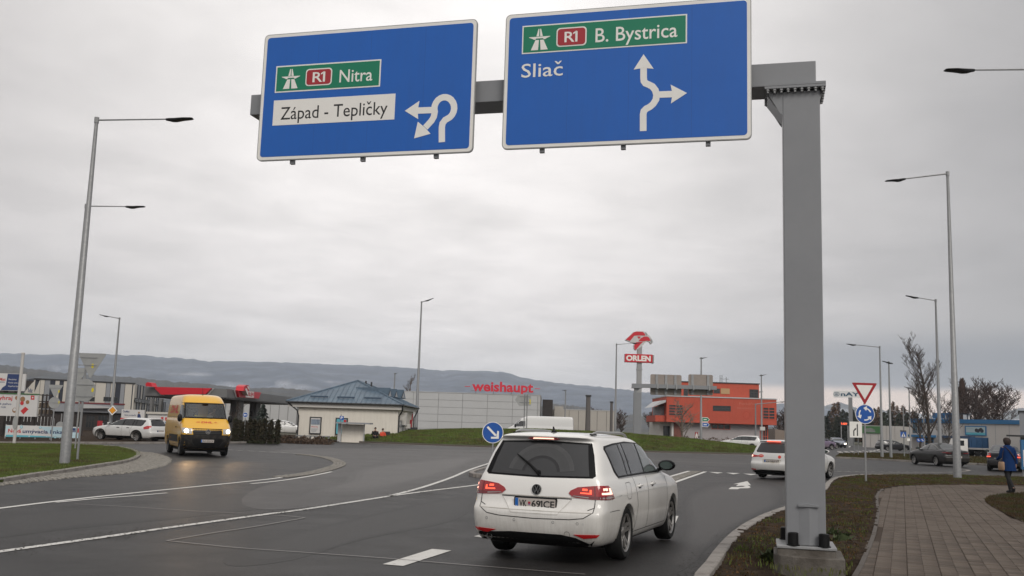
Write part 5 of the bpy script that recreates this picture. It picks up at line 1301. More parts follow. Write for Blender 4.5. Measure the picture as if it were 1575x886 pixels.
def badge(c, kind, yc, zc, r, off=.012, par=None):
    x = c.hit(kind, yc, zc, off)[0].x; sg = -1 if kind == 'rear' else 1; rt = -1 if kind == 'rear' else 1
    M = Matrix(((0, -sg, 0, x), (rt, 0, 0, yc), (0, 0, 1, zc), (0, 0, 0, 1)))
    mb = MB(); mb.prism(disc(0, 0, r, 28), -.004, .02, M); b = c.fin('badge', mb, M_TRIM)
    mb = MB(); ring = [(r*.97*math.cos(t), r*.97*math.sin(t)) for t in np.linspace(0, 2*PI, 29)]; mb.prism(stroke(ring, r*.12), -.010, -.0041, M); c.fin('badge_ring', mb, M_CHROME, b)
    mb = MB(); 
    mb.prism(stroke([(-.36*r, .76*r), (0, -.02*r), (.36*r, .76*r)], .17*r), -.0096, -.0042, M)
    mb.prism(stroke([(-.76*r, .44*r), (-.38*r, -.70*r), (0, .10*r), (.38*r, -.70*r), (.76*r, .44*r)], .17*r), -.0093, -.0043, M); c.fin('badge_letters', mb, M_CHROME, b)
badge(c, 'rear', 0, .825, .058)
# bumper: parking sensors, reflectors, skirt, exhaust
for y in (-.62, -.25, .25, .62): c.patch('parking_sensor', disc(y, .475, .013, 12), 'rear', P_WHITE2, .003, .02, skirt=.004)
for y in (-.55, -.25, .25, .62): c.ribbon('sensor_ring', [(y+.014*math.cos(t), .475+.014*math.sin(t)) for t in np.linspace(0, 2*PI, 12)], 'rear', .003, M_SEAM, .004)
c.ribbon('tow_cover', [(-.42+.035*math.cos(t), .345+.035*math.sin(t)) for t in np.linspace(0, 2*PI, 18)], 'rear', .004, M_SEAM, .004)
for sg in (-1, 1):
    c.patch('reflector', [(sg*.50, .352), (sg*.80, .362), (sg*.77, .33), (sg*.62, .312)], 'rear', M_RED3, .008, .05)
c.patch('rear_skirt', [(-.78, .205), (-.68, .25), (-.52, .315), (-.34, .342), (.30, .342), (.52, .325), (.74, .315), (.82, .27), (.80, .205), (0, .20)], 'rear', M_BLACK, .006, .06)
c.ribbon('bumper_shelf', [(-.72, .594), (-.3, .590), (.3, .590), (.72, .594)], 'rear', .006, M_RCS, .004)
mb = MB(); mb.lathe([(.030, -.02), (.037, -.02), (.037, .14), (.030, .14)], 18, Matrix.Translation((.10, .60, .265)) @ Matrix.Rotation(PI/2, 4, 'Y'), closed=True); c.fin('exhaust_tip', mb, M_STEEL, None, True)
mb = MB(); mb.box(.75, 4.1, -.66, .66, .15, .22); c.fin('underbody', mb, M_ARCH)
# front (hardly seen): lamps, grille, windscreen
c.patch('windscreen', [(-.70, 1.02), (.70, 1.02), (.58, 1.36), (-.58, 1.36)], 'front', G_MID, .005, .08)
for sg in (-1, 1): c.patch('headlight', [(sg*.48, .66), (sg*.84, .70), (sg*.82, .60), (sg*.50, .58)], 'front', M_HEAD, .006, .06)
c.patch('grille', [(-.46, .65), (.46, .65), (.46, .58), (-.46, .58)], 'front', M_TRIM, .005, .08)
c.patch('lower_grille', [(-.5, .46), (.5, .46), (.45, .30), (-.45, .30)], 'front', M_BLACK, .005, .08)

# ------------------------------------------------------------ simpler estate builder for the other cars
def simple_estate(label, pos, head_, mp, scale, wheel_r=.32, rim='alloy', lit_rear=False, lit_front=False, group=None, name='estate_car', cat='car', sub=2, glass=(G_DARK, G_DARK, G_MID), rails=False, spokes=7, cladding=False, platev=True):
    c = Car(name, label, cat, pos, head_, EST, mp, scale=scale, sub=sub, ar=.365, group=group)
    c.wheels((1.06, 3.70), .78, wheel_r, .20, rim, spokes=spokes)
    for s_ in ('right', 'left'):
        glaze(c, s_, glass); mirror(c, s_, mpaint=mp)
        c.ribbon('door_seam', [(2.13, .965), (2.15, .80), (2.155, .55), (2.13, .30)], s_, .010, M_SEAM)
        c.ribbon('door_seam', [(1.42, .97), (1.50, .80), (1.56, .62), (1.42, .30)], s_, .010, M_SEAM)
        c.ribbon('door_seam', [(3.22, .97), (3.30, .80), (3.29, .5), (3.24, .30)], s_, .010, M_SEAM)
        for x in (1.60, 2.33):
            q, nr = c.hit(s_, x+.1, .845, .02); sg = -1 if s_ == 'right' else 1
            mb = MB(); mb.tube([(x, q.y-sg*.02, .84), (x+.03, q.y, .848), (x+.17, q.y, .85), (x+.20, q.y-sg*.02, .842)], .016, 6); c.fin('door_handle', mb, mp if not cladding else M_TRIM, None, True)
        if cladding:
            c.patch('sill_cladding', [(1.45, .34), (3.30, .34), (3.30, .22), (1.45, .22)], s_, M_BLACK, .008, .1)
            for ax in (1.06, 3.70): c.ribbon('arch_cladding', [(ax+.39*math.cos(t), .32+.39*math.sin(t)) for t in np.linspace(-.25, PI+.25, 16)], s_, .06, M_BLACK, .010)
        sg = -1 if s_ == 'right' else 1
        if rails:
            pts = [(x, sg*.53, c.hit('top', x, sg*.53, 0)[0].z+(.045 if .7 < x < 2.3 else -.004)) for x in (.62, .74, 1.2, 1.8, 2.26, 2.4)]
            mb = MB(); mb.tube(pts, .018, 6); c.fin('roof_rail', mb, M_SILV, None, True)
    rg = c.patch('rear_window', [(-.64, 1.035), (-.60, .99), (0, .98), (.60, .99), (.64, 1.035), (.53, 1.35), (0, 1.375), (-.53, 1.35)], 'rear', G_DARK, .005, .08)
    c.patch('windscreen', [(-.70, 1.02), (.70, 1.02), (.58, 1.36), (-.58, 1.36)], 'front', G_MID, .005, .08)
    c.patch('grille', [(-.44, .66), (.44, .66), (.44, .57), (-.44, .57)], 'front', M_TRIM, .005, .08)
    c.patch('lower_grille', [(-.6, .46), (.6, .46), (.5, .26), (-.5, .26)], 'front', M_BLACK, .005, .08)
    c.patch('rear_skirt', [(-.80, .21), (-.80, .30), (-.4, .345), (.4, .345), (.80, .30), (.80, .21)], 'rear', M_BLACK, .006, .06)
    mb = MB(); mb.box(.25, 4.2, -.7, .7, .15, .20); c.fin('underbody', mb, M_ARCH)
    for sg in (-1, 1):
        c.patch('headlight', [(sg*.50, .64), (sg*.86, .72), (sg*.84, .60), (sg*.52, .57)], 'front', M_HLIT if lit_front else M_HEAD, .008, .06)
        c.patch('headlight_wrap', [(4.1, .70), (4.42, .68), (4.45, .60), (4.3, .60)], 'left' if sg > 0 else 'right', M_HEAD, .006, .08)
    return c
def wheel_place(px, side, ax, track, hd, r=0):
    """put a car so that one wheel's contact stands on the ground under pixel px"""
    g = G(*px); h = Vector((math.cos(hd), math.sin(hd), 0)); l = Vector((-h.y, h.x, 0)); sg = -1 if side == 'right' else 1
    return g-l*(sg*track)-h*ax
# white car leaving, partly behind the column
_a = G(1173, 735.0); _b = G(1279.5, 736.3); _d = _b-_a; hd = math.atan2(_d.y, _d.x)+math.atan2(1.56, 2.64); q = wheel_place((1173, 735.0), 'left', 1.06, .78, hd)
c = simple_estate('white estate car with red stickers, half hidden behind the gantry column', q, hd, P_WHITE2, (1.0, 1.0, .975), lit_rear=True, rails=False)
for sg in (-1, 1):
    K = ('rc', sg, .95, .30); tl = c.patch('tail_light', [(12, .86), (30, .90), (50, .90), (50, .80), (28, .80), (14, .83)], K, M_RED3, .010, 3.0)
    c.patch('light_element', [(30, .885), (44, .885), (44, .82), (30, .82)], K, M_LHOT, .013, 3, tl, skirt=0)
    c.patch('reflector', [(sg*.60, .36), (sg*.80, .37), (sg*.78, .33), (sg*.60, .33)], 'rear', M_RED3, .008, .05)
x0_ = c.hit('rear', 0, 1.412, 0)[0].x; mb = MB(); mb.prism([(-.26, 1.398), (-.26, 1.428), (.26, 1.428), (.26, 1.398)], x0_-.03, x0_+.05, Matrix(((0, 1, 0, 0), (-1, 0, 0, 0), (0, 0, 1, 0), (0, 0, 0, 1)))); c.fin('brake_light', mb, M_LLIT)
M_, fr = plate(c, 'rear', 0, .66, ''); mb = MB(); text_on(mb, 'AA·191AX', -.20, .24, -.036, .072, -.016, .01, M=M_); c.fin('plate_lettering', mb, M_TXTB, fr)
M_STK = mat('sticker_red', (.62, .05, .03), .5)
st = c.patch('sticker', disc(.42, .86, .105, 18, rz=.055), 'rear', M_STK, .006, .05); c.text('sticker_text', 'TAXI', .49, .35, .845, .035, 'rear', M_WHITE, .009, .0, st)
c.patch('sticker', disc(-.30, .84, .06, 18), 'rear', M_STK, .006, .05)
c.patch('plate_recess', [(-.36, .74), (.36, .74), (.33, .56), (-.33, .56)], 'rear', M_RCS, .002, .08, skirt=0)
# white family car seen from the side on the left (drives left)
A = G(154.3, 678.6+.2); B = G(209.5, 680.2); dist = 56; 
A = P(154.3, 679, 62.5); B = P(209.5, 680.5, 61.2); A.z = B.z = 0; dv = (A-B); hd = math.atan2(dv.y, dv.x); sx = dv.length/2.64
h = Vector((math.cos(hd), math.sin(hd), 0)); l = Vector((-h.y, h.x, 0)); q = B-h*1.06*sx-l*.78
c = simple_estate('white family car with dark lower edge passing in front of the striped hall', q, hd, P_WHITE2, (sx, .95, .99), cladding=True, wheel_r=.29)
for sg in (-1, 1): c.patch('tail_light', [(25, 1.0), (42, 1.0), (58, .90), (56, .78), (40, .80), (30, .88)], ('rc', sg, .95, .30), M_RED3, .010, 3.0)
M_, fr = plate(c, 'rear', 0, .66, '')
# approaching small blue car with lit headlamps
hd = math.radians(-90-6); q = P(1293, 681, 150); c = simple_estate('blue grey car approaching with both headlights on, far down the right road', (q.x, q.y+3.0), hd, P_NAVY, (1, 1, 1.02), lit_front=True, sub=1, glass=(G_DARK,)*3)
# others seen only in part
hd = math.radians(90+70); q = P(1126, 690, 104); c = simple_estate('roof of a small white car showing over the right end of the mound', (q.x+3.2, q.y), math.radians(180-15), P_WHITE2, (1, 1, 1), sub=1)
q = P(432, 672, 108); simple_estate('white car parked behind the trimmed hedge at the blue roofed shop', (q.x-2.0, q.y+1), math.radians(10), P_WHITE2, (1, 1, 1.05), sub=1)
q = P(1269, 676, 128); simple_estate('purple grey car at the roadside just right of the column', (q.x-3.3, q.y-1), math.radians(12), P_PURP, (1, 1, 1.12), sub=1)
q = P(1284, 676, 134); simple_estate('dark car standing behind the purple grey one', (q.x-2.2, q.y+4), math.radians(15), P_BLK, (1, 1, 1), sub=1)
q = P(1378, 690, 135); simple_estate('dark car parked by the white hall on the far right', (q.x-2.6, q.y), math.radians(6), P_BLK, (1, 1, .95), sub=1)

# ------------------------------------------------------------ saloon shapes
SAL = [r for r in EST[:8]]+[([(0, .90), (.5, .92), (3.2, .85), (4.2, .79), (4.5, .75)], .085, 4.45, .875), ([(0, 1.0), (.55, 1.03), (.9, .99), (3.3, .955), (3.9, .90), (4.35, .80)], .09, 4.29, .83, dict(cr=.3, br=.08)),
       ([(0, 1.02), (.6, 1.03), (1.0, .99), (3.3, .99), (3.5, 1.0)], .55, 3.40, .80, dict(cf=.3, bf=.12, cr=.3, br=.1)), (1.10, .80, 3.18, .765, dict(cf=.3, br=.08)), (1.20, 1.02, 2.98, .715, dict(cf=.28, br=.08)), (1.31, 1.30, 2.70, .655, dict(cf=.26, br=.1)),
       (1.375, 1.52, 2.50, .60, dict(cf=.25, br=.1)), (1.405, 1.70, 2.36, .54, dict(cf=.2, cr=.2, br=.1)), (1.425, 1.85, 2.2, .42, dict(cf=.12, cr=.1, br=.05, bf=.05)), (1.435, 1.93, 2.12, .22, dict(cf=.05, cr=.05, br=.02, bf=.02))]
SS_ALL = [(.92, 1.05), (1.20, 1.18), (1.55, 1.30), (2.0, 1.345), (2.35, 1.325), (2.65, 1.27), (3.02, 1.12), (3.3, .995), (3.28, .975), (2.2, .975), (1.1, .985)]
SS_R = [(1.02, 1.04), (1.25, 1.165), (1.55, 1.275), (1.98, 1.318), (2.06, .997), (1.15, 1.0)]
SS_F = [(2.06, 1.318), (2.35, 1.30), (2.62, 1.25), (2.98, 1.11), (3.2, 1.01), (3.2, .998), (2.14, .995)]
def saloon(label, pos, hd, mp, scale, lit, dark=True, rim='alloy'):
    c = Car('saloon_car', label, 'car', pos, hd, SAL, mp, scale=scale, sub=2, ar=.365)
    c.wheels((1.06, 3.70), .78, .33, .21, rim, spokes=7)
    for s_ in ('right', 'left'):
        glaze(c, s_, (G_MID, G_MID, G_MID), polys=(None, None, SS_R, SS_F), allp=SS_ALL); mirror(c, s_, mpaint=mp)
        c.ribbon('window_strip', SS_ALL[:7], s_, .016, M_SILV, .009)
        c.ribbon('door_seam', [(2.10, .965), (2.12, .80), (2.13, .55), (2.1, .30)], s_, .010, M_SEAM); c.ribbon('door_seam', [(1.25, .97), (1.45, .80), (1.52, .62), (1.42, .30)], s_, .010, M_SEAM)
    c.patch('rear_window', [(-.62, 1.06), (.62, 1.06), (.48, 1.33), (-.48, 1.33)], 'rear', G_MID, .006, .08)
    c.patch('windscreen', [(-.68, 1.03), (.68, 1.03), (.55, 1.33), (-.55, 1.33)], 'front', G_MID, .005, .08)
    c.patch('rear_skirt', [(-.80, .22), (-.80, .32), (.80, .32), (.80, .22)], 'rear', M_BLACK, .006, .08)
    c.ribbon('tailgate_seam', [(-.62, .92), (-.60, .62), (.60, .62), (.62, .92)], 'rear', .010, M_SEAM); c.ribbon('bumper_seam', [(-.86, .60), (.86, .60)], 'rear', .012, M_SEAM)
    mb = MB(); mb.box(.25, 4.2, -.7, .7, .15, .20); c.fin('underbody', mb, M_ARCH)
    return c
# black saloon at the right, brake lamps lit
A = P(1520, 722, 47); B = P(1567, 725, 46); hd = math.radians(90-28)
q = wheel_place((1522, 724), 'left', 1.06, .78, hd)
c = saloon('black saloon with red tail lights glowing in front of the walking woman', q, hd, P_BLK, (1.0, 1.0, 1.02), True)
for sg in (-1, 1):
    K = ('rc', sg, .95, .30); tl = c.patch('tail_light', [(24, .95), (33, .96), (45, .93), (47, .74), (30, .74), (22, .76)], K, M_LREF, .010, 3.0)
    c.patch('light_element', [(24, .81), (46, .81), (46, .75), (24, .76)], K, M_LLIT, .013, 3, tl, skirt=0); c.patch('light_element', [(27, .90), (38, .90), (38, .85), (27, .85)], K, M_LCLR, .013, 3, tl, skirt=0)
M_, fr = plate(c, 'rear', 0, .83, ''); c.ribbon('chrome_strip', [(-.5, .70), (.5, .70)], 'rear', .02, M_SILV, .006)
mb = MB(); text_on(mb, 'ZV 482', -.2, .2, -.036, .072, -.016, .01, M=M_); 
# dark grey saloon crossing to the left
A = P(1413.5, 712.5, 66); B = P(1443, 715, 63.5); A.z = B.z = 0
hd = math.radians(96); q = wheel_place((1442, 717.0), 'left', 1.06, .78, hd)
c = saloon('dark grey saloon seen from behind at an angle, behind the right lamp pole', q, hd, P_GREYD, (1.02, 1.0, 1.0), False, rim='alloy')
for sg in (-1, 1):
    K = ('rc', sg, .95, .30); c.patch('tail_light', [(4, .845), (34, .90), (50, .90), (42, .83), (10, .81)], K, M_LREFD, .010, 3.0)
M_, fr = plate(c, 'rear', 0, .60, '')

# ------------------------------------------------------------ vans
TAPER[0] = 0
VAN = [(.30, .12, 5.72, .84), (.34, .04, 5.90, .94), (.50, .0, 5.97, .985), (.78, .0, 5.985, 1.0), (.92, .0, 5.96, 1.012), (1.06, .0, 5.955, 1.02), ([(0, 1.30), (5.0, 1.28), (5.5, 1.18), (5.9, 1.14)], .0, 5.91, 1.015, dict(cf=.5)),
       ([(0, 1.48), (4.9, 1.46), (5.2, 1.40), (5.6, 1.26), (5.8, 1.20)], .0, 5.78, .985, dict(cf=.55, bf=.18)), ([(0, 1.56), (4.9, 1.56), (5.3, 1.50)], .005, 5.32, .955, dict(cf=.35, bf=.16)), (1.64, .01, 5.20, .948, dict(cf=.34, bf=.18)), (1.95, .02, 4.93, .925, dict(cf=.32, bf=.18)),
       (2.20, .035, 4.70, .895, dict(cf=.30, bf=.18)), (2.30, .05, 4.56, .875, dict(cf=.35, bf=.18)), (2.48, .07, 4.28, .835, dict(cf=.4, bf=.2)), (2.565, .12, 4.05, .74, dict(cf=.4, bf=.2)), (2.595, .25, 3.85, .56, dict(cf=.3, bf=.2)), (2.60, .5, 3.6, .30, dict(cf=.2, bf=.1))]
def cab_cut(mb):        # hollow cab behind the windscreen
    mb.add([(x, y, z) for z in (1.60, 2.19) for y in (-.80, .80) for x in (4.05, 6.4)], [(0, 2, 3, 1), (4, 5, 7, 6), (0, 1, 5, 4), (2, 6, 7, 3), (0, 4, 6, 2), (1, 3, 7, 5)])
def van(label, pos, hd, mp, scale=(1, 1, 1), cut=False, lower=M_BLACK, sub=2, group=None, name='van', steer=0, ar=.40):
    c = Car(name, label, 'van', pos, hd, VAN, mp, scale=scale, sub=sub, arches=(1.36, 5.0), ar=ar, W_=1.02, cutters=(cab_cut,) if cut else (), aw=.32, group=group, flare=.004)
    c.wheels((1.36, 5.0), .87, .345, .22, 'steel', steer=steer)
    mb = MB(); mb.box(.3, 5.6, -.8, .8, .2, .30); c.fin('underbody', mb, M_ARCH)
    return c
# yellow parcel van
fl = G(347, 701.5); fr_ = G(276, 700.5)          # nearest edges of the front wheels, screen right / screen left
hdv = math.radians(-90+7+3)
d0 = (G(274, 700.5)+G(345.5, 701.2))/2
VH = -(math.radians(90)-math.radians(13)); 
fv_ = G(345.5, 701.2)-G(274, 700.5); VH = math.atan2(fv_.y, fv_.x)-PI/2; VH = math.radians(-63.5)
q = wheel_place((275.5, 701.0), 'right', 5.0*.96, .95, VH)
c = van('yellow parcel van with lit headlights coming round the left bend', q, VH, P_YEL, cut=True, scale=(.96, 1.0, 1.0))
ws = [(-.80, 1.60), (.80, 1.60), (.765, 2.19), (-.765, 2.19)]
M_SCR = mat('windscreen_glass', (.75, .78, .78), .03, trans=.9, spec=.6)
sur = c.ribbon('windscreen_seal', [(-.84, 1.59), (.84, 1.59), (.80, 2.205), (-.80, 2.205)], 'front', .05, M_TRIM, .005, closed=True)
c.patch('windscreen', ws, 'front', mat('windscreen_tint', (.055, .062, .065), .05, spec=.9, coat=.5), .004, .1, skirt=0) if False else None
wm = bpy.data.materials.new('thin_glass'); wm.use_nodes = True; _n = wm.node_tree.nodes; _l2 = wm.node_tree.links; _n.clear()
_g = _n.new('ShaderNodeBsdfGlossy'); _g.inputs[0].default_value = (.8, .82, .82, 1); _g.inputs[1].default_value = .03; _t = _n.new('ShaderNodeBsdfTransparent'); _t.inputs[0].default_value = (.40, .44, .44, 1)
_f = _n.new('ShaderNodeFresnel'); _f.inputs[0].default_value = 1.6; _ad = _n.new('ShaderNodeMath'); _ad.operation = 'ADD'; _ad.inputs[1].default_value = .10; _l2.new(_f.outputs[0], _ad.inputs[0])
_m = _n.new('ShaderNodeMixShader'); _l2.new(_ad.outputs[0], _m.inputs[0]); _l2.new(_t.outputs[0], _m.inputs[1]); _l2.new(_g.outputs[0], _m.inputs[2]); _o = _n.new('ShaderNodeOutputMaterial'); _l2.new(_m.outputs[0], _o.inputs[0])
c.patch('windscreen', [(-.825, 1.585), (.825, 1.585), (.785, 2.20), (-.785, 2.20)], 'front', wm, .004, .1, skirt=0)
M_SEAT = mat('seat_fabric', (.03, .03, .032), .9); M_SKIN = mat('skin', (.42, .25, .18), .6); M_PAPER = mat('paper', (.55, .55, .5), .8)
for y in (-.45, .45):
    mb = MB(); mb.prism(rrect(-.24, 1.5, .24, 2.02, .08), -.06, .06, Matrix(((0, 1, 0, 4.30), (1, 0, 0, y), (0, 0, 1, 0), (0, 0, 0, 1)))); mb.prism(rrect(-.12, 2.03, .12, 2.17, .04), -.04, .04, Matrix(((0, 1, 0, 4.28), (1, 0, 0, y), (0, 0, 1, 0), (0, 0, 0, 1)))); c.fin('seat', mb, M_SEAT) 
mb = MB(); mb.box(5.0, 5.12, -.45, -.15, 1.63, 1.70); c.fin('dashboard_box', mb, mat('dash_yellow', (.6, .5, .05), .7)); mb = MB(); mb.box(5.02, 5.12, .05, .28, 1.62, 1.69); c.fin('dashboard_paper', mb, M_PAPER)
for s_ in ('left', 'right'):
    sg = 1 if s_ == 'left' else -1
    c.patch('side_window', [(4.15, 2.12), (4.60, 2.12), (4.98, 1.85), (5.12, 1.66), (5.08, 1.55), (4.15, 1.55)], s_, G_MID, .006, .1)
    for pts in ([(4.08, 2.2), (4.08, 1.0), (4.12, .45)], [(5.12, 1.5), (5.14, 1.1), (5.1, .9)], [(2.75, 2.2), (2.75, .45)], [(4.08, 2.22), (4.65, 2.2)], [(.3, 1.62), (4.0, 1.62)], [(2.75, .45), (4.1, .45)]):
        c.ribbon('panel_seam', pts, s_, .014, M_SEAM)
    c.patch('side_cladding', [(1.85, .86), (4.45, .86), (4.45, .56), (1.85, .56)], s_, M_BLACK, .012, .12)
    for ax in (1.36, 5.0): c.ribbon('arch_lip', [(ax+.42*math.cos(t), .352+.42*math.sin(t)) for t in np.linspace(0, PI, 16)], s_, .06, M_BLACK, .010)
    c.patch('side_marker', [(2.3, .74), (2.4, .74), (2.4, .69), (2.3, .69)], s_, M_AMB, .016, .05)
    mb = MB(); mb.tube([(3.88, sg*1.04, 1.18), (4.0, sg*1.04, 1.18)], .022, 6); c.fin('door_handle', mb, M_BLACK)
    m_ = mirror(c, s_, x=5.02, z=1.52, y=.95, big=True, mpaint=M_BLACK)
    M_PUR = mat('parcel_purple', (.28, .03, .16), .5)
    u = (1.2, 3.6) if s_ == 'right' else (3.6, 1.2)
    c.text('side_lettering', 'DHL', u[0], u[1], 1.78, .34, s_, mat('dhl_red', (.52, .012, .02), .5), .008, .03, slant=.3)
    c.patch('indicator', [(4.95, 1.38), (5.05, 1.38), (5.05, 1.33), (4.95, 1.33)], s_, M_AMB, .01, .05)
c.text('bonnet_lettering', 'DHL', -.23, .23, 1.37, .075, 'front', mat('dhl_red', (.52, .012, .02), .5), .006, .03, slant=.4)
for q_ in ((-.44, -.28), (.30, .44)):
    for k in range(3): c.ribbon('bonnet_stripe', [(q_[0]+.02*k, 1.392+.017*k), (q_[1]-.02*k if q_[0] > 0 else q_[1], 1.392+.017*k)], 'front', .007, MATS['dhl_red'], .006)
gr = c.patch('grille', [(-.62, 1.15), (.60, 1.14), (.58, .89), (-.58, .89)], 'front', M_BLACK, .010, .1)
for zz in (.955, 1.02, 1.085): c.ribbon('grille_bar', [(-.56, zz), (.56, zz)], 'front', .016, mat('grille_bar', (.035, .035, .035), .5), .016, gr)
badge(c, 'front', 0, 1.02, .095, .02)
c.patch('bumper', [(-.99, .90), (-.60, .895), (.60, .895), (.99, .90), (.985, .42), (.9, .33), (-.9, .33), (-.985, .42)], 'front', mat('bumper_grey', (.014, .0135, .0135), .6, spec=.2, var=.2, vscale=8, col2=(.035, .030, .026), c2scale=3), .012, .1)
for sg in (-1, 1): c.patch('bumper_side', [(5.38, .88), (5.95, .88), (5.9, .36), (5.42, .36)], 'left' if sg > 0 else 'right', MATS['bumper_grey'], .012, .1)
lg = c.patch('lower_grille', [(-.62, .74), (.62, .74), (.56, .44), (-.56, .44)], 'front', M_BLACK, .016, .1)
c.ribbon('bumper_crease', [(-.95, .80), (-.6, .58), (-.5, .42)], 'front', .02, M_SEAM, .016); c.ribbon('bumper_crease', [(.95, .80), (.6, .58), (.5, .42)], 'front', .02, M_SEAM, .016)
for sg in (-1, 1):
    hl = c.patch('headlight', [(sg*.63, 1.13), (sg*.80, 1.155), (sg*.965, 1.17), (sg*.975, .98), (sg*.85, .93), (sg*.63, .93)], 'front', M_HEAD, .010, .07)
    c.patch('headlight_lens', disc(sg*.84, 1.04, .075, 16), 'front', M_HLIT, .018, .05, hl, skirt=.01)
    c.patch('headlight_side', [(5.52, 1.14), (5.85, 1.14), (5.86, .95), (5.60, .97)], 'left' if sg > 0 else 'right', M_HEAD, .012, .1)
M_, fr = plate(c, 'front', .0, .64, '', off=.03); mb = MB(); text_on(mb, 'AA·032OF', -.20, .24, -.036, .072, -.016, .01, M=M_); c.fin('plate_lettering', mb, M_TXTB, fr)
wx = c.hit('front', 0, 1.56, .02)[0]
for sg in (-1, 1):
    a_ = c.hit('front', sg*.15, 1.56, .02)[0]; b_ = c.hit('front', sg*.15+.55*(1 if sg > 0 else .2), 1.60, .02)[0]; mb = MB(); mb.tube([a_, b_], .012, 6); c.fin('wiper', mb, M_BLACK)
zt_ = c.hit('top', 3.9, 0, 0)[0].z; mb = MB(); mb.tube([(3.9, 0, zt_), (3.86, 0, zt_+.05), (3.7, 0, zt_+.33)], [.03, .012, .005], 6); c.fin('antenna', mb, M_BLACK)
mb = MB(); mb.box(4.6, 4.78, -.12, .12, 2.17, 2.20); c.fin('sensor_pod', mb, M_BLACK)
VAN_C = c
for sg in (-1, 1):        # the van's lit headlamps
    ld = bpy.data.lights.new('headlamp_beam', 'SPOT'); ld.energy = 170; ld.color = (1, .62, .30); ld.spot_size = math.radians(30); ld.spot_blend = 1.0; ld.shadow_soft_size = .08
    lo = bpy.data.objects.new('headlamp_beam', ld); COL.objects.link(lo); lo.parent = c.root; lo.location = (6.0*.96, sg*.84, 1.02); lo.rotation_euler = Vector((-1, sg*-.02, .035)).to_track_quat('Z', 'Y').to_euler()
# white high van behind the mound, seen from the left side, nose left
hd = math.radians(180-4); A = P(774, 668, 118); c = van('white high roofed van parked behind the mound in front of the beige hall', (P(883, 660, 118).x, 118.5), hd, P_WHITE2, (1.40, 1.0, 1.15), ar=.39)
for s_ in ('left', 'right'): c.patch('side_window', [(4.15, 2.05), (4.55, 2.05), (5.08, 1.68), (5.0, 1.45), (4.15, 1.5)], s_, G_DARK, .006, .1); c.ribbon('panel_seam', [(4.0, 2.3), (4.0, .5)], s_, .03, M_SEAM)
c.patch('windscreen', [(-.82, 1.6), (.82, 1.6), (.77, 2.2), (-.77, 2.2)], 'front', G_LITE, .006, .1); mirror(c, 'left', x=5.0, z=1.5, y=.95, big=True); mirror(c, 'right', x=5.0, z=1.5, y=.95, big=True)
# white van behind the banner at the left edge
c = van('white minibus standing behind the car wash banner at the left edge', (P(76, 665, 72).x, 72), math.radians(176), P_WHITE2, (.82, .95, .80), ar=.40); c.root.location.z = -.75
for s_ in ('left', 'right'):
    for x0, x1 in ((.3, 1.25), (1.45, 2.75), (2.85, 3.95)): c.patch('side_window', [(x0, 2.1), (x1, 2.1), (x1, 1.55), (x0, 1.55)], s_, G_DARK, .008, .12)
    c.patch('side_window', [(4.15, 2.1), (4.6, 2.1), (5.12, 1.68), (5.05, 1.52), (4.15, 1.52)], s_, G_DARK, .006, .1)
    c.patch('red_tail', [(1.28, 2.05), (1.40, 2.05), (1.40, 1.5), (1.28, 1.5)], s_, M_RED3, .010, .1)
c.patch('windscreen', [(-.82, 1.6), (.82, 1.6), (.77, 2.2), (-.77, 2.2)], 'front', G_MID, .006, .1); mirror(c, 'left', x=5.0, z=1.5, y=.95, big=True)
# blue tipper truck on the right, far
M_TRK = mat('truck_blue', (.02, .07, .16), .5, var=.15, vscale=2)
q = P(1466, 690, 106); r = empty('tipper_truck', (q.x, q.y, 0), math.radians(4), 'dark blue tipper lorry parked in front of the long white and blue hall', 'lorry')
def bxm(name, m, par, *a): mb = MB(); mb.box(*a); return mb.build(name, m, par)
r.scale = (.66, .62, .62)
bxm('skip_body', M_TRK, r, 2.2, 5.4, -1.2, 1.2, 1.5, 3.3)
for i in range(4): bxm('side_rib', M_TRK, r, 2.5+i*.9, 2.6+i*.9, -1.28, -1.203, 1.5, 3.2)
mb = MB(); mb.prism([(-.1, .6), (1.9, .6), (1.9, 3.0), (.25, 3.0), (-.1, 1.8)], -1.15, 1.15); cb = mb.build('cab', M_WHITE, r)
mb = MB(); mb.prism([(.35, 1.8), (1.3, 1.8), (1.3, 2.7), (.45, 2.7)], -1.17, -1.152); mb.build('cab_window', G_DARK, cb)
bxm('chassis', M_BLACK, r, .2, 5.2, -.5, .5, .8, 1.2)
for x in (.9, 3.6, 4.7):
    for y in (-1.0, 1.0): mb = MB(); mb.lathe([(0, -.15), (.3, -.15), (.5, -.13), (.5, .13), (.3, .15), (0, .15)], 20, Matrix.Translation((x, y, .51)) @ Matrix.Rotation(PI/2, 4, 'X')); mb.build('wheel', M_TYRE, r, True)
# ================================================================== buildings
M_WALLW = mat('render_cream', (.70, .66, .59), .8, var=.05, vscale=.8, streak=((.40, .36, .30), .25, (2, 2, .2)))
M_FASC = mat('fascia_white', (.58, .56, .53), .7)
M_ROOFB = mat('roof_blue_metal', (.085, .125, .17), .42, spec=.5, var=.15, vscale=3, col2=(.10, .15, .20), c2scale=.8)
M_SHEETG = mat('panel_grey', (.45, .455, .46), .5, var=.04, vscale=.6)
M_SHEETL = mat('panel_light', (.42, .42, .42), .5, var=.04, vscale=.5)
M_BEIGE = mat('panel_beige', (.40, .375, .34), .6, var=.05, vscale=.7)
M_ORA = mat('orange_render', (.46, .078, .044), .75, var=.07, vscale=1.2, streak=((.30, .05, .025), .35, (1.5, 1.5, .2)))
M_ORAT = mat('orange_frame', (.50, .07, .03), .6)
M_GWALL = mat('ground_floor_wall', (.36, .33, .33), .8, var=.08, vscale=1.5)
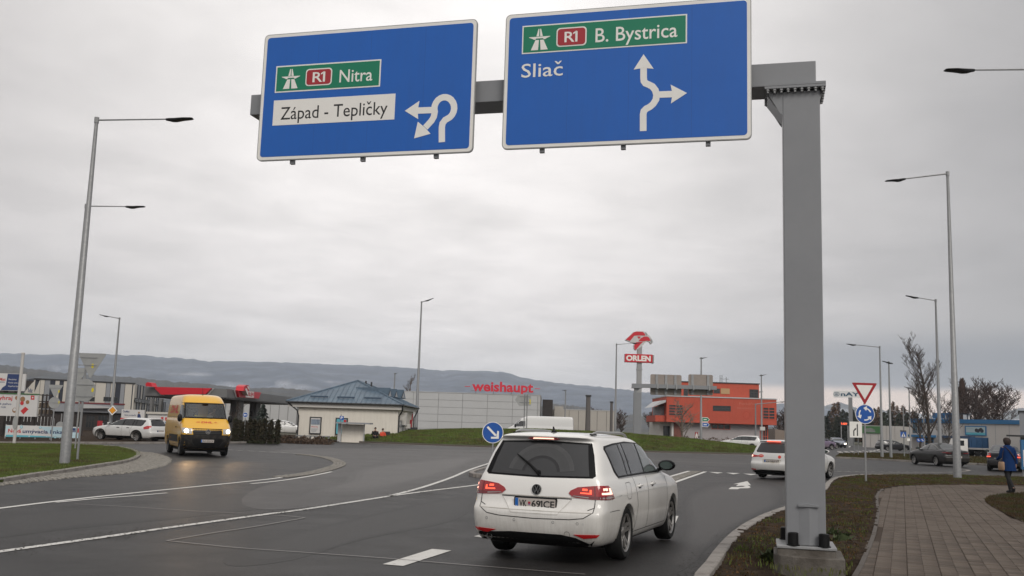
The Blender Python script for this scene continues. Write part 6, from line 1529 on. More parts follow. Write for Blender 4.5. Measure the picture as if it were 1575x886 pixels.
M_GLASSB = mat('building_glass', (.03, .034, .038), .15, spec=.7, var=.4, vscale=1.2)
M_DKFR = mat('dark_frame', (.03, .03, .032), .5); M_CREAM = mat('hall_cream', (.50, .47, .42), .6); M_HGREY = mat('hall_grey', (.25, .26, .28), .6); M_NAVYP = mat('hall_navy', (.025, .03, .045), .5)
M_CAN = mat('canopy_grey', (.165, .165, .165), .5); M_CANCOL = mat('canopy_column', (.12, .115, .115), .55); M_BROWN = mat('dark_brown_wall', (.035, .028, .026), .8, var=.3, vscale=2)
M_PLY = mat('plywood', (.42, .27, .14), .8); M_BBLUE = mat('band_blue', (.025, .13, .28), .5); M_HALLW = mat('hall_white', (.46, .44, .42), .7, var=.06, vscale=.5)
M_BNBLUE = mat('banner_pale_blue', (.45, .60, .66), .6); M_BNWHITE = mat('print_white', (.58, .57, .56), .6); M_PRED = mat('print_red', (.50, .03, .035), .6); M_PNAVY = mat('print_navy', (.02, .04, .13), .6)
M_PCY = mat('print_cyan', (.10, .38, .46), .6); M_PBRN = mat('print_brown', (.28, .15, .07), .6); M_PGRN = mat('print_green', (.05, .15, .05), .6)
def bx(name, m, par, x0, x1, y0, y1, z0, z1): mb = MB(); mb.box(x0, x1, y0, y1, z0, z1); return mb.build(name, m, par)
def pane(par, x0, x1, z0, z1, y, cols, rows, fm=M_DKFR, fw=.06, name='window', gm=M_GLASSB, proud=.04):
    """window: frame with real bars, glass panes set back"""
    mb = MB(); o = None
    mb.box(x0, x1, y-proud, y-.002, z0, z0+fw); mb.box(x0, x1, y-proud, y-.002, z1-fw, z1)
    for i in range(cols+1): x = lerp(x0, x1-fw, i/cols); mb.box(x, x+fw, y-proud+.003, y-.002, z0+fw, z1-fw)
    for j in range(1, rows): z = lerp(z0, z1, j/rows); mb.box(x0+fw, x1-fw, y-proud+.006, y-.002, z-fw/2, z+fw/2)
    o = mb.build(name, fm, par)
    for i in range(cols):
        for j in range(rows):
            a = lerp(x0, x1, i/cols)+.02; b = lerp(x0, x1, (i+1)/cols)-.02; c = lerp(z0, z1, j/rows)+.01; d = lerp(z0, z1, (j+1)/rows)-.01
            m2 = MB(); m2.box(a, b, y-.012, y-.001, c, d); m2.build('pane', gm, o)
    return o
GP2 = lambda px, d: P(px, 660, d)
# ---- grey hall with red letters
f = Facade(GP2(345, 152), GP2(830.7, 150)); r = f.root('warehouse', 'long light grey panel clad warehouse with red lettering above its roof edge', 'building')
ztop = f.uv(735, 605.8)[1]; xs = [f.uv(x, 640)[0] for x in (594, 634.5, 673.4, 710.6, 749, 787.8, 826.2, 830.7)]
bx('wall_core', mat('joint_grey', (.24, .24, .24), .7), r, xs[0], xs[-1], .06, 26, 0, ztop-.1)
zs = [0]+[lerp(f.uv(749, 656)[1], ztop, k/5) for k in range(0, 6)]
zs = sorted(set([0, 1.0]+[lerp(1.0, ztop, k/5) for k in range(1, 6)]))
for i in range(len(xs)-1):
    for j in range(len(zs)-1): bx('panel', M_SHEETG if xs[i+1]-xs[i] > 1 else M_SHEETL, r, xs[i]+.035, xs[i+1]-.035, 0, .078, zs[j]+.025, zs[j+1]-.02)
bx('roof_edge', M_SHEETL, r, xs[0], xs[-1]+.05, -.05, 26, ztop, ztop+.12)
bx('vertical_duct', M_BROWN, r, xs[-1]+.3, xs[-1]+1.9, 2, 6, 0, ztop-.5); bx('rear_block', M_BEIGE, r, xs[-1]+2.2, xs[-1]+3.6, 6, 12, 0, ztop-1.4)
mb = MB(); a = f.uv(725.8, 600.9, -.3); b = f.uv(820.2, 603.4, -.3); text_on(mb, 'weishaupt', a[0], b[0], (a[1]+b[1])/2, (f.uv(770, 587)[1]-f.uv(770, 602.2)[1]), -.3, .03, th=.15); 
M_WRED = mat('letter_red', (.62, .02, .045), .4)
sg_ = f.root('roof_lettering', 'red weishaupt letters standing on the grey warehouse roof', 'sign'); mb.build('lettering', M_WRED, sg_)
for p0, p1, y in ((715, 723.5, 594.6), (822.5, 830.5, 598.2)):
    a = f.uv(p0, y)[0]; b = f.uv(p1, y)[0]; z = f.uv(p1, y)[1]; bx('dash_bar', M_WRED, sg_, a, b, -.3, -.15, z-.05, z+.05)
for p0 in (732, 759.5, 786.5, 813.5): a, z = f.uv(p0, 603); bx('letter_stand', M_GALVD, sg_, a-.05, a+.05, -.25, -.15, ztop+.12, ztop+.9)
bx('base_rail', M_GALVD, sg_, f.uv(724, 600)[0], f.uv(822, 600)[0], -.24, -.16, ztop+.45, ztop+.52)
f = Facade(GP2(345, 165), GP2(455, 165)); r = f.root('hall', 'white panelled hall seen under the petrol station canopy', 'building'); zt = f.uv(400, 615.5)[1]
for i in range(8): bx('panel', M_SHEETL, r, f.len*i/8+.05, f.len*(i+1)/8-.05, 0, .08, 1.0, zt)
bx('plinth', M_BROWN, r, 0, f.len, 0, .1, 0, .99); bx('wall_core', MATS['joint_grey'], r, 0, f.len, .11, 14, 0, zt-.02)
# ---- beige hall
f = Facade(GP2(846, 160), GP2(947, 160)); r = f.root('hall', 'low beige panel hall to the right of the grey warehouse', 'building')
zt = f.uv(900, 631.3)[1]; n = 7
for i in range(n): bx('panel', M_BEIGE, r, f.len*i/n+.03, f.len*(i+1)/n-.03, 0, .08, 0, zt)
bx('wall_core', M_DKFR, r, 0, f.len, .081, 14, 0, zt-.05); bx('roof_edge', M_SHEETL, r, -.05, f.len+.05, -.05, 14, zt+.001, zt+.12)
for i, (x0, yt, w) in enumerate(((904, 610, .42), (940, 620, .25))):
    g = GP2(x0, 150); r = empty('concrete_mast', (g.x, g.y, 0), 0, ('taller', 'shorter')[i]+' brown concrete mast in front of the beige hall', 'mast', 'masts by the beige hall')
    z = P(x0, yt, 150).z; mb = MB(); mb.tube([(0, 0, 0), (0, 0, z)], [w, w*.8], 8); mb.build('shaft', mat('mast_concrete', (.12, .11, .105), .8), r, True); bx('top_cap', M_DKFR, r, -w, w, -w, w, z+.002, z+.25)

# ---- blue roofed shop
f = Facade(GP2(457.4, 85), GP2(611.3, 85)); r = f.root('roadside_shop', 'cream building with blue hipped metal roof and white fascia', 'building')
Lw = f.len; fb = Facade(GP2(613, 85), GP2(655, 97)); 
# right wall direction as depth of the box: rotate right wall to be square to the front
DP = 13.5; ez = f.uv(530, 619.8)[1]; fz = f.uv(530, 628)[1]
bx('wall', M_WALLW, r, 0, Lw, 0, DP, 0, fz); 
ov = .85; mb = MB(); mb.box(-ov, Lw+.3, -.35, DP+.5, fz+.001, ez-.08); mb.build('fascia', M_FASC, r)
ap_ = f.uv(550.5, 585.8, DP*.36); az = ap_[1]; ax_ = ap_[0]
e0, e1, e2, e3 = (-ov-.15, -.5), (Lw+.45, -.5), (Lw+.45, DP+.65), (-ov-.15, DP+.65)
p1 = (ax_, DP*.36, az); p2 = (Lw-3.2, DP*.62, az-.45)
def slope(a, b, c, d=None):
    pts = [Vector((*q[:2], ez)) if len(q) == 2 else Vector(q) for q in ([a, b, c] + ([d] if d else []))]; return pts
mb = MB()
for q in (slope(e0, e1, p1), slope(e1, e2, p2, p1), slope(e2, e3, p2), slope(e3, e0, p1, p2)):
    mb.add(q, [tuple(range(len(q)))])
mb.add([(*e0, ez-.1), (*e1, ez-.1), (*e2, ez-.1), (*e3, ez-.1), (*e0, ez), (*e1, ez), (*e2, ez), (*e3, ez)], [(0, 1, 5, 4), (1, 2, 6, 5), (2, 3, 7, 6), (3, 0, 4, 7), (3, 2, 1, 0)])
rf = mb.build('roof', M_ROOFB, r)
# standing ribs of the metal sheets, running up the front and right slopes
mb = MB()
def inter(x): # on front slope from eave (x,-.5) upward to hips
    if x < p1[0]: t = (x-e0[0])/(p1[0]-e0[0])
    else: t = (e1[0]-x)/(e1[0]-p1[0])
    return t
k = 0; x = e0[0]+.1
while x < e1[0]-.1:
    t = inter(x); mb.bar((x, -.5, ez+.015), (x, lerp(-.5, p1[1], t), lerp(ez, az, t)+.015), .05, .07); x += .42
o = mb.build('sheet_ribs', M_ROOFB, rf); o['kind'] = 'stuff'
mb = MB(); y = e1[1]+.15
while y < e2[1]-.2:
    if y < p1[1]: t = (y-e1[1])/(p1[1]-e1[1]); top = Vector((e1[0], y, ez)).lerp(Vector((p1[0], y, az)), 0); X_ = lerp(e1[0], p1[0], t); Z_ = lerp(ez, az, t)
    elif y < p2[1]: t = (y-p1[1])/(p2[1]-p1[1]); X_ = lerp(p1[0], p2[0], t); Z_ = lerp(az, p2[2], t)
    else: t = (e2[1]-y)/(e2[1]-p2[1]); X_ = lerp(e1[0], p2[0], t); Z_ = lerp(ez, p2[2], t)
    mb.bar((e1[0], y, ez+.015), (X_, y, Z_+.015), .05, .07); y += .42
o = mb.build('sheet_ribs', M_ROOFB, rf); o['kind'] = 'stuff'
mb = MB(); mb.tube([(*e0, ez+.03), (p1[0], p1[1], az+.04)], .07, 6); mb.build('hip_cap', M_ROOFB, rf)
mb = MB(); mb.tube([(*e1, ez+.03), (p1[0], p1[1], az+.04)], .07, 6); mb.build('hip_cap', M_ROOFB, rf)
mb = MB(); mb.tube([(p1[0], p1[1], az+.04), (p2[0], p2[1], p2[2]+.04)], .07, 6); mb.build('ridge_cap', M_ROOFB, rf)
mb = MB(); mb.tube([(p2[0], p2[1], p2[2]+.04), (*e2, ez+.03)], .07, 6); mb.build('hip_cap', M_ROOFB, rf)
for px0, px1, y in ((478, 505, 612), (519, 546, 613.3), (560, 587, 614.4)):
    a = f.uv(px0, y, .6)[0]; b, z = f.uv(px1, y, .6); mb = MB(); t = (z-ez)/(az-ez); yy = lerp(-.5, p1[1], t); mb.box(a, b, yy-.10, yy-.04, z+.03, z+.16); mb.build('snow_guard', mat('guard_blue', (.04, .07, .11), .5), rf)
for q in ((520, 0), (552, 0), (572, 0)):
    pass
for px, yy, h_ in ((551.5, 584.5, .3), (563, 586, .25), (571.5, 587.6, .3)):
    a, z = f.uv(px, yy, DP*.4); mb = MB(); mb.tube([(a, DP*.4, z-.5), (a, DP*.4, z)], .08, 6); mb.build('roof_vent', M_DKFR, rf)
for i, (pa, pb, yt, yb) in enumerate(((596.5, 603.5, 596.5, 610), (606.5, 613, 598.3, 611.2), (617, 624, 599.5, 612.5))):
    q = [f.uv(pa, yb, 2.0+i*2.6), f.uv((pa+pb)/2+1.0, yt, 2.0+i*2.6), f.uv(pb, yb+1, 2.0+i*2.6)]; y0 = 2.0+i*2.6
    # little gabled dormer whose ridge runs back into the slope towards the left
    c_ = ((q[0][0]+q[2][0])/2, q[1][1]); mb = MB()
    A_, B_, T_ = Vector((q[0][0], y0, q[0][1])), Vector((q[2][0], y0, q[2][1])), Vector((c_[0], y0, c_[1])); bk_ = Vector((-3.2, 1.0, 0))
    mb.add([A_, B_, T_, A_+bk_, B_+bk_, T_+bk_], [(1, 4, 5, 2), (0, 2, 5, 3), (3, 5, 4)]); dm = mb.build('dormer', M_ROOFB, rf)
    mb = MB(); mb.add([A_.lerp(T_, .05)+Vector((0, .02, 0)), B_.lerp(T_, .05)+Vector((0, .02, 0)), T_+Vector((0, .02, -.08))], [(0, 1, 2)]); mb.build('dormer_front', M_DKFR, dm)
    mb = MB(); g_ = (A_+B_+T_)/3; mb.add([g_+(v-g_)*.6+Vector((0, -.01, -.05)) for v in (A_, B_, T_)], [(0, 1, 2)]); mb.build('dormer_glass', M_HGREY, dm)
gut = MB(); gut.tube([(e0[0], -.58, ez-.05), (e1[0], -.58, ez-.05)], .07, 6); gut.build('gutter', M_DKFR, r); gut = MB(); gut.tube([(e1[0]+.06, -.5, ez-.05), (e2[0]+.06, DP+.6, ez-.05)], .07, 6); gut.build('gutter', M_DKFR, r)
for pts in ([(e0[0]+.15, -.5, ez-.1), (e0[0]+.9, -.1, ez-.75), (.05, -.08, ez-1.2), (.05, -.08, 0)], [(e1[0]-.05, -.5, ez-.1), (e1[0]-.05, -.3, ez-.5), (Lw+.08, .15, ez-1.0), (Lw+.08, .15, 0)], [(e2[0], DP+.3, ez-.1), (e2[0]-.1, DP+.2, ez-.5), (Lw+.1, DP-.1, ez-1.0), (Lw+.1, DP-.1, 0)]):
    mb = MB(); mb.tube(pts, .065, 6); mb.build('downpipe', M_DKFR, r, True)
for lab, x0, x1, y0, y1, mm in (('poster_case', 476.2, 494.4, 641, 667.6, 0), ('poster_case', 516, 534.8, 642.4, 669, 1)):
    a = f.uv(x0, 655)[0]; b = f.uv(x1, 655)[0]; z1 = f.uv(x0, y0)[1]; z0 = f.uv(x0, y1)[1]
    q = f.root(lab, ('black framed poster with red text on the cream wall, left one', 'black framed blue poster on the cream wall behind the bus shelter')[mm], 'poster case'); bx('frame', M_DKFR, q, a, b, -.10, -.001, z0, z1)
    bx('poster', (M_BNWHITE, M_PCY)[mm], q, a+.1, b-.1, -.11, -.101, z0+.1, z1-.1)
    if mm == 0:
        bx('picture', mat('print_photo', (.20, .24, .30), .6, var=.5, vscale=6), q, a+.13, b-.13, -.115, -.111, lerp(z0, z1, .55), z1-.2); 
        mb = MB(); text_on(mb, 'PREDAJ', a+.16, b-.3, lerp(z0, z1, .40), .09, -.113, .02); mb.build('poster_text', M_PRED, q)
        for k in range(4): bx('text_line', M_HGREY, q, a+.16, b-.25-.06*k, -.113, -.111, lerp(z0, z1, .30-.05*k), lerp(z0, z1, .32-.05*k))
    else:
        bx('white_field', M_BNWHITE, q, a+.35, b-.12, -.115, -.111, lerp(z0, z1, .35), lerp(z0, z1, .75)); bx('red_field', M_PRED, q, b-.35, b-.12, -.116, -.112, lerp(z0, z1, .75), z1-.15)
# right wall fittings
for (yy, z0, z1, w, nm, mm) in ((1.2, 1.9, 2.3, .5, 'air_conditioner', M_FASC), (2.6, 1.5, 2.6, .9, 'air_conditioner', M_FASC), (6.0, 1.2, 1.6, .8, 'air_conditioner', M_FASC)):
    bx(nm, mm, r, Lw+.001, Lw+.45, yy, yy+w, z0, z1)
for k in range(9): bx('pipe', M_SHEETG, r, Lw+.002, Lw+.12, .8+k*.55, .86+k*.55, .9+.2*(k % 3), 1.9)
bx('pipe_rail', M_HGREY, r, Lw+.13, Lw+.2, .6, 8.5, 1.45, 1.52); bx('vending_unit', M_DKFR, r, Lw+.01, Lw+.8, 8.4, 10.2, 0, 1.3); bx('red_pipe', M_RED, r, Lw+.02, Lw+.2, 10.4, 10.7, 0, 2.0); bx('red_notice', M_PRED, r, Lw+.01, Lw+.05, 12, 12.9, 1.9, 2.6)
# shelter and benches
f2_ = Facade(GP2(519, 79), GP2(571, 79)); r = f2_.root('shelter', 'flat roofed shelter with a cream panel in front of the blue roofed shop', 'shelter')
zt = f2_.uv(545, 649.8)[1]; bx('roof', M_HGREY, r, 0, f2_.len, -1.0, .9, zt-.12, zt); bx('post', M_SHEETG, r, .05, .32, -.1, .1, 0, zt-.121); bx('post', M_SHEETG, r, f2_.len*.78, f2_.len*.78+.08, -.1, 0, 0, zt-.121)
bx('panel', M_WALLW, r, .36, f2_.len*.77, -.02, .05, 0, zt-.15)
q = f2_.root('parking_sign', 'small blue parking sign standing over the shelter roof', 'road sign'); mb = MB(); mb.tube([(.2, .2, 0), (.2, .2, zt+.6)], .035, 8); mb.build('post', M_GALVD, q)
a, b, c_, e = f2_.rect(521.8, 639.8, 528.0, 646, -.1); bx('blue_face', M_BLUE2, q, a, c_, .12, .15, b, e); mb = MB(); text_on(mb, 'P', a+.08, c_-.08, b+.06, (e-b)*.7, .115, .02); mb.build('lettering', M_WHITE, q)
q2 = P(602.3, 640, 103.4); q = empty('parking_sign', (q2.x, q2.y, 0), 0, 'small blue parking sign on the short post lamp at the shop corner', 'road sign'); k = 103.4/1500; zc = q2.z; bx('blue_face', M_BLUE2, q, -2.6*k, 2.2*k, -.14, -.11, zc-3*k, zc+3*k); bx('white_plate', M_WHITE, q, -2.2*k, 1.9*k, -.14, -.11, zc-7*k, zc-3.6*k); mb = MB(); text_on(mb, 'P', -1.3*k, .9*k, zc-2*k, 4*k, -.145, .02); mb.build('lettering', M_WHITE, q)
fbn = Facade(GP2(456, 76), GP2(507, 76)); r = fbn.root('picnic_bench', 'long low grey bench with slatted legs before the shop wall', 'bench')
bx('seat', M_GALVD, r, 0, fbn.len, -.2, .25, .42, .50)
for i in range(8): bx('leg', M_GALVD, r, fbn.len*i/7.0*.97, fbn.len*i/7.0*.97+.08, -.15, .2, 0, .419)

# ---- petrol station canopy
CD = 74.0
A = GP2(218, CD); Bc = GP2(345, CD-2); f = Facade(A, Bc); r = f.root('petrol_canopy', 'grey petrol station canopy with red trim and numbered columns', 'canopy')
z1 = f.uv(300, 597)[1]; z0 = f.uv(300, 610.3)[1]; C3 = GP2(447, 93); fB = Facade(Bc, C3)
cm = r.matrix_basis; bpy.context.view_layer.update()
inv = (Matrix.Translation(r.location) @ Matrix.Rotation(f.rz, 4, 'Z')).inverted()
def toL(v): return inv @ Vector(v)
cor = [toL((A.x, A.y, 0)), toL((Bc.x, Bc.y, 0)), toL((C3.x, C3.y, 0)), toL((A.x+(C3.x-Bc.x), A.y+(C3.y-Bc.y), 0))]
mb = MB(); mb.flat([(v.x, v.y) for v in cor], z0, z1); mb.build('fascia', M_CAN, r)
cc = sum(cor, Vector())/4; mb = MB(); mb.flat([(cc+(v-cc)*.985)[:2] for v in cor], z0-.10, z0-.002); mb.build('soffit', M_CANCOL, r)
# red trims as raised wedges
def onf(ff, pts, name, m, y0, y1, root_): 
    q = [ff.uv(*p) for p in pts]; mb = MB(); M = inv @ (Matrix.Translation((ff.O.x, ff.O.y, 0)) @ Matrix.Rotation(ff.rz, 4, 'Z')); mb.prism(q, y0, y1, M); return mb.build(name, m, root_)
onf(f, [(236.5, 595), (330.5, 597.2), (321, 607.6), (252, 608.3)], 'silver_edge', M_SHEETL, -.06, -.003, r)
onf(f, [(238.6, 595.2), (328, 597.4), (319, 606.4), (251, 607.3)], 'red_trim', M_ORED, -.25, -.061, r)
onf(f, [(232, 594.6), (231.5, 591), (234.5, 588.4), (239.5, 589.4), (241, 593), (242.5, 595.6)], 'emblem', M_ORED, -.6, .0, r)
onf(fB, [(358, 599.5), (399, 603.4), (394.5, 614), (362, 612)], 'silver_edge', M_SHEETL, -.06, -.003, r)
onf(fB, [(360.5, 600.3), (397.3, 603.6), (393.3, 613), (363, 610.8)], 'red_trim', M_ORED, -.25, -.061, r)
onf(fB, [(362, 601), (363.5, 594), (367, 591.6), (371, 592.6), (372.3, 597), (370.5, 601.5)], 'emblem', M_ORED, -.6, .0, r)
onf(fB, [(364.8, 598), (367, 597), (368.5, 601), (369.8, 608), (367.8, 606), (366.3, 601.5)], 'emblem_white', M_WHITE, -.62, -.25, r)
onf(fB, [(367.5, 593.5), (371, 594), (371.5, 599), (369.5, 598)], 'emblem_white', M_WHITE, -.62, -.601, r)
MM = inv @ (Matrix.Translation((fB.O.x, fB.O.y, 0)) @ Matrix.Rotation(fB.rz, 4, 'Z')); a = fB.uv(373.8, 609.6); b = fB.uv(384.6, 610.2); h_ = fB.uv(379, 602.6)[1]-a[1]
onf(fB, [(372.6, 611), (385.6, 611.6), (385.6, 602.6), (372.6, 601.8)], 'name_plate', M_WHITE, -.262, -.251, r)
mb = MB(); text_on(mb, 'ORLEN', a[0], b[0], (a[1]+b[1])/2+.04, h_*.8, -.27, .04, M=MM); mb.build('lettering', M_ORED, r)
M_NUM = mat('number_dark', (.02, .02, .02), .6)
for (x0, x1, d, nn) in ((351.8, 361.2, 78, '4'), (381.6, 388.6, 84, '2')):
    a = toL((GP2(x0, d).x, d, 0)); b = toL((GP2(x1, d).x, d, 0)); xx = (a.x+b.x)/2; w = (b.x-a.x)/2; co_ = bx('column', M_CANCOL, r, xx-w, xx+w, a.y, a.y+.8, 0, z0-.101)
    zc = P(x0, 636, d).z; mb = MB(); text_on(mb, nn, xx-.14, xx+.14, zc-.2, .42, a.y-.006, .02); mb.build('column_number', M_NUM, co_)
    bx('column_edge', M_CAN, r, xx+w+.003, xx+w+.22, a.y+.1, a.y+.8, 0, z0-.101)
for x in (229, 243, 300): a = toL((GP2(x, 80).x, 80, 0)); bx('column', M_CAN, r, a.x-.12, a.x+.12, a.y, a.y+.25, 0, z0-.101)

# ---- striped hall and shops on the left
f = Facade(GP2(36, 106), GP2(201.5, 112)); r = f.root('striped_hall', 'hall clad in white, grey and navy vertical stripes behind the left billboards', 'building')
zt = f.uv(150, 588.3)[1]; seq = [(36, 51, 'w'), (51, 58.7, 'g'), (59, 66, 'w'), (66, 74.5, 'g'), (75, 81.7, 'n'), (82, 89, 'w'), (89.4, 94.5, 'n'), (95, 103, 'w'), (103.2, 112, 'g'), (112.2, 122, 'w'), (122.2, 128, 'n'), (128.2, 136, 'g'), (136.2, 144.6, 'w'), (144.8, 161, 'w'), (161.2, 168, 'g'), (168.2, 175.6, 'w'), (175.9, 183, 'n'), (183.2, 190, 'g'), (190.2, 201.5, 'w')]
bx('wall_core', M_NAVYP, r, .05, f.len-.05, .09, 20, 0, zt-.02)
for a, b, k in seq:
    u0_, u1_ = f.uv(a, 620)[0], f.uv(b, 620)[0]; zz = zt if a > 51 else None
    if zz is None:
        mb = MB(); mb.prism([(u0_, 0), (u1_, 0), (u1_, zt), (lerp(u0_, u1_, .95), zt), (u0_, zt*.72)], 0, .088); mb.build('cladding_panel', M_CREAM, r)
    else: bx('cladding_panel', {'w': M_CREAM, 'g': M_HGREY, 'n': M_NAVYP}[k], r, u0_+.02, u1_-.02, 0, .088, 0, zt)
bx('roof_edge', M_DKFR, r, f.uv(51, 600)[0], f.len+.05, -.06, 20, zt+.001, zt+.15)
for a, b, c_ in ((137.6, 145.7, 2), (159, 181.4, 3)): u0_, z0_, u1_, z1_ = f.rect(a, 610.8, b, 617.4); pane(r, u0_, u1_, z0_, z1_, -.003, c_, 1)
mb = MB(); a, z = f.uv(43.5, 603.4); text_on(mb, 'Idz', f.uv(43, 603)[0], f.uv(50, 603)[0], z, .45, -.006, .02); mb.build('wall_lettering', M_PNAVY, r)
f = Facade(GP2(201.8, 112), GP2(251, 150)); r = f.root('striped_hall_wing', 'receding side wing of the striped hall with dark posts and a window band', 'building')
zt = f.uv(210, 591.6)[1]; n = 14
for i in range(n):
    a, b = f.len*i/n, f.len*(i+1)/n; zz = zt if i < 10 else zt*.72
    bx('cladding_panel', M_CREAM if i % 2 == 0 else M_HGREY, r, a+.05, b-.35, 0, 4, 0, zz); bx('post', M_NAVYP, r, b-.33, b+.03, -.1, 3.9, 0, zz+.05)
u0_, z0_, u1_, z1_ = f.rect(202.5, 612, 240, 618.8); z0_, z1_ = f.uv(205, 618.2)[1], f.uv(205, 611.8)[1]; pane(r, .1, f.len*.8, z0_, z1_, -.103, 9, 1)
f = Facade(GP2(70, 92), GP2(188, 95)); r = f.root('low_shop', 'low dark shop front with grey fascia and red roof edge before the striped hall', 'building')
zt = f.uv(130, 621)[1]; z2 = f.uv(130, 634)[1]; bx('fascia', M_HGREY, r, 0, f.len, 0, 8, z2, zt); bx('red_edge', mat('dark_red_edge', (.14, .02, .025), .6), r, -.05, f.len+.05, -.06, 8, zt+.001, zt+.14); bx('shop_wall', M_BROWN, r, .1, f.len-.1, .3, 8, 0, z2-.002)
mb = MB(); mb.prism([(f.uv(125, 627)[0], f.uv(125, 628)[1]), (f.uv(180, 628)[0], f.uv(180, 628)[1]), (f.uv(140, 623)[0], f.uv(140, 622.5)[1]), (f.uv(125, 622)[0], f.uv(125, 622)[1])], -.5, -.001); mb.build('sloping_awning', M_SHEETL, r)
for a, b in ((132, 146), (150, 166), (168, 186)): u0_, z0_, u1_, z1_ = f.rect(a, 638, b, 658); pane(r, u0_, u1_, max(.3, z0_), z1_, .297, 3, 2, fm=M_BROWN)
u0_ = f.uv(148, 650)[0]; bx('red_totem', M_RED, r, u0_, u0_+.45, -1.5, -1.1, 0, f.uv(148, 647)[1]); bx('notice', M_BNWHITE, r, f.uv(156, 650)[0], f.uv(159.5, 650)[0], .28, .299, f.uv(156, 657)[1], f.uv(156, 651)[1])
f = Facade(GP2(-30, 66), GP2(128, 70)); r = f.root('boarded_fence', 'dark brown boarded fence behind the car wash banner', 'fence'); zt = f.uv(100, 640)[1]; n = 30
for i in range(n): bx('board', M_BROWN, r, f.len*i/n+.015, f.len*(i+1)/n-.015, 0, .04, 0, zt+random.uniform(-.02, .02))
f = Facade(GP2(-20, 96), GP2(53, 98)); r = f.root('shed', 'dark brown pitched shed roof showing above the left billboards', 'building'); z = f.uv(50, 586)[1]; mb = MB(); mb.prism([(0, 0), (f.uv(33, 600)[0], 0), (f.uv(33, 603)[0], f.uv(33, 603.5)[1]), (f.uv(53, 585)[0], f.uv(53, 586.3)[1]), (0, f.uv(33, 583)[1])], 0, 6); mb.build('roof_side', M_BROWN, r)
# rack of pallets
f = Facade(GP2(54, 72), GP2(73, 72)); r = f.root('storage_rack', 'dark rack of wooden crates beside the prize billboard', 'rack'); z0_, z1_ = f.uv(60, 638)[1], f.uv(60, 606)[1]
for i in range(4): bx('upright', M_BROWN, r, f.len*i/3-.04, f.len*i/3+.04, 0, .08, 0, z1_)
for j in range(4): bx('shelf', M_BROWN, r, 0, f.len, .085, .8, lerp(z0_, z1_, j/3.2), lerp(z0_, z1_, j/3.2)+.06)
for i in range(3):
    for j in range(2): bx('crate', mat('crate_wood', (.10, .075, .055), .8, var=.3, vscale=4), r, f.len*i/3+.08, f.len*(i+1)/3-.08, .1, .7, lerp(z0_, z1_, j/3.2)+.065, lerp(z0_, z1_, j/3.2)+.40)
# billboards
f = Facade(GP2(-22, 60.5), GP2(53.5, 60)); r = f.root('billboard', 'white prize billboard with red headline and green top edge on the left', 'billboard')
zb, zt_ = f.uv(20, 640)[1], f.uv(20, 606.3)[1]; bx('board', M_BNWHITE, r, 0, f.len, 0, .12, zb, zt_); bx('top_edge', M_PGRN, r, 0, f.len, -.04, .14, zt_+.001, zt_+.06)
for x in (.4, 2.0, f.len-.3): bx('leg', M_BROWN, r, x-.08, x+.08, .13, .3, 0, zt_)
def ptxt(f, par, s, x0, y0, x1, y1, cap, m, y=-.006, bold=.02):
    a = f.uv(x0, y0); b = f.uv(x1, y1); mx = (x0+x1)/2; my = (y0+y1)/2; mb = MB(); text_on(mb, s, a[0], b[0], (a[1]+b[1])/2, f.uv(mx, my-cap)[1]-f.uv(mx, my)[1], y, bold); return mb.build('lettering', m, par)
ptxt(f, r, 'Vyhraj', -8, 614.6, 19, 615, 6.4, M_PRED); ptxt(f, r, 'prémiové palivo', -20, 622.2, 17.5, 622.6, 3.4, M_PNAVY, bold=.01); ptxt(f, r, 'na celý rok', -16, 627.2, 9.5, 627.4, 3.4, M_PNAVY, bold=.01)
def pdisc(f, par, px, py, rp, m, y=-.006, name='print'): a = f.uv(px, py); b = f.uv(px+rp, py); mb = MB(); mb.prism(disc(a[0], a[1], b[0]-a[0], 14), y-.002, y); return mb.build(name, m, par)
def ppoly(f, par, pts, m, y=-.004, name='print'): mb = MB(); mb.prism([f.uv(*p) for p in pts], y-.002, y); return mb.build(name, m, par)
pdisc(f, r, 26, 612, 2.8, M_PBRN); pdisc(f, r, 35, 614, 3.8, M_PBRN, -.009); pdisc(f, r, 34, 620, 2.8, M_PRED, -.012); pdisc(f, r, 42.5, 618.5, 2.8, M_PBRN); pdisc(f, r, 22.5, 631, 3.6, M_PBRN); pdisc(f, r, 22.5, 630, 2.2, M_BNWHITE, -.010); pdisc(f, r, 28.5, 623, 3.0, M_BNBLUE)
ppoly(f, r, [(31.5, 632), (39, 625.5), (44, 629.5), (36, 637.5)], M_PRED); ppoly(f, r, [(47.5, 614.8), (53, 615), (53, 608.6), (47.5, 608.4)], M_PRED); pdisc(f, r, 50.3, 611.5, 1.3, M_BNWHITE, -.008)
f = Facade(GP2(-14, 64), GP2(31.5, 64)); r = f.root('billboard', 'navy and white billboard with bullet list at the top left edge', 'billboard')
zb, zt_ = f.uv(15, 601)[1], f.uv(15, 574.5)[1]; bx('board', M_BNWHITE, r, 0, f.len, 0, .12, zb, zt_); bx('leg', M_BROWN, r, .5, .7, .13, .3, 0, zt_-.3); bx('leg', M_BROWN, r, f.len-.7, f.len-.5, .13, .3, 0, zt_-.3)
ppoly(f, r, [(12, 575), (31, 575.6), (30.8, 600.7), (1, 600.2), (4, 596), (9, 592.5)], M_PNAVY); ptxt(f, r, 'DiaMat', -10, 585.2, 8.6, 585.5, 4.6, M_PRED); ppoly(f, r, [(-8, 587), (7.4, 587.3), (7.4, 588.2), (-8, 588)], M_PNAVY)
for s_, x1, y in (('•Stavebniny', 25.6, 584.4), ('•Vodné centrum', 30.2, 589.6), ('•Kúpeľňové štúdio', 30.2, 595)): ptxt(f, r, s_, 12.2, y, x1, y+.3, 2.3, M_BNWHITE, -.009, .01)
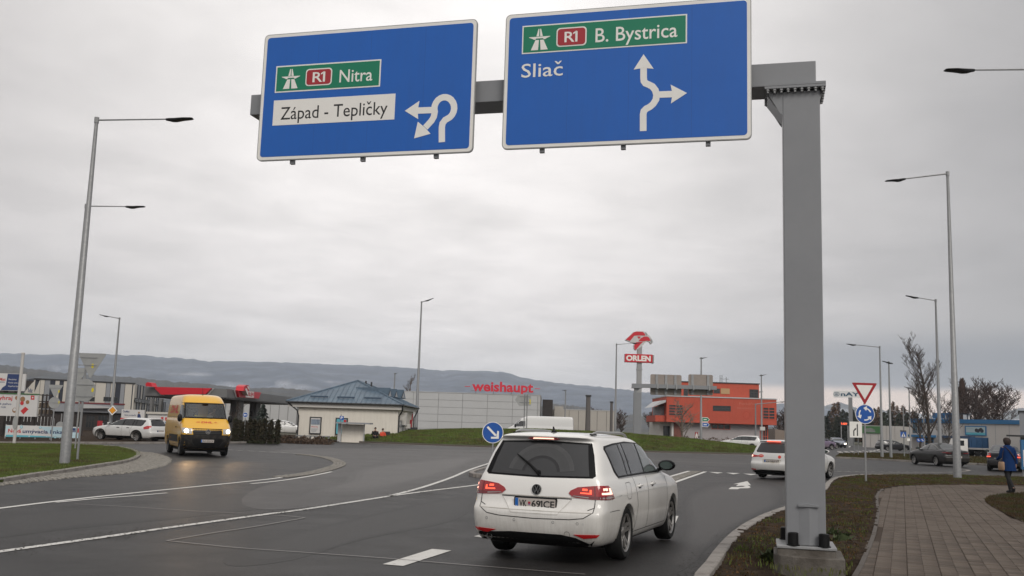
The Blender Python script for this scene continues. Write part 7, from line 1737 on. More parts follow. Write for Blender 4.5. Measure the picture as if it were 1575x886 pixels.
f = Facade(GP2(8.6, 57.5), GP2(123, 58.5)); r = f.root('banner', 'long pale blue banner reading Nová umývacia linka along the fence', 'banner')
zb, zt_ = f.uv(60, 672.6)[1], f.uv(60, 655)[1]; bx('board', M_BNWHITE, r, 0, f.len, 0, .03, zb, zt_)
for i in range(6): bx('post', M_GALVD, r, f.len*i/5-.03, f.len*i/5+.03, .035, .09, 0, zt_+.05)
ppoly(f, r, [(8.8, 655.2), (16, 655.3), (12, 664), (9, 668)], M_BNBLUE); ppoly(f, r, [(60, 656), (122.6, 658), (122.8, 674), (100, 673.4), (80, 670)], M_BNBLUE); ppoly(f, r, [(9, 668.5), (60, 670.2), (100, 673.2), (9, 671.8)], M_PCY, -.007)
ptxt(f, r, 'Nová', 12.2, 665, 32.2, 665.6, 5.8, M_PRED, -.010); ptxt(f, r, 'umývacia linka', 34.6, 665.8, 96.2, 667.4, 5.8, M_PNAVY, -.010)
for px, py, rp in ((33, 656.8, 2.4), (62, 657.6, 2.0), (45, 671, 1.6), (85, 672.5, 2), (72, 671.5, 1.2)): pdisc(f, r, px, py, rp, M_PCY, -.009); pdisc(f, r, px, py, rp*.72, M_BNBLUE, -.0115)
ppoly(f, r, [(110, 664.6), (116.4, 664.8), (116.4, 658.6), (110, 658.4)], M_PNAVY, -.009); ptxt(f, r, 'ORLEN', 111, 663.6, 115.6, 663.8, 1.5, M_BNWHITE, -.013, .0); ppoly(f, r, [(118.4, 665.4), (122, 665.6), (122, 658.8), (118.4, 658.6)], M_PRED, -.009)
f = Facade(GP2(185, 70), GP2(220.3, 71)); r = f.root('billboard', 'small white billboard with a red bottom strip above the white family car', 'billboard')
zb, zt_ = f.uv(202, 647)[1], f.uv(202, 630)[1]; bx('board', M_BNWHITE, r, 0, f.len, 0, .08, zb, zt_); ppoly(f, r, [(185, 642.6), (220.2, 643.6), (220.2, 647.4), (185, 646.6)], M_PRED); ptxt(f, r, 'DiaMat', 189, 634.2, 199, 634.5, 3.0, M_PNAVY); ptxt(f, r, 'Všetko pre kúpeľňu', 191, 639.4, 209, 639.8, 2.3, M_PNAVY, bold=.01); ptxt(f, r, 'v našej predajni', 188.5, 645.5, 208, 645.9, 1.6, M_BNWHITE, -.010, .01)
pdisc(f, r, 213.6, 634.8, 1.5, M_PBRN); ppoly(f, r, [(211, 645), (211.5, 638), (213.5, 636), (216, 638), (217, 645)], M_PNAVY)
for x in (.3, f.len-.3): bx('leg', M_BROWN, r, x-.05, x+.05, .085, .2, 0, zt_)
# white service container with red graphics behind the yellow van
f = Facade(GP2(226, 65), GP2(264, 65)); r = f.root('wash_kiosk', 'white kiosk with red graphics and cream roof edge just left of the yellow van', 'kiosk')
zt_ = f.uv(245, 637)[1]; bx('wall', M_BNWHITE, r, 0, f.len, 0, 2.4, 0, zt_); bx('roof_edge', M_CREAM, r, -.1, f.len+.05, -.12, 2.45, zt_+.001, zt_+.14); bx('dado', M_HGREY, r, f.uv(244, 660)[0], f.len, -.03, -.001, 0, f.uv(250, 659)[1])
ppoly(f, r, [(245, 657.5), (244.5, 651), (248, 641.5), (251.5, 641.5), (251.5, 657.5)], M_PRED); ppoly(f, r, [(246.5, 652), (248.6, 644), (250.8, 644), (250.6, 653)], M_GLASSB, -.007); ppoly(f, r, [(254, 647), (260, 647), (260, 642), (254, 642)], M_PRED); ppoly(f, r, [(253, 651.5), (257, 651.5), (257, 649), (253, 649)], M_BBLUE)
ptxt(f, r, 'express', 232, 645.5, 243, 646, 2, M_PRED); ptxt(f, r, 'wash', 236, 661, 243, 661.3, 1.8, M_PRED)
for k in range(5): ppoly(f, r, [(229+k*2.2, 650+k*.7), (232+k*2.2, 647.6+k*.5), (232.8+k*2.2, 648.4+k*.5), (230+k*2.2, 651+k*.7)], M_PRED)

# ---- orange building
f = Facade(GP2(1025, 130), GP2(1194.6, 130)); r = f.root('office_building', 'orange rendered office block with flat roofs and a white ground floor', 'building')
def zz_(y, px=1110): return f.uv(px, y)[1]
z2a, z2b = (f.uv(1025, 649.8)[1]+f.uv(1194, 653)[1])/2, (f.uv(1025, 610.5)[1]+f.uv(1194, 613.9)[1])/2
bx('middle_storey', M_ORA, r, 0, f.len, 0, 13, z2a, z2b); bx('parapet_cap', M_SHEETG, r, -.08, f.len+.08, -.08, 13.1, z2b+.001, z2b+.14)
a = f.uv(1048, 600, 2)[0]; b = f.uv(1167.4, 600, 2)[0]; z3 = f.uv(1110, 589.6, 2)[1]; bx('upper_storey', M_ORA, r, a, b, 2, 12, z2b+.142, z3); bx('parapet_cap', M_DKFR, r, a-.1, b+.1, 1.9, 12.1, z3+.001, z3+.14)
UX = (a, b)
a = f.uv(1036, 660, 1)[0]; b = f.uv(1168.6, 660, 1)[0]; bx('ground_floor', M_GWALL, r, a, b, 1.0, 12, 0, z2a-.002)
bx('red_doors_wall', M_ORAT, r, b+.01, f.uv(1182, 660, 1)[0], 1.2, 12, 0, z2a-.003); pane(r, b+.2, f.uv(1181, 660, 1)[0], .2, z2a-.3, 1.197, 3, 2, fm=M_ORAT)
a2 = f.uv(1017, 660, 1)[0]; bx('entrance_wall', M_FASC, r, a2, a-.01, 2.5, 12, 0, z2a-.003); pane(r, a2+.5, a2+1.7, .1, 2.4, 2.497, 2, 1); bx('entrance_pier', M_FASC, r, f.uv(1033, 660, 1)[0], a-.02, .9, 2.49, 0, z2a-.003); bx('tiled_pier', mat('brown_tile', (.16, .05, .035), .6, var=.4, vscale=3), r, a+.02, f.uv(1050, 660, 1)[0], .93, .999, 0, z2a-.1)
bl = f.uv(1008.8, 645)[0]; bx('balcony', M_ORA, r, bl, -.002, .6, 9, z2a+.0, f.uv(1016, 638.7)[1]); bx('balcony_wall', M_HGREY, r, bl+.9, -.003, 2, 9, f.uv(1016, 638.5)[1], f.uv(1016, 624)[1])
mb = MB(); q = [f.uv(1003.8, 626.2), f.uv(1024.2, 618.5), f.uv(1024.2, 615.2), f.uv(1017, 616)]; mb.prism(q, 0, 8); mb.build('sloping_canopy', M_SHEETG, r)
for x0, y0, x1, y1, c_, rr_ in ((1028.2, 622, 1050.8, 639.8, 2, 4), (1096.5, 624.2, 1124, 632.2, 2, 2), (1173, 626.4, 1192, 645, 2, 4)):
    a, b, c2, d2 = f.rect(x0, y0, x1, y1); pane(r, a, c2, b, d2, -.003, c_*1, rr_, fm=M_ORAT if c_ == 2 and rr_ == 4 else M_DKFR, fw=.08)
for x0, y0, x1, y1, c_, rr_ in ((1051.5, 597, 1058.3, 608.5, 1, 3), (1097.3, 597.8, 1107.3, 605, 2, 2), (1152.8, 599, 1166.6, 612, 2, 3)):
    a, b, c2, d2 = f.rect(x0, y0, x1, y1, 2); pane(r, a, c2, b, d2, 1.997, c_, rr_, fm=M_DKFR, fw=.1)
a, b, c2, d2 = f.rect(1108.5, 597.5, 1122.2, 606, 2); bx('plywood_sheet', M_PLY, r, a, c2, 1.94, 1.997, b, d2)
a, b, c2, d2 = f.rect(1094.4, 652.5, 1123.3, 660.5, 1); pane(r, a, c2, b, d2, .997, 3, 1, fm=M_ORAT)
a = f.uv(1167.6, 600, 2)[0]; zz = f.uv(1171, 600)[1]; bx('side_ledge', M_SHEETG, r, UX[1]+.002, UX[1]+.8, 3, 6, zz-.15, zz)
mb = MB(); ta = f.uv(1137, 622.3); tb = f.uv(1161, 623); text_on(mb, 'Poradňa', ta[0], tb[0], ta[1], .32, -.004, .0); M_FADE = mat('faded_letters', (.50, .16, .11), .8); mb.build('faded_lettering', M_FADE, r)
ta = f.uv(1134, 628.6); mb = MB(); text_on(mb, 'stavebníctvo', ta[0], f.uv(1161, 629)[0], ta[1], .28, -.004, .0); mb.build('faded_lettering', M_FADE, r)
ca_ = f.uv(1148, 638.5); rg_ = [(ca_[0]+.45*math.cos(t), ca_[1]+.5*math.sin(t)) for t in np.linspace(0, 2*PI, 20)]; mb = MB(); mb.prism(stroke(rg_, .08), -.006, -.003); mb.build('faded_emblem', mat('faded_emblem', (.42, .05, .03), .8), r)
for x, zt3 in ((1107.5, 577), (1110.5, 577), (1117, 580)):
    a, z = f.uv(x, zt3, 5); mb = MB(); mb.tube([(a, 5, z3), (a, 5, z)], .045, 5); mb.build('roof_aerial', M_GALVD, r)
a, z = f.uv(1114, 583, 5); bx('aerial_bar', M_GALVD, r, a-.6, a+.6, 4.97, 5.03, z-.03, z+.03)
q = P(1173.5, 655, 121.6); bx2 = empty('junction_box', (q.x-.12, q.y, 0), 0, 'pale grey box strapped to the thin lamp post at the orange building', 'box'); bx('case', M_FASC, bx2, -.35, .25, -.5, -.2, P(1171, 662, 121.6).z, P(1171, 656.5, 121.6).z)

# ---- right side: white hall, white and blue hall, kiosk, totem
f = Facade(GP2(1326, 172), GP2(1389, 168)); r = f.root('hall', 'plain white hall with green billboard beyond the right road', 'building'); zt = f.uv(1360, 655)[1]; n = 5
for i in range(n): bx('panel', M_HALLW, r, f.len*i/n+.03, f.len*(i+1)/n-.03, 0, .1, 0, zt)
bx('wall_core', M_HALLW, r, 0, f.len, .11, 20, 0, zt-.03); bb_ = f.root('billboard', 'green landscape billboard on the white hall behind the round sign', 'billboard')
a, b, c2, d2 = f.rect(1326.3, 655.4, 1354.8, 666.4); bx('board', M_PGRN, bb_, a, c2, -.15, -.01, b, d2); mb = MB(); mb.prism([(lerp(a, c2, .1), lerp(b, d2, .15)), (lerp(a, c2, .72), lerp(b, d2, .15)), (lerp(a, c2, .68), lerp(b, d2, .55)), (lerp(a, c2, .45), lerp(b, d2, .75)), (lerp(a, c2, .15), lerp(b, d2, .6))], -.16, -.151); mb.build('print', mat('print_grey', (.2, .22, .2), .6, var=.4, vscale=1.5), bb_)
f = Facade(GP2(1402, 122), GP2(1570, 112)); r = f.root('hall', 'long white hall with a bright blue roof band on the far right', 'building')
z_t = (f.uv(1402, 642.5)[1]+f.uv(1568, 647.7)[1])/2; z_b = z_t-6.2/1500*117; bx('wall', M_HALLW, r, 0, f.len, 0, 22, 0, z_b-.002); bx('blue_band', M_BBLUE, r, -.1, f.len+.1, -.15, 22.1, z_b, z_t)
bx('side_glazing', mat('blue_glass', (.10, .16, .20), .2), r, -.06, -.001, .5, 18, .5, z_b-.4)
for k in range(6): bx('panel_joint', M_HGREY, r, f.len*(.30+.12*k), f.len*(.30+.12*k)+.05, -.006, -.001, 0, z_b-.003)
for x0, x1 in ((1404, 1411), (1412, 1419), (1422, 1436)): a, b, c2, d2 = f.rect(x0, 650 if x0 < 1420 else 672, x1, 666 if x0 < 1420 else 688); pane(r, a, c2, max(b, .3), d2, -.003, 2, 3, fm=M_BBLUE if x0 > 1420 else M_DKFR, gm=MATS['blue_glass'] if x0 < 1420 else M_GLASSB)
a, b, c2, d2 = f.rect(1404, 669, 1440, 672.5); bx('blue_awning', M_BBLUE, r, a, c2, -1.2, -.003, b, d2); a, b, c2, d2 = f.rect(1448, 670.5, 1500, 674); bx('blue_awning', mat('awning_navy', (.03, .06, .12), .6), r, a, c2, -1.0, -.003, b, d2)
bb_ = f.root('billboard', 'pale blue poster board with a turquoise foot on the white and blue hall', 'billboard'); a, b, c2, d2 = f.rect(1485, 655.2, 1517.6, 670); bx('board', M_BBLUE, bb_, a, c2, -.12, -.01, b, d2); bx('print', mat('print_pale', (.33, .42, .45), .6), bb_, a+.12, c2-.12, -.13, -.121, b+.35, d2-.12); bx('print', M_PCY, bb_, a+.12, c2-.12, -.131, -.121, b+.1, b+.33)
ptxt(f, bb_, 'NOVÁ PREDAJŇA', 1487.5, 659.8, 1498, 660, 1.2, M_HGREY, -.135, .0)
for k, (cx, cz) in enumerate(((.55, .55), (.62, .5), (.75, .62), (.80, .5))): mb = MB(); mb.prism(disc(lerp(a, c2, cx), lerp(b, d2, cz), .22, 10), -.134-.002*k, -.131-.002*k); mb.build('print', M_NAVYP if k % 2 else M_BROWN, bb_)
a = f.uv(1475.6, 640, 4)[0]; b = f.uv(1488.6, 640, 4)[0]; z = f.uv(1480, 636, 4)[1]; bx('roof_unit', M_FASC, r, lerp(a, b, .45), lerp(a, b, .78), 4, 5, z_t, z-.15); bx('roof_frame', M_DKFR, r, a, b, 4, 5.2, z-.12, z); bx('frame_post', M_DKFR, r, a, a+.1, 4, 4.1, z_t, z-.121); bx('frame_post', M_DKFR, r, b-.1, b, 4, 4.1, z_t, z-.121)
for i, (x0, x1) in enumerate(((1434, 1442), (1444, 1453), (1455, 1466))):
    a, b, c2, d2 = f.rect(x0, 635, x1, 641.5, 2); bx('roof_letter_block', M_BBLUE, r, a, c2, 2, 2.2, z_t+.1, d2); bx('letter_stand', M_GALVD, r, (a+c2)/2-.05, (a+c2)/2+.05, 2.05, 2.15, z_t, z_t+.1)
_a = GP2(1568.5, 98); f = Facade(_a, _a+Vector((.887, -.462, 0))*6); r = f.root('grey_building', 'grey building cut off by the right edge of the picture', 'building'); z = f.uv(1572, 634)[1]; bx('wall', M_HGREY, r, 0, f.len, 0, 10, 0, z); bx('flat_roof', M_DKFR, r, -.1, f.len, -.1, 10, z+.001, z+.15); bx('canopy', M_DKFR, r, -1.2, f.len, -2.0, -.101, f.uv(1572, 672)[1], f.uv(1572, 669.5)[1])
f = Facade(GP2(1569.8, 44.5), GP2(1610, 44.5)); r = f.root('info_board', 'blue and white board at the right edge beside the woman', 'board'); z1, z0 = f.uv(1573, 676.5)[1], f.uv(1573, 722)[1]; bx('frame', M_BBLUE, r, 0, f.len, 0, .12, z0, z1); bx('face', M_BNWHITE, r, .06, f.len-.06, -.01, -.001, z0+.12, f.uv(1573, 692)[1]); bx('leg', M_GALVD, r, .1, .18, .13, .2, 0, z1); bx('leg', M_GALVD, r, f.len-.18, f.len-.1, .13, .2, 0, z1)
f = Facade(GP2(1281.8, 185), GP2(1324, 183)); r = f.root('store_totem', 'tall white pole sign with blue letters NAY seen over the trees on the right', 'totem sign'); a, b, c2, d2 = f.rect(1281.8, 601, 1323.5, 612); b = f.uv(1302, 611.4)[1]; d2 = f.uv(1302, 601.2)[1]
bx('board', mat('totem_pale', (.75, .75, .74), .5), r, a, c2, 0, .4, b, d2); x = f.uv(1308, 630)[0]; bx('pole', M_GALVD, r, x-.35, x+.35, .05, .35, 0, b-.002); M_NB = mat('nay_blue', (.02, .08, .14), .5)
ea = f.uv(1286.6, 606.2); rg_ = [(ea[0]+.50*math.cos(t), ea[1]+.36*math.sin(t)) for t in np.linspace(0, 2*PI, 24)]; mb = MB(); mb.prism(stroke(rg_, .10), -.02, -.001); mb.build('emblem_ring', M_NB, r); mb = MB(); text_on(mb, 'e', ea[0]-.24, ea[0]+.24, ea[1]-.18, .5, -.02, .02); mb.build('emblem_letter', M_NB, r)
mb = MB(); ta = f.uv(1293.2, 609.0); tb = f.uv(1322, 609.9); text_on(mb, 'nAY', ta[0], tb[0], ta[1], .72, -.02, .03); mb.build('lettering', M_NB, r)
f = Facade(GP2(1292.5, 165), GP2(1306.5, 165)); r = f.root('price_display', 'small dark display with glowing red digits beside the tall white pole', 'display'); a, b, c2, d2 = f.rect(1292.5, 648.8, 1306.5, 654.5); bx('case', M_DKFR, r, a, c2, 0, .3, b, d2); mb = MB(); text_on(mb, '1.489', a+.1, c2-.4, b+.13, (d2-b)*.55, -.006, .02); mb.build('digits', mat('led_red', (1, .12, .04), .5, emit=1.0), r); bx('pole', M_GALVD, r, a+.1, a+.25, .1, .2, 0, b-.002); bx('pole', M_GALVD, r, c2-.3, c2-.15, .1, .2, 0, b-.002)
f = Facade(GP2(1192, 150), GP2(1212, 150)); r = f.root('low_roof', 'low pale brown roof right of the orange building', 'building'); mb = MB(); mb.prism([(0, 0), (f.len*1.8, 0), (f.len*1.8, f.uv(1212, 665)[1]), (0, f.uv(1192, 660)[1])], 0, 8); mb.build('roof_side', mat('pale_roof', (.22, .18, .15), .8), r)
# ================================================================== trees, hedges, hills, people, haze
M_BARK = mat('bark', (.050, .040, .034), .9, var=.3, vscale=8); M_BARKL = mat('bark_pale', (.20, .165, .13), .9, var=.3, vscale=8); M_TWIG = mat('twigs', (.060, .045, .038), .95, var=.3, vscale=3)
M_CON = mat('conifer_needles', (.020, .028, .018), .9, var=.45, vscale=1.2, col2=(.030, .036, .022), c2scale=.5); M_LARCH = mat('larch_brown', (.105, .060, .034), .9, var=.4, vscale=1.5)
M_THUJA = mat('thuja_foliage', (.034, .027, .013), .9, var=.5, vscale=5, col2=(.026, .034, .013), c2scale=1.2); M_SHRUB = mat('shrub_brown', (.085, .055, .036), .9, var=.4, vscale=3)
def branches(seed, H, spread, levels, r0, up=.55, nseg=4, kids=(3, 5), first=.25, rmin=.006, droop=0, klen=1.0):
    rnd = random.Random(seed); trunk = []; tw = []
    def grow(p, d, L_, r, lv):
        pts = [p]; q = p; dd = d
        for i in range(nseg):
            dd = (dd+Vector((rnd.uniform(-1, 1), rnd.uniform(-1, 1), rnd.uniform(-.6, .8)))*.13).normalized(); q = q+dd*(L_/nseg); pts.append(q)
        rs = [max(rmin, lerp(r, r*.35, i/nseg)) for i in range(nseg+1)]
        (trunk if lv == 0 else tw).append((pts, rs, 7 if lv == 0 else (5 if lv == 1 else 3)))
        if lv >= levels: return
        n = rnd.randint(*kids)*(3 if lv == 0 else 1)
        for k in range(n):
            t = lerp(first if lv == 0 else .25, 1.0, (k+rnd.random())/n); i = min(nseg-1, int(t*nseg)); b = pts[i].lerp(pts[i+1], t*nseg-i)
            a = rnd.uniform(0, 2*PI); out = Vector((math.cos(a), math.sin(a), up-droop*(1-t))); dv = (out*spread+dd*.6).normalized()
            grow(b, dv, L_*rnd.uniform(.42, .62)*(klen if lv == 0 else 1)*(1-.35*t if lv == 0 else 1), rs[i]*.5, lv+1)
    grow(Vector((0, 0, 0)), Vector((0, 0, 1)), H, r0, 0); return trunk, tw
def bare_tree(label, base, H, seed, spread=1.0, levels=3, r0=.12, m=None, m2=None, group=None, name='bare_tree', **k):
    r = empty(name, (base[0], base[1], 0), random.uniform(0, 6), label, 'tree' if name != 'bare_shrub' else 'shrub', group); t, w = branches(seed, H, spread, levels, r0, **k)
    mb = MB()
    for pts, rs, n in t: mb.tube(pts, rs, n)
    mb.build('trunk', m or M_BARK, r, True); mb = MB()
    for pts, rs, n in w: mb.tube(pts, rs, n, cap=False)
    mb.build('crown', m2 or M_TWIG, r); return r
def conifer(label, base, H, R_, seed, m=None, group=None, narrow=False, dens=1.0, name='conifer'):
    rng = np.random.default_rng(seed); r = empty(name, (base[0], base[1], 0), 0, label, 'tree', group)
    mb = MB(); mb.tube([(0, 0, 0), (0, 0, H*.95)], [H*.016, H*.003], 6); mb.build('trunk', M_BARK, r, True)
    n = int(1500*dens); t = rng.random(n)**.75; z = H*(.08+.92*(1-t)) if not narrow else H*rng.random(n)
    tt = 1-(z-H*.08)/(H*.92); prof = tt**.8 if not narrow else np.sin(np.clip(z/H, 0, 1)*PI*.9+.25)**.7
    whorl = .75+.25*np.sin(z/H*60+rng.random(n)); a = rng.uniform(0, 2*PI, n); rad = R_*prof*whorl*np.sqrt(rng.random(n))*(1+.25*np.sin(a*3+seed))
    s = H*.045*(.5+rng.random(n)); V = []; F = []
    cx, cy = np.cos(a), np.sin(a); x, y = cx*rad, cy*rad; dz = s*(.9 if narrow else -.35)
    A = np.stack([x-cy*s*.35, y+cx*s*.35, z], 1); B = np.stack([x+cy*s*.35, y-cx*s*.35, z], 1); C = np.stack([x+cx*s*(.25 if narrow else 1.1), y+cy*s*(.25 if narrow else 1.1), z+dz], 1); D = np.stack([x, y, z+s*.45], 1)
    V = np.stack([A, B, C, D], 1).reshape(-1, 3); F = [(4*i, 4*i+1, 4*i+2) for i in range(n)]+[(4*i, 4*i+2, 4*i+3) for i in range(n)]
    me = bpy.data.meshes.new('crown'); me.from_pydata(V.tolist(), [], F); me.update(); link('crown', me, m or M_CON, r); return r
def foliage_col(name, label, base, H, R_, seed, m, group, n=900, cat='shrub'):
    rng = np.random.default_rng(seed); r = empty(name, (base[0], base[1], 0), 0, label, cat, group); mb = MB(); mb.tube([(0, 0, 0), (0, 0, H*.6)], .04, 5); mb.build('stem', M_BARK, r)
    z = H*rng.random(n); prof = np.clip(1.1-(z/H)**3.5, 0, 1)*(.85+.15*np.sin(z*9+seed)); a = rng.uniform(0, 2*PI, n); rad = R_*prof*np.sqrt(.35+.65*rng.random(n)); s = .05+.07*rng.random(n)
    d = rng.normal(size=(n, 3)); e = rng.normal(size=(n, 3)); c = np.stack([np.cos(a)*rad, np.sin(a)*rad, z], 1)
    V = np.stack([c, c+d*s[:, None]*.8, c+e*s[:, None]*.8], 1).reshape(-1, 3); me = bpy.data.meshes.new('foliage'); me.from_pydata(V.tolist(), [], [(3*i, 3*i+1, 3*i+2) for i in range(n)]); me.update(); link('foliage', me, m, r); return r
def gpt(px, d): q = P(px, 660, d); return (q.x, q.y)
def hgt(px, py, d): return P(px, py, d).z
ORD = 'first second third fourth fifth sixth seventh eighth ninth tenth eleventh twelfth thirteenth fourteenth fifteenth sixteenth'.split()
# thuja hedge
for i, px in enumerate((362, 369, 376.5, 384, 391, 398.5, 406, 416.5, 427)):
    foliage_col('thuja', '%s clipped thuja counted from the yellow van' % ORD[i] if 0 < i < 8 else ('clipped dark thuja nearest the yellow van' if i == 0 else 'last thuja of the row, nearest the blue roofed shop'), gpt(px, 66+random.uniform(-.3, .3)), hgt(px, 646+(1.5 if i % 3 else -1), 66), .20+.02*(i % 2) if i < 7 else .19, 40+i, M_THUJA, 'clipped thujas in a row', n=1500)
conifer('blue green spruce rising behind the thuja row', gpt(402.5, 76), hgt(402, 622, 76), 1.05, 5, mat('spruce_blue', (.030, .040, .034), .9, var=.4, vscale=3), dens=1.3)
bare_tree('small bare shrub between the yellow van and the first canopy column', gpt(360, 70), hgt(360, 633, 70), 11, 1.3, 3, .05, name='bare_shrub')
bare_tree('pale bare tree before the left half of the orange building', gpt(1051, 116), hgt(1052, 634, 116), 21, 1.5, 3, .14, M_BARKL, M_BARKL, first=.2, rmin=.025, kids=(3, 4))
bare_tree('bare treetop behind the blue roofed shop and the grey warehouse', gpt(632, 175), hgt(632, 585, 175), 23, .8, 3, .2, klen=.35, m= mat('bark_far', (.12, .10, .09), .9), m2=mat('twig_far', (.13, .11, .10), .9), first=.6, rmin=.025)
# big bare tree on the right
bare_tree('tall bare tree right of the far lamps, in front of the white and blue hall', gpt(1431, 96), hgt(1431, 551, 96), 3, .95, 4, .17, first=.15, rmin=.012, kids=(4, 6), up=.85, klen=.56)
bare_tree('smaller bare tree left of the tall one beside the blue shop windows', gpt(1413, 92), hgt(1413, 640, 92), 8, 1.1, 3, .12, rmin=.016)
bare_tree('slim bare sapling right of the tall bare tree', gpt(1456, 98), hgt(1456, 636, 98), 17, .8, 3, .09, rmin=.016)
# wood on the right horizon
seeds = 100
WOOD = (((1270, 640, 0), (1276, 632, 0), (1283, 620, 1), (1290, 618, 1), (1297, 630, 0), (1303, 634, 0), (1312, 630, 0), (1320, 628, 0), (1331, 622, 1), (1338, 633, 1), (1345, 628, 0), (1352, 626, 1), (1360, 634, 0), (1368, 630, 0), (1374, 618, 1), (1381, 624, 1), (1390, 622, 1), (1396, 634, 0), (1404, 632, 1), (1410, 640, 0), (1287, 640, 0), (1326, 640, 0), (1356, 640, 0), (1384, 636, 0)))
for i, (px, py, kind) in enumerate(WOOD):
    d = 215+(i*37 % 40)
    same = sorted(q[0] for q in WOOD if q[2] == kind); lab = ORD[same.index(px)]+(' dark conifer' if kind == 0 else ' brown larch')+' from the column in the wood on the right'
    conifer(lab, gpt(px, d), hgt(px, py, d), (3.0 if kind == 0 else 2.2), 60+i, M_CON if kind == 0 else M_LARCH, ('dark conifers' if kind == 0 else 'brown larches')+' in the wood beyond the right road', dens=.8 if kind == 0 else .45)
conifer('tall narrow brown poplar rising over the white and blue hall', gpt(1482, 170), hgt(1482, 586, 170), 1.5, 77, mat('poplar_brown', (.075, .045, .035), .9, var=.3, vscale=2), narrow=True, dens=1.5, name='poplar')
for i, (px, py) in enumerate(((1468, 628), (1492, 620), (1504, 614), (1515, 611), (1526, 618), (1537, 626))):
    bare_tree('bare spreading tree behind the white and blue hall, '+('leftmost, left of the poplar', 'just right of the poplar', 'left of the highest crown', 'with the highest crown', 'right of the highest crown', 'rightmost, sloping down to the hill')[i], gpt(px, 160+i*3), hgt(px, py, 160+i*3), 200+i, 1.0, 4, .22, first=.3, rmin=.03, kids=(3, 5), group='bare trees behind the white and blue hall', m2=mat('twig_brown', (.070, .048, .042), .95))
for i, (px, py, d) in enumerate(((905, 646, 190), (915, 640, 200), (926, 643, 195), (940, 646, 205), (955, 642, 200), (1000, 640, 200), (1012, 644, 190), (1198, 640, 180), (1206, 646, 175), (1214, 650, 180), (1022, 650, 180))):
    lab = ('bare tree from the left in the scrub before the eagle totem', 'bare tree from the left between the eagle totem and the orange building', 'bare tree from the left beyond the orange building')[0 if px < 975 else (1 if px < 1100 else 2)]
    k_ = (0, 1, 2, 3, 4, 0, 1, 0, 1, 2, 2)[i]; grp = lab.replace('bare tree', 'bare trees'); lab = ORD[k_]+' '+lab
    bare_tree(lab, gpt(px, d), hgt(px, py, d), 300+i, 1.2, 3, .16, first=.15, rmin=.045, kids=(4, 5), group=grp, m2=mat('scrub_twig', (.085, .062, .055), .95))
# low shrubs in the bed before the shop and the verge
for i in range(14):
    px = 428+i*6.0; foliage_col('low_shrub', ORD[i]+' low brown shrub counted from the thujas in the bed before the shop', gpt(px, 69+(i % 3)), .28+.08*(i % 4), .5, 500+i, M_SHRUB, 'low brown shrubs in the bed before the shop', n=260)
for i in range(6):
    px = 1055+i*21; foliage_col('low_shrub', ORD[i]+' low twiggy shrub from the left at the foot of the orange building', gpt(px, 124), 1.1, 1.2, 520+i, M_SHRUB, 'hedge shrubs at the orange building', n=400)
# a few leafy clumps and stones by the gantry foundation
for i, (px, py) in enumerate(((1286, 832), (1283, 822), (1298, 830), (1185, 856))):
    g = G(px, py, .11); foliage_col('weed_clump', ('leafy green weed clump right of the concrete foundation', 'smaller weed clump close behind the foundation corner', 'weed clump between foundation and footpath', 'flattened weed clump left of the foundation')[i], (g.x, g.y), .09, .09, 700+i, mat('weed_leaf', (.045, .065, .02), .7, var=.4, vscale=20), None, n=160, cat='plant')
g = G(1478, 741, .11)

# ---------------------------------------------------------------- hills
def hill(name, ridge, D, m, depth, amp, nx=520, ny=26, seed=1, sm=1.0):
    rng = np.random.default_rng(seed); xs = [p[0] for p in ridge]; az = np.linspace(xs[0], xs[-1], nx)
    ry = np.interp(az, xs, [p[1] for p in ridge]); k = np.array([.25, .5, .25])
    for _ in range(3): ry[1:-1] = np.convolve(ry, k, 'same')[1:-1]
    ry += np.convolve(rng.normal(0, 1.1, nx), [.3, .4, .3], 'same'); ph = rng.uniform(0, 6, 8); V = np.zeros((nx, ny, 3))
    for i, (a, b) in enumerate(zip(az, ry)):
        top = P(a, b, D); dirv = Vector((top.x, top.y, 0)).normalized()
        for j in range(ny):
            t = j/(ny-1); u = (t-.72)/.72 if t < .72 else (t-.72)/.28      # 0 at the ridge
            off = (t-.72)*depth; prof = max(0, 1-abs(u)**1.35) if t < .72 else max(0, 1-u**1.5)
            n_ = sum(math.sin(a*.011*2**q+ph[q]+t*(3+q*2.2))*.5**q for q in range(5)); ridgeline = (1-prof)*prof*4
            z = top.z*prof+amp*n_*ridgeline*.8 + (rng.uniform(-1, 1)*amp*.05 if prof > 0 else 0)
            V[i, j] = (top.x+dirv.x*off, top.y+dirv.y*off, max(-5, z if 0 < j < ny-1 else -5))
    me = bpy.data.meshes.new(name); me.from_pydata(V.reshape(-1, 3).tolist(), [], [(i*ny+j, (i+1)*ny+j, (i+1)*ny+j+1, i*ny+j+1) for i in range(nx-1) for j in range(ny-1)]); me.update(); shade(me, 180)
    o = link(name, me, m); o['kind'] = 'structure'; return o
M_FOR1 = mat('forest_far_hazed', (.075, .098, .145), .95, var=.5, vscale=.012, col2=(.125, .15, .20), c2scale=.008, bump=1, bscale=.05)  # bluish distance haze is mixed into this forest colour
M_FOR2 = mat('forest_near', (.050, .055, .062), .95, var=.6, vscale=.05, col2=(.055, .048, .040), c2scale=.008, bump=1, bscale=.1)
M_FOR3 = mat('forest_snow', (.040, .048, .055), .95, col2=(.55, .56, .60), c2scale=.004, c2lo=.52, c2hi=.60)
hill('hills', [(-420, 560), (-250, 545), (-100, 548), (0, 543), (60, 546), (150, 545), (220, 547), (325, 556), (380, 557), (440, 558), (520, 561), (600, 564), (680, 570), (740, 571), (775, 573), (800, 580), (840, 588), (880, 592), (930, 596), (970, 601), (1040, 608), (1110, 614), (1195, 621), (1260, 626), (1330, 640), (1420, 655), (1500, 668)], 3700, M_FOR1, 2200, 16)
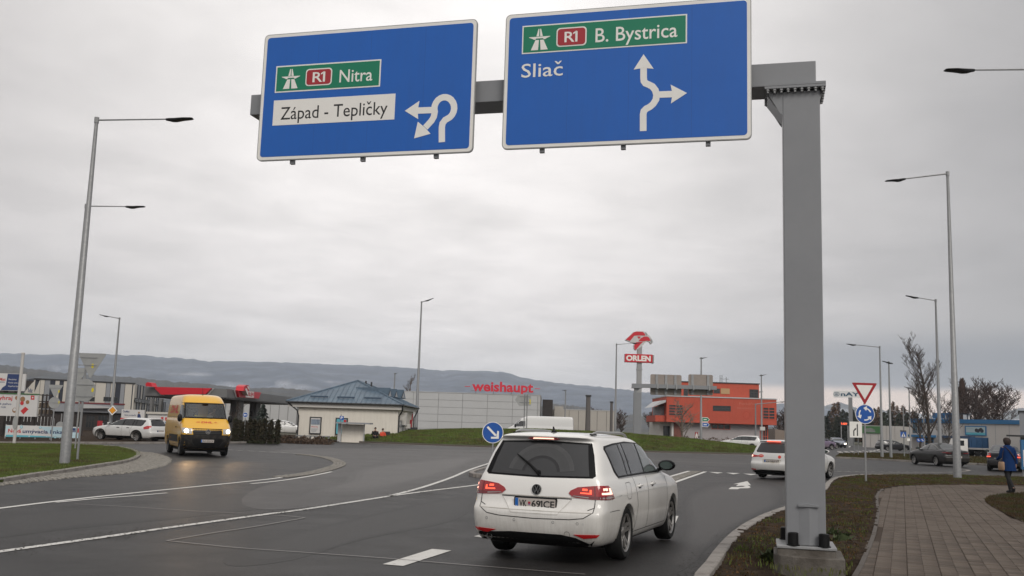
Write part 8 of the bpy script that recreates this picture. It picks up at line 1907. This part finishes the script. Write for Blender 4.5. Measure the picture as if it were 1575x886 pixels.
hill('hills', [(1130, 664), (1180, 640), (1215, 624), (1250, 632), (1275, 622), (1292, 619), (1320, 628), (1400, 634), (1480, 646), (1530, 640), (1559, 629), (1580, 627), (1640, 634), (1720, 650), (1800, 668)], 4400, M_FOR3, 1400, 12)
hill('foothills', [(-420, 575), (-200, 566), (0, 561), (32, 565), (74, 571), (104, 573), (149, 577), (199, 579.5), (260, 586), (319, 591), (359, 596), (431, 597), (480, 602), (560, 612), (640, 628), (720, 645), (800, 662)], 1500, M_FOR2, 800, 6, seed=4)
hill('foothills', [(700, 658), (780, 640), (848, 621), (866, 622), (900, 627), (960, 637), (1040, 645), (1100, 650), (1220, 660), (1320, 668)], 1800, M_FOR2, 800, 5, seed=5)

M_MIST = bpy.data.materials.new('mist'); M_MIST.use_nodes = True; _n = M_MIST.node_tree; _n.nodes.clear(); _v = _n.nodes.new('ShaderNodeVolumePrincipled'); _v.inputs['Density'].default_value = .0035; _v.inputs['Color'].default_value = (.95, .96, 1, 1); _o = _n.nodes.new('ShaderNodeOutputMaterial'); _n.links.new(_v.outputs[0], _o.inputs['Volume'])
for px, py, sx, sz in ((94, 563, 26, 16), (88, 568, 14, 8), (283, 576, 44, 7), (345, 590, 30, 10), (362, 595, 34, 7), (428, 590, 30, 13), (446, 595, 44, 9), (470, 600, 30, 7), (515, 588, 22, 5)):
  for k in range(5):
    q = P(px+random.uniform(-.9, .9)*sx*.6, py+random.uniform(-.7, .7)*sz*.4, 2300+k*30); mb = MB(); n = 12; sx_, sz_ = sx*random.uniform(.4, .9), sz*random.uniform(.4, .9)
    for i in range(1, n): mb.v += [(q.x+sx_*math.sin(PI*i/n)*math.cos(t)*(1+.3*math.sin(3*t+px)), q.y+sx_*math.sin(PI*i/n)*math.sin(t), q.z+sz_*math.cos(PI*i/n)*(1+.25*math.cos(2*t+py))) for t in [2*PI*j/n for j in range(n)]]
    for i in range(n-2):
        for j in range(n): mb.f.append((i*n+j, (i+1)*n+j, (i+1)*n+(j+1) % n, i*n+(j+1) % n))
    mb.f += [tuple(range(n)), tuple((n-2)*n+j for j in range(n))[::-1]]; mb.mi = [0]*len(mb.f); mb.build('mist', M_MIST)['kind'] = 'stuff'
# ---------------------------------------------------------------- people
def skin_body(name, joints, edges, m, par, root_i=0, sub=2):
    me = bpy.data.meshes.new(name); me.from_pydata([j[0] for j in joints], edges, []); o = bpy.data.objects.new('t', me); COL.objects.link(o)
    sk = o.modifiers.new('sk', 'SKIN'); me.skin_vertices or me.skin_vertices.new() if hasattr(me.skin_vertices, 'new') else None
    if not len(me.skin_vertices): bpy.ops.object.select_all(action='DESELECT')
    lay = me.skin_vertices[0].data
    for i, j in enumerate(joints): r = j[1]; lay[i].radius = (r, r) if isinstance(r, (int, float)) else r; lay[i].use_root = (i == root_i)
    sb = o.modifiers.new('sb', 'SUBSURF'); sb.levels = sub; dg = bpy.context.evaluated_depsgraph_get(); m2 = bpy.data.meshes.new_from_object(o.evaluated_get(dg)); bpy.data.objects.remove(o); m2.name = name
    m2.materials.clear(); shade(m2, 180); return link(name, m2, m, par)
def loft(secs, n=18):      # sections (centre, rx, ry) stacked
    mb = MB()
    for c, rx, ry in secs: mb.v += [(c[0]+rx*math.cos(t), c[1]+ry*math.sin(t), c[2]) for t in [2*PI*j/n for j in range(n)]]
    for i in range(len(secs)-1):
        for j in range(n): mb.f.append((i*n+j, i*n+(j+1) % n, (i+1)*n+(j+1) % n, (i+1)*n+j))
    mb.f += [tuple(range(n))[::-1], tuple((len(secs)-1)*n+j for j in range(n))]; mb.mi = [0]*len(mb.f); return mb
M_COAT = mat('coat_blue', (.007, .030, .11), .85, spec=.15, var=.12, vscale=14, bump=.3, bscale=30); M_TROU = mat('trousers_black', (.008, .008, .010), .85); M_HAIR = mat('hair_dark', (.022, .011, .008), .7, var=.4, vscale=30); M_BAG = mat('bag_tan', (.34, .22, .14), .7); M_STRAP = mat('strap_dark', (.03, .015, .015), .6); M_VEST = mat('vest_red', (.65, .07, .03), .7)
fw = G(1552.5, 758.5, .112)
r = empty('person', (fw.x, fw.y, .112), math.radians(8), 'woman in a blue coat with a tan shoulder bag walking away on the footpath', 'person')
# local: +y is the way she walks (away), x to her right
J = [((0, 0, .93), (.125, .09)), ((0, 0, 1.08), (.115, .08)), ((0, .01, 1.26), (.135, .09)), ((0, .01, 1.36), (.10, .07)), ((0, .02, 1.42), .048), ((0, .03, 1.47), .050), ((0, .04, 1.535), (.073, .088)), ((0, .04, 1.595), (.062, .075)),
     ((.085, .02, .86), .082), ((.075, .13, .50), .056), ((.075, .10, .30), .050), ((.075, .055, .09), .034), ((.08, .10, .035), .038), ((.085, .22, .025), .030),
     ((-.085, -.01, .86), .082), ((-.080, -.06, .50), .056), ((-.085, -.20, .32), .050), ((-.09, -.33, .16), .034), ((-.09, -.30, .075), .036), ((-.09, -.24, .035), .030),
     ((.165, .01, 1.33), .055), ((.215, -.02, 1.08), .044), ((.245, .0, .86), .032), ((.250, .015, .80), (.034, .020)),
     ((-.165, .01, 1.33), .055), ((-.20, .03, 1.08), .044), ((-.19, .20, 1.0), .034), ((-.17, .26, 1.0), (.034, .020))]
Ed = [(0, 1), (1, 2), (2, 3), (3, 4), (4, 5), (5, 6), (6, 7), (0, 8), (8, 9), (9, 10), (10, 11), (11, 12), (12, 13), (0, 14), (14, 15), (15, 16), (16, 17), (17, 18), (18, 19), (3, 20), (20, 21), (21, 22), (22, 23), (3, 24), (24, 25), (25, 26), (26, 27)]
base = J[23][0]
for k, (dx, dy, ln) in enumerate(((-.004, -.026, .072), (.0, -.009, .082), (.0, .009, .080), (-.002, .026, .062))):
    i0 = len(J); J += [((base[0]+dx, base[1]+dy, base[2]-.035), .010), ((base[0]+dx-.004, base[1]+dy+.004, base[2]-.035-ln*.5), .0085), ((base[0]+dx-.012, base[1]+dy+.012, base[2]-.035-ln), .007)]; Ed += [(23, i0), (i0, i0+1), (i0+1, i0+2)]
i0 = len(J); J += [((base[0]-.012, base[1]+.045, base[2]-.01), .011), ((base[0]-.016, base[1]+.06, base[2]-.05), .009)]; Ed += [(23, i0), (i0, i0+1)]
bd = skin_body('body', J, Ed, M_SKIN, r)
cl = loft([((0, -.01, .665), .225, .19), ((0, -.005, .80), .215, .175), ((0, 0, .95), .195, .155), ((0, .0, 1.08), .175, .135), ((0, .005, 1.22), .19, .14), ((0, .005, 1.32), .205, .13), ((0, .01, 1.385), .15, .095), ((0, .015, 1.425), .075, .072), ((0, .02, 1.45), .062, .064)], 24); coat = cl.build('coat', M_COAT, r, True)
mb = MB(); mb.tube([(.15, .01, 1.345), (.20, -.01, 1.24), (.235, -.02, 1.08), (.262, -.005, .88)], [.068, .062, .056, .047], 12); mb.build('sleeve', M_COAT, r, True)
mb = MB(); mb.tube([(-.15, .01, 1.345), (-.195, .02, 1.22), (-.215, .04, 1.08), (-.205, .21, 1.0)], [.068, .062, .056, .047], 12); mb.build('sleeve', M_COAT, r, True)
for sx_, pts in ((1, [(.085, .02, .84), (.078, .13, .50), (.076, .10, .30), (.075, .06, .10)]), (-1, [(-.085, -.01, .84), (-.081, -.06, .50), (-.086, -.20, .32), (-.09, -.32, .17)])):
    mb = MB(); mb.tube(pts, [.098, .068, .058, .046], 12); mb.build('trouser_leg', M_TROU, r, True)
for pts in ([(.075, .03, .10), (.078, .05, .05), (.082, .14, .042), (.086, .235, .032)], [(-.09, -.345, .17), (-.09, -.32, .09), (-.09, -.26, .05), (-.09, -.19, .034)]): mb = MB(); mb.tube(pts, [.048, .052, .046, .028], 10); mb.build('shoe', M_TROU, r, True)
mb = loft([((0, .0, 1.435), .070, .050), ((0, .005, 1.47), .098, .085), ((0, .012, 1.53), .108, .108), ((0, .02, 1.59), .105, .112), ((0, .03, 1.635), .080, .088), ((0, .035, 1.66), .035, .04)], 20); mb.build('hair', M_HAIR, r, True)
mb = MB(); pts = [(-.13, -.065, 1.385), (-.06, -.145, 1.28), (.05, -.155, 1.13), (.14, -.125, 1.0), (.205, -.03, .93)]; mb.tube(pts, [.012, .016, .017, .016, .012], 6); mb.build('strap', M_STRAP, r, True)
mb = loft([((-.245, -.04, .93), .05, .095), ((-.25, -.04, .90), .062, .115), ((-.255, -.04, .80), .070, .125), ((-.255, -.04, .70), .068, .12), ((-.255, -.04, .675), .05, .10)], 14); bag = mb.build('bag', M_BAG, r, True)
mb = MB(); mb.tube([(-.24, -.06, .93), (-.21, -.06, 1.15), (-.15, -.04, 1.38)], .010, 6); mb.build('bag_strap', M_STRAP, bag, True)
def sitter(label, px, d, coatm, top_z, seed):
    g = gpt(px, d); r = empty('person', (g[0], g[1], 0), math.radians(200+seed*20), label, 'person'); dz = top_z-1.30
    J = [((0, 0, .50+dz), (.13, .10)), ((0, 0, .70+dz), (.12, .09)), ((0, .03, .92+dz), (.15, .09)), ((0, .04, 1.0+dz), .05), ((0, .05, 1.06+dz), .055), ((0, .06, 1.13+dz), (.075, .09)), ((0, .06, 1.21+dz), .06), ((.1, .1, .48+dz), .09), ((.12, .48, .48+dz), .06), ((.12, .46, .10+dz), .045), ((.12, .58, .06+dz), .035), ((-.1, .1, .48+dz), .09), ((-.12, .48, .48+dz), .06), ((-.12, .46, .10+dz), .045), ((-.12, .58, .06+dz), .035),
         ((.19, .03, .90+dz), .06), ((.24, .08, .68+dz), .05), ((.16, .30, .60+dz), .04), ((-.19, .03, .90+dz), .06), ((-.24, .08, .68+dz), .05), ((-.16, .30, .60+dz), .04)]
    E2 = [(0, 1), (1, 2), (2, 3), (3, 4), (4, 5), (5, 6), (0, 7), (7, 8), (8, 9), (9, 10), (0, 11), (11, 12), (12, 13), (13, 14), (2, 15), (15, 16), (16, 17), (2, 18), (18, 19), (19, 20)]
    skin_body('body', J, E2, M_SKIN, r, sub=1); mb = loft([((0, 0, .45+dz), .19, .15), ((0, 0, .65+dz), .18, .14), ((0, .02, .85+dz), .21, .14), ((0, .03, .97+dz), .12, .09)], 14); mb.build('jacket', coatm, r, True)
    for s in (-1, 1): mb = MB(); mb.tube([(s*.18, .03, .92+dz), (s*.24, .08, .68+dz), (s*.17, .27, .61+dz)], [.075, .065, .05], 8); mb.build('sleeve', coatm, r, True); mb = MB(); mb.tube([(s*.1, .08, .48+dz), (s*.12, .48, .49+dz), (s*.12, .46, .12+dz)], [.10, .08, .06], 8); mb.build('trouser_leg', M_TROU, r, True)
    mb = loft([((0, .03, 1.10+dz), .085, .08), ((0, .04, 1.18+dz), .09, .10), ((0, .05, 1.26+dz), .05, .06)], 12); mb.build('hair', M_HAIR, r, True); return r
sitter('seated person in a black jacket before the shop, left of the two', 577.2, 80.5, mat('jacket_black', (.012, .012, .014), .9), P(577, 656.2, 80.5).z, 0)
sitter('seated person in an orange red vest at the shop corner, right of the two', 588.6, 82, M_VEST, P(588, 658, 82).z, 1)
fbn = Facade(GP2(570, 81.5), GP2(604, 82.5)); r = fbn.root('outdoor_bench', 'dark bench at the shop corner where two people sit', 'bench'); bx('seat', M_DKFR, r, 0, fbn.len, .1, .5, .38, .45); bx('backrest', M_DKFR, r, fbn.len*.62, fbn.len, .5, .56, .5, P(598, 664, 82).z)
for i in range(3): bx('leg', M_DKFR, r, fbn.len*i/2.1, fbn.len*i/2.1+.06, .15, .45, 0, .379)
# driver of the yellow van
_M = VAN_C.root; dr = empty('person', (0, 0, 0), 0, 'driver in a dark jacket behind the windscreen of the yellow van', 'person')
bpy.context.view_layer.update(); dl = (Matrix.Translation(_M.location) @ Matrix.Rotation(_M.rotation_euler.z, 4, 'Z')) @ Vector((4.55*.96, .42, 1.16)); dr.location = dl; dr.rotation_euler = (0, 0, _M.rotation_euler.z-PI/2)
J = [((0, 0, .45), (.16, .10)), ((0, 0, .62), (.15, .09)), ((0, .02, .68), .05), ((0, .03, .74), .055), ((0, .04, .81), (.075, .09)), ((0, .04, .90), .06), ((.18, .0, .60), .055), ((.25, .16, .50), .045), ((.16, .36, .52), .038), ((-.18, .0, .60), .055), ((-.25, .16, .50), .045), ((-.16, .36, .54), .038)]
skin_body('body', J, [(0, 1), (1, 2), (2, 3), (3, 4), (4, 5), (1, 6), (6, 7), (7, 8), (1, 9), (9, 10), (10, 11)], M_SKIN, dr, sub=1)
mb = loft([((0, 0, .38), .19, .13), ((0, 0, .55), .20, .13), ((0, .01, .64), .14, .10), ((0, .02, .68), .07, .07)], 14); mb.build('jacket', mat('jacket_brown', (.10, .05, .02), .9), dr, True); mb = loft([((0, .02, .82), .085, .085), ((0, .03, .90), .085, .09), ((0, .04, .96), .04, .05)], 12); mb.build('hair', M_HAIR, dr, True)

# ---------------------------------------------------------------- the air
mb = MB(); mb.box(-5400, 5400, -5400, 5400, -7, 290); hz = mb.build('haze', None); hz['kind'] = 'stuff'
hm = bpy.data.materials.new('air'); hm.use_nodes = True; nt = hm.node_tree; nt.nodes.clear(); v = nt.nodes.new('ShaderNodeVolumePrincipled'); v.inputs['Color'].default_value = (.84, .91, 1.0, 1); v.inputs['Density'].default_value = 1.5e-4; v.inputs['Anisotropy'].default_value = .0
o = nt.nodes.new('ShaderNodeOutputMaterial'); nt.links.new(v.outputs[0], o.inputs['Volume']); hz.data.materials.append(hm); cam_data.clip_end = 40000
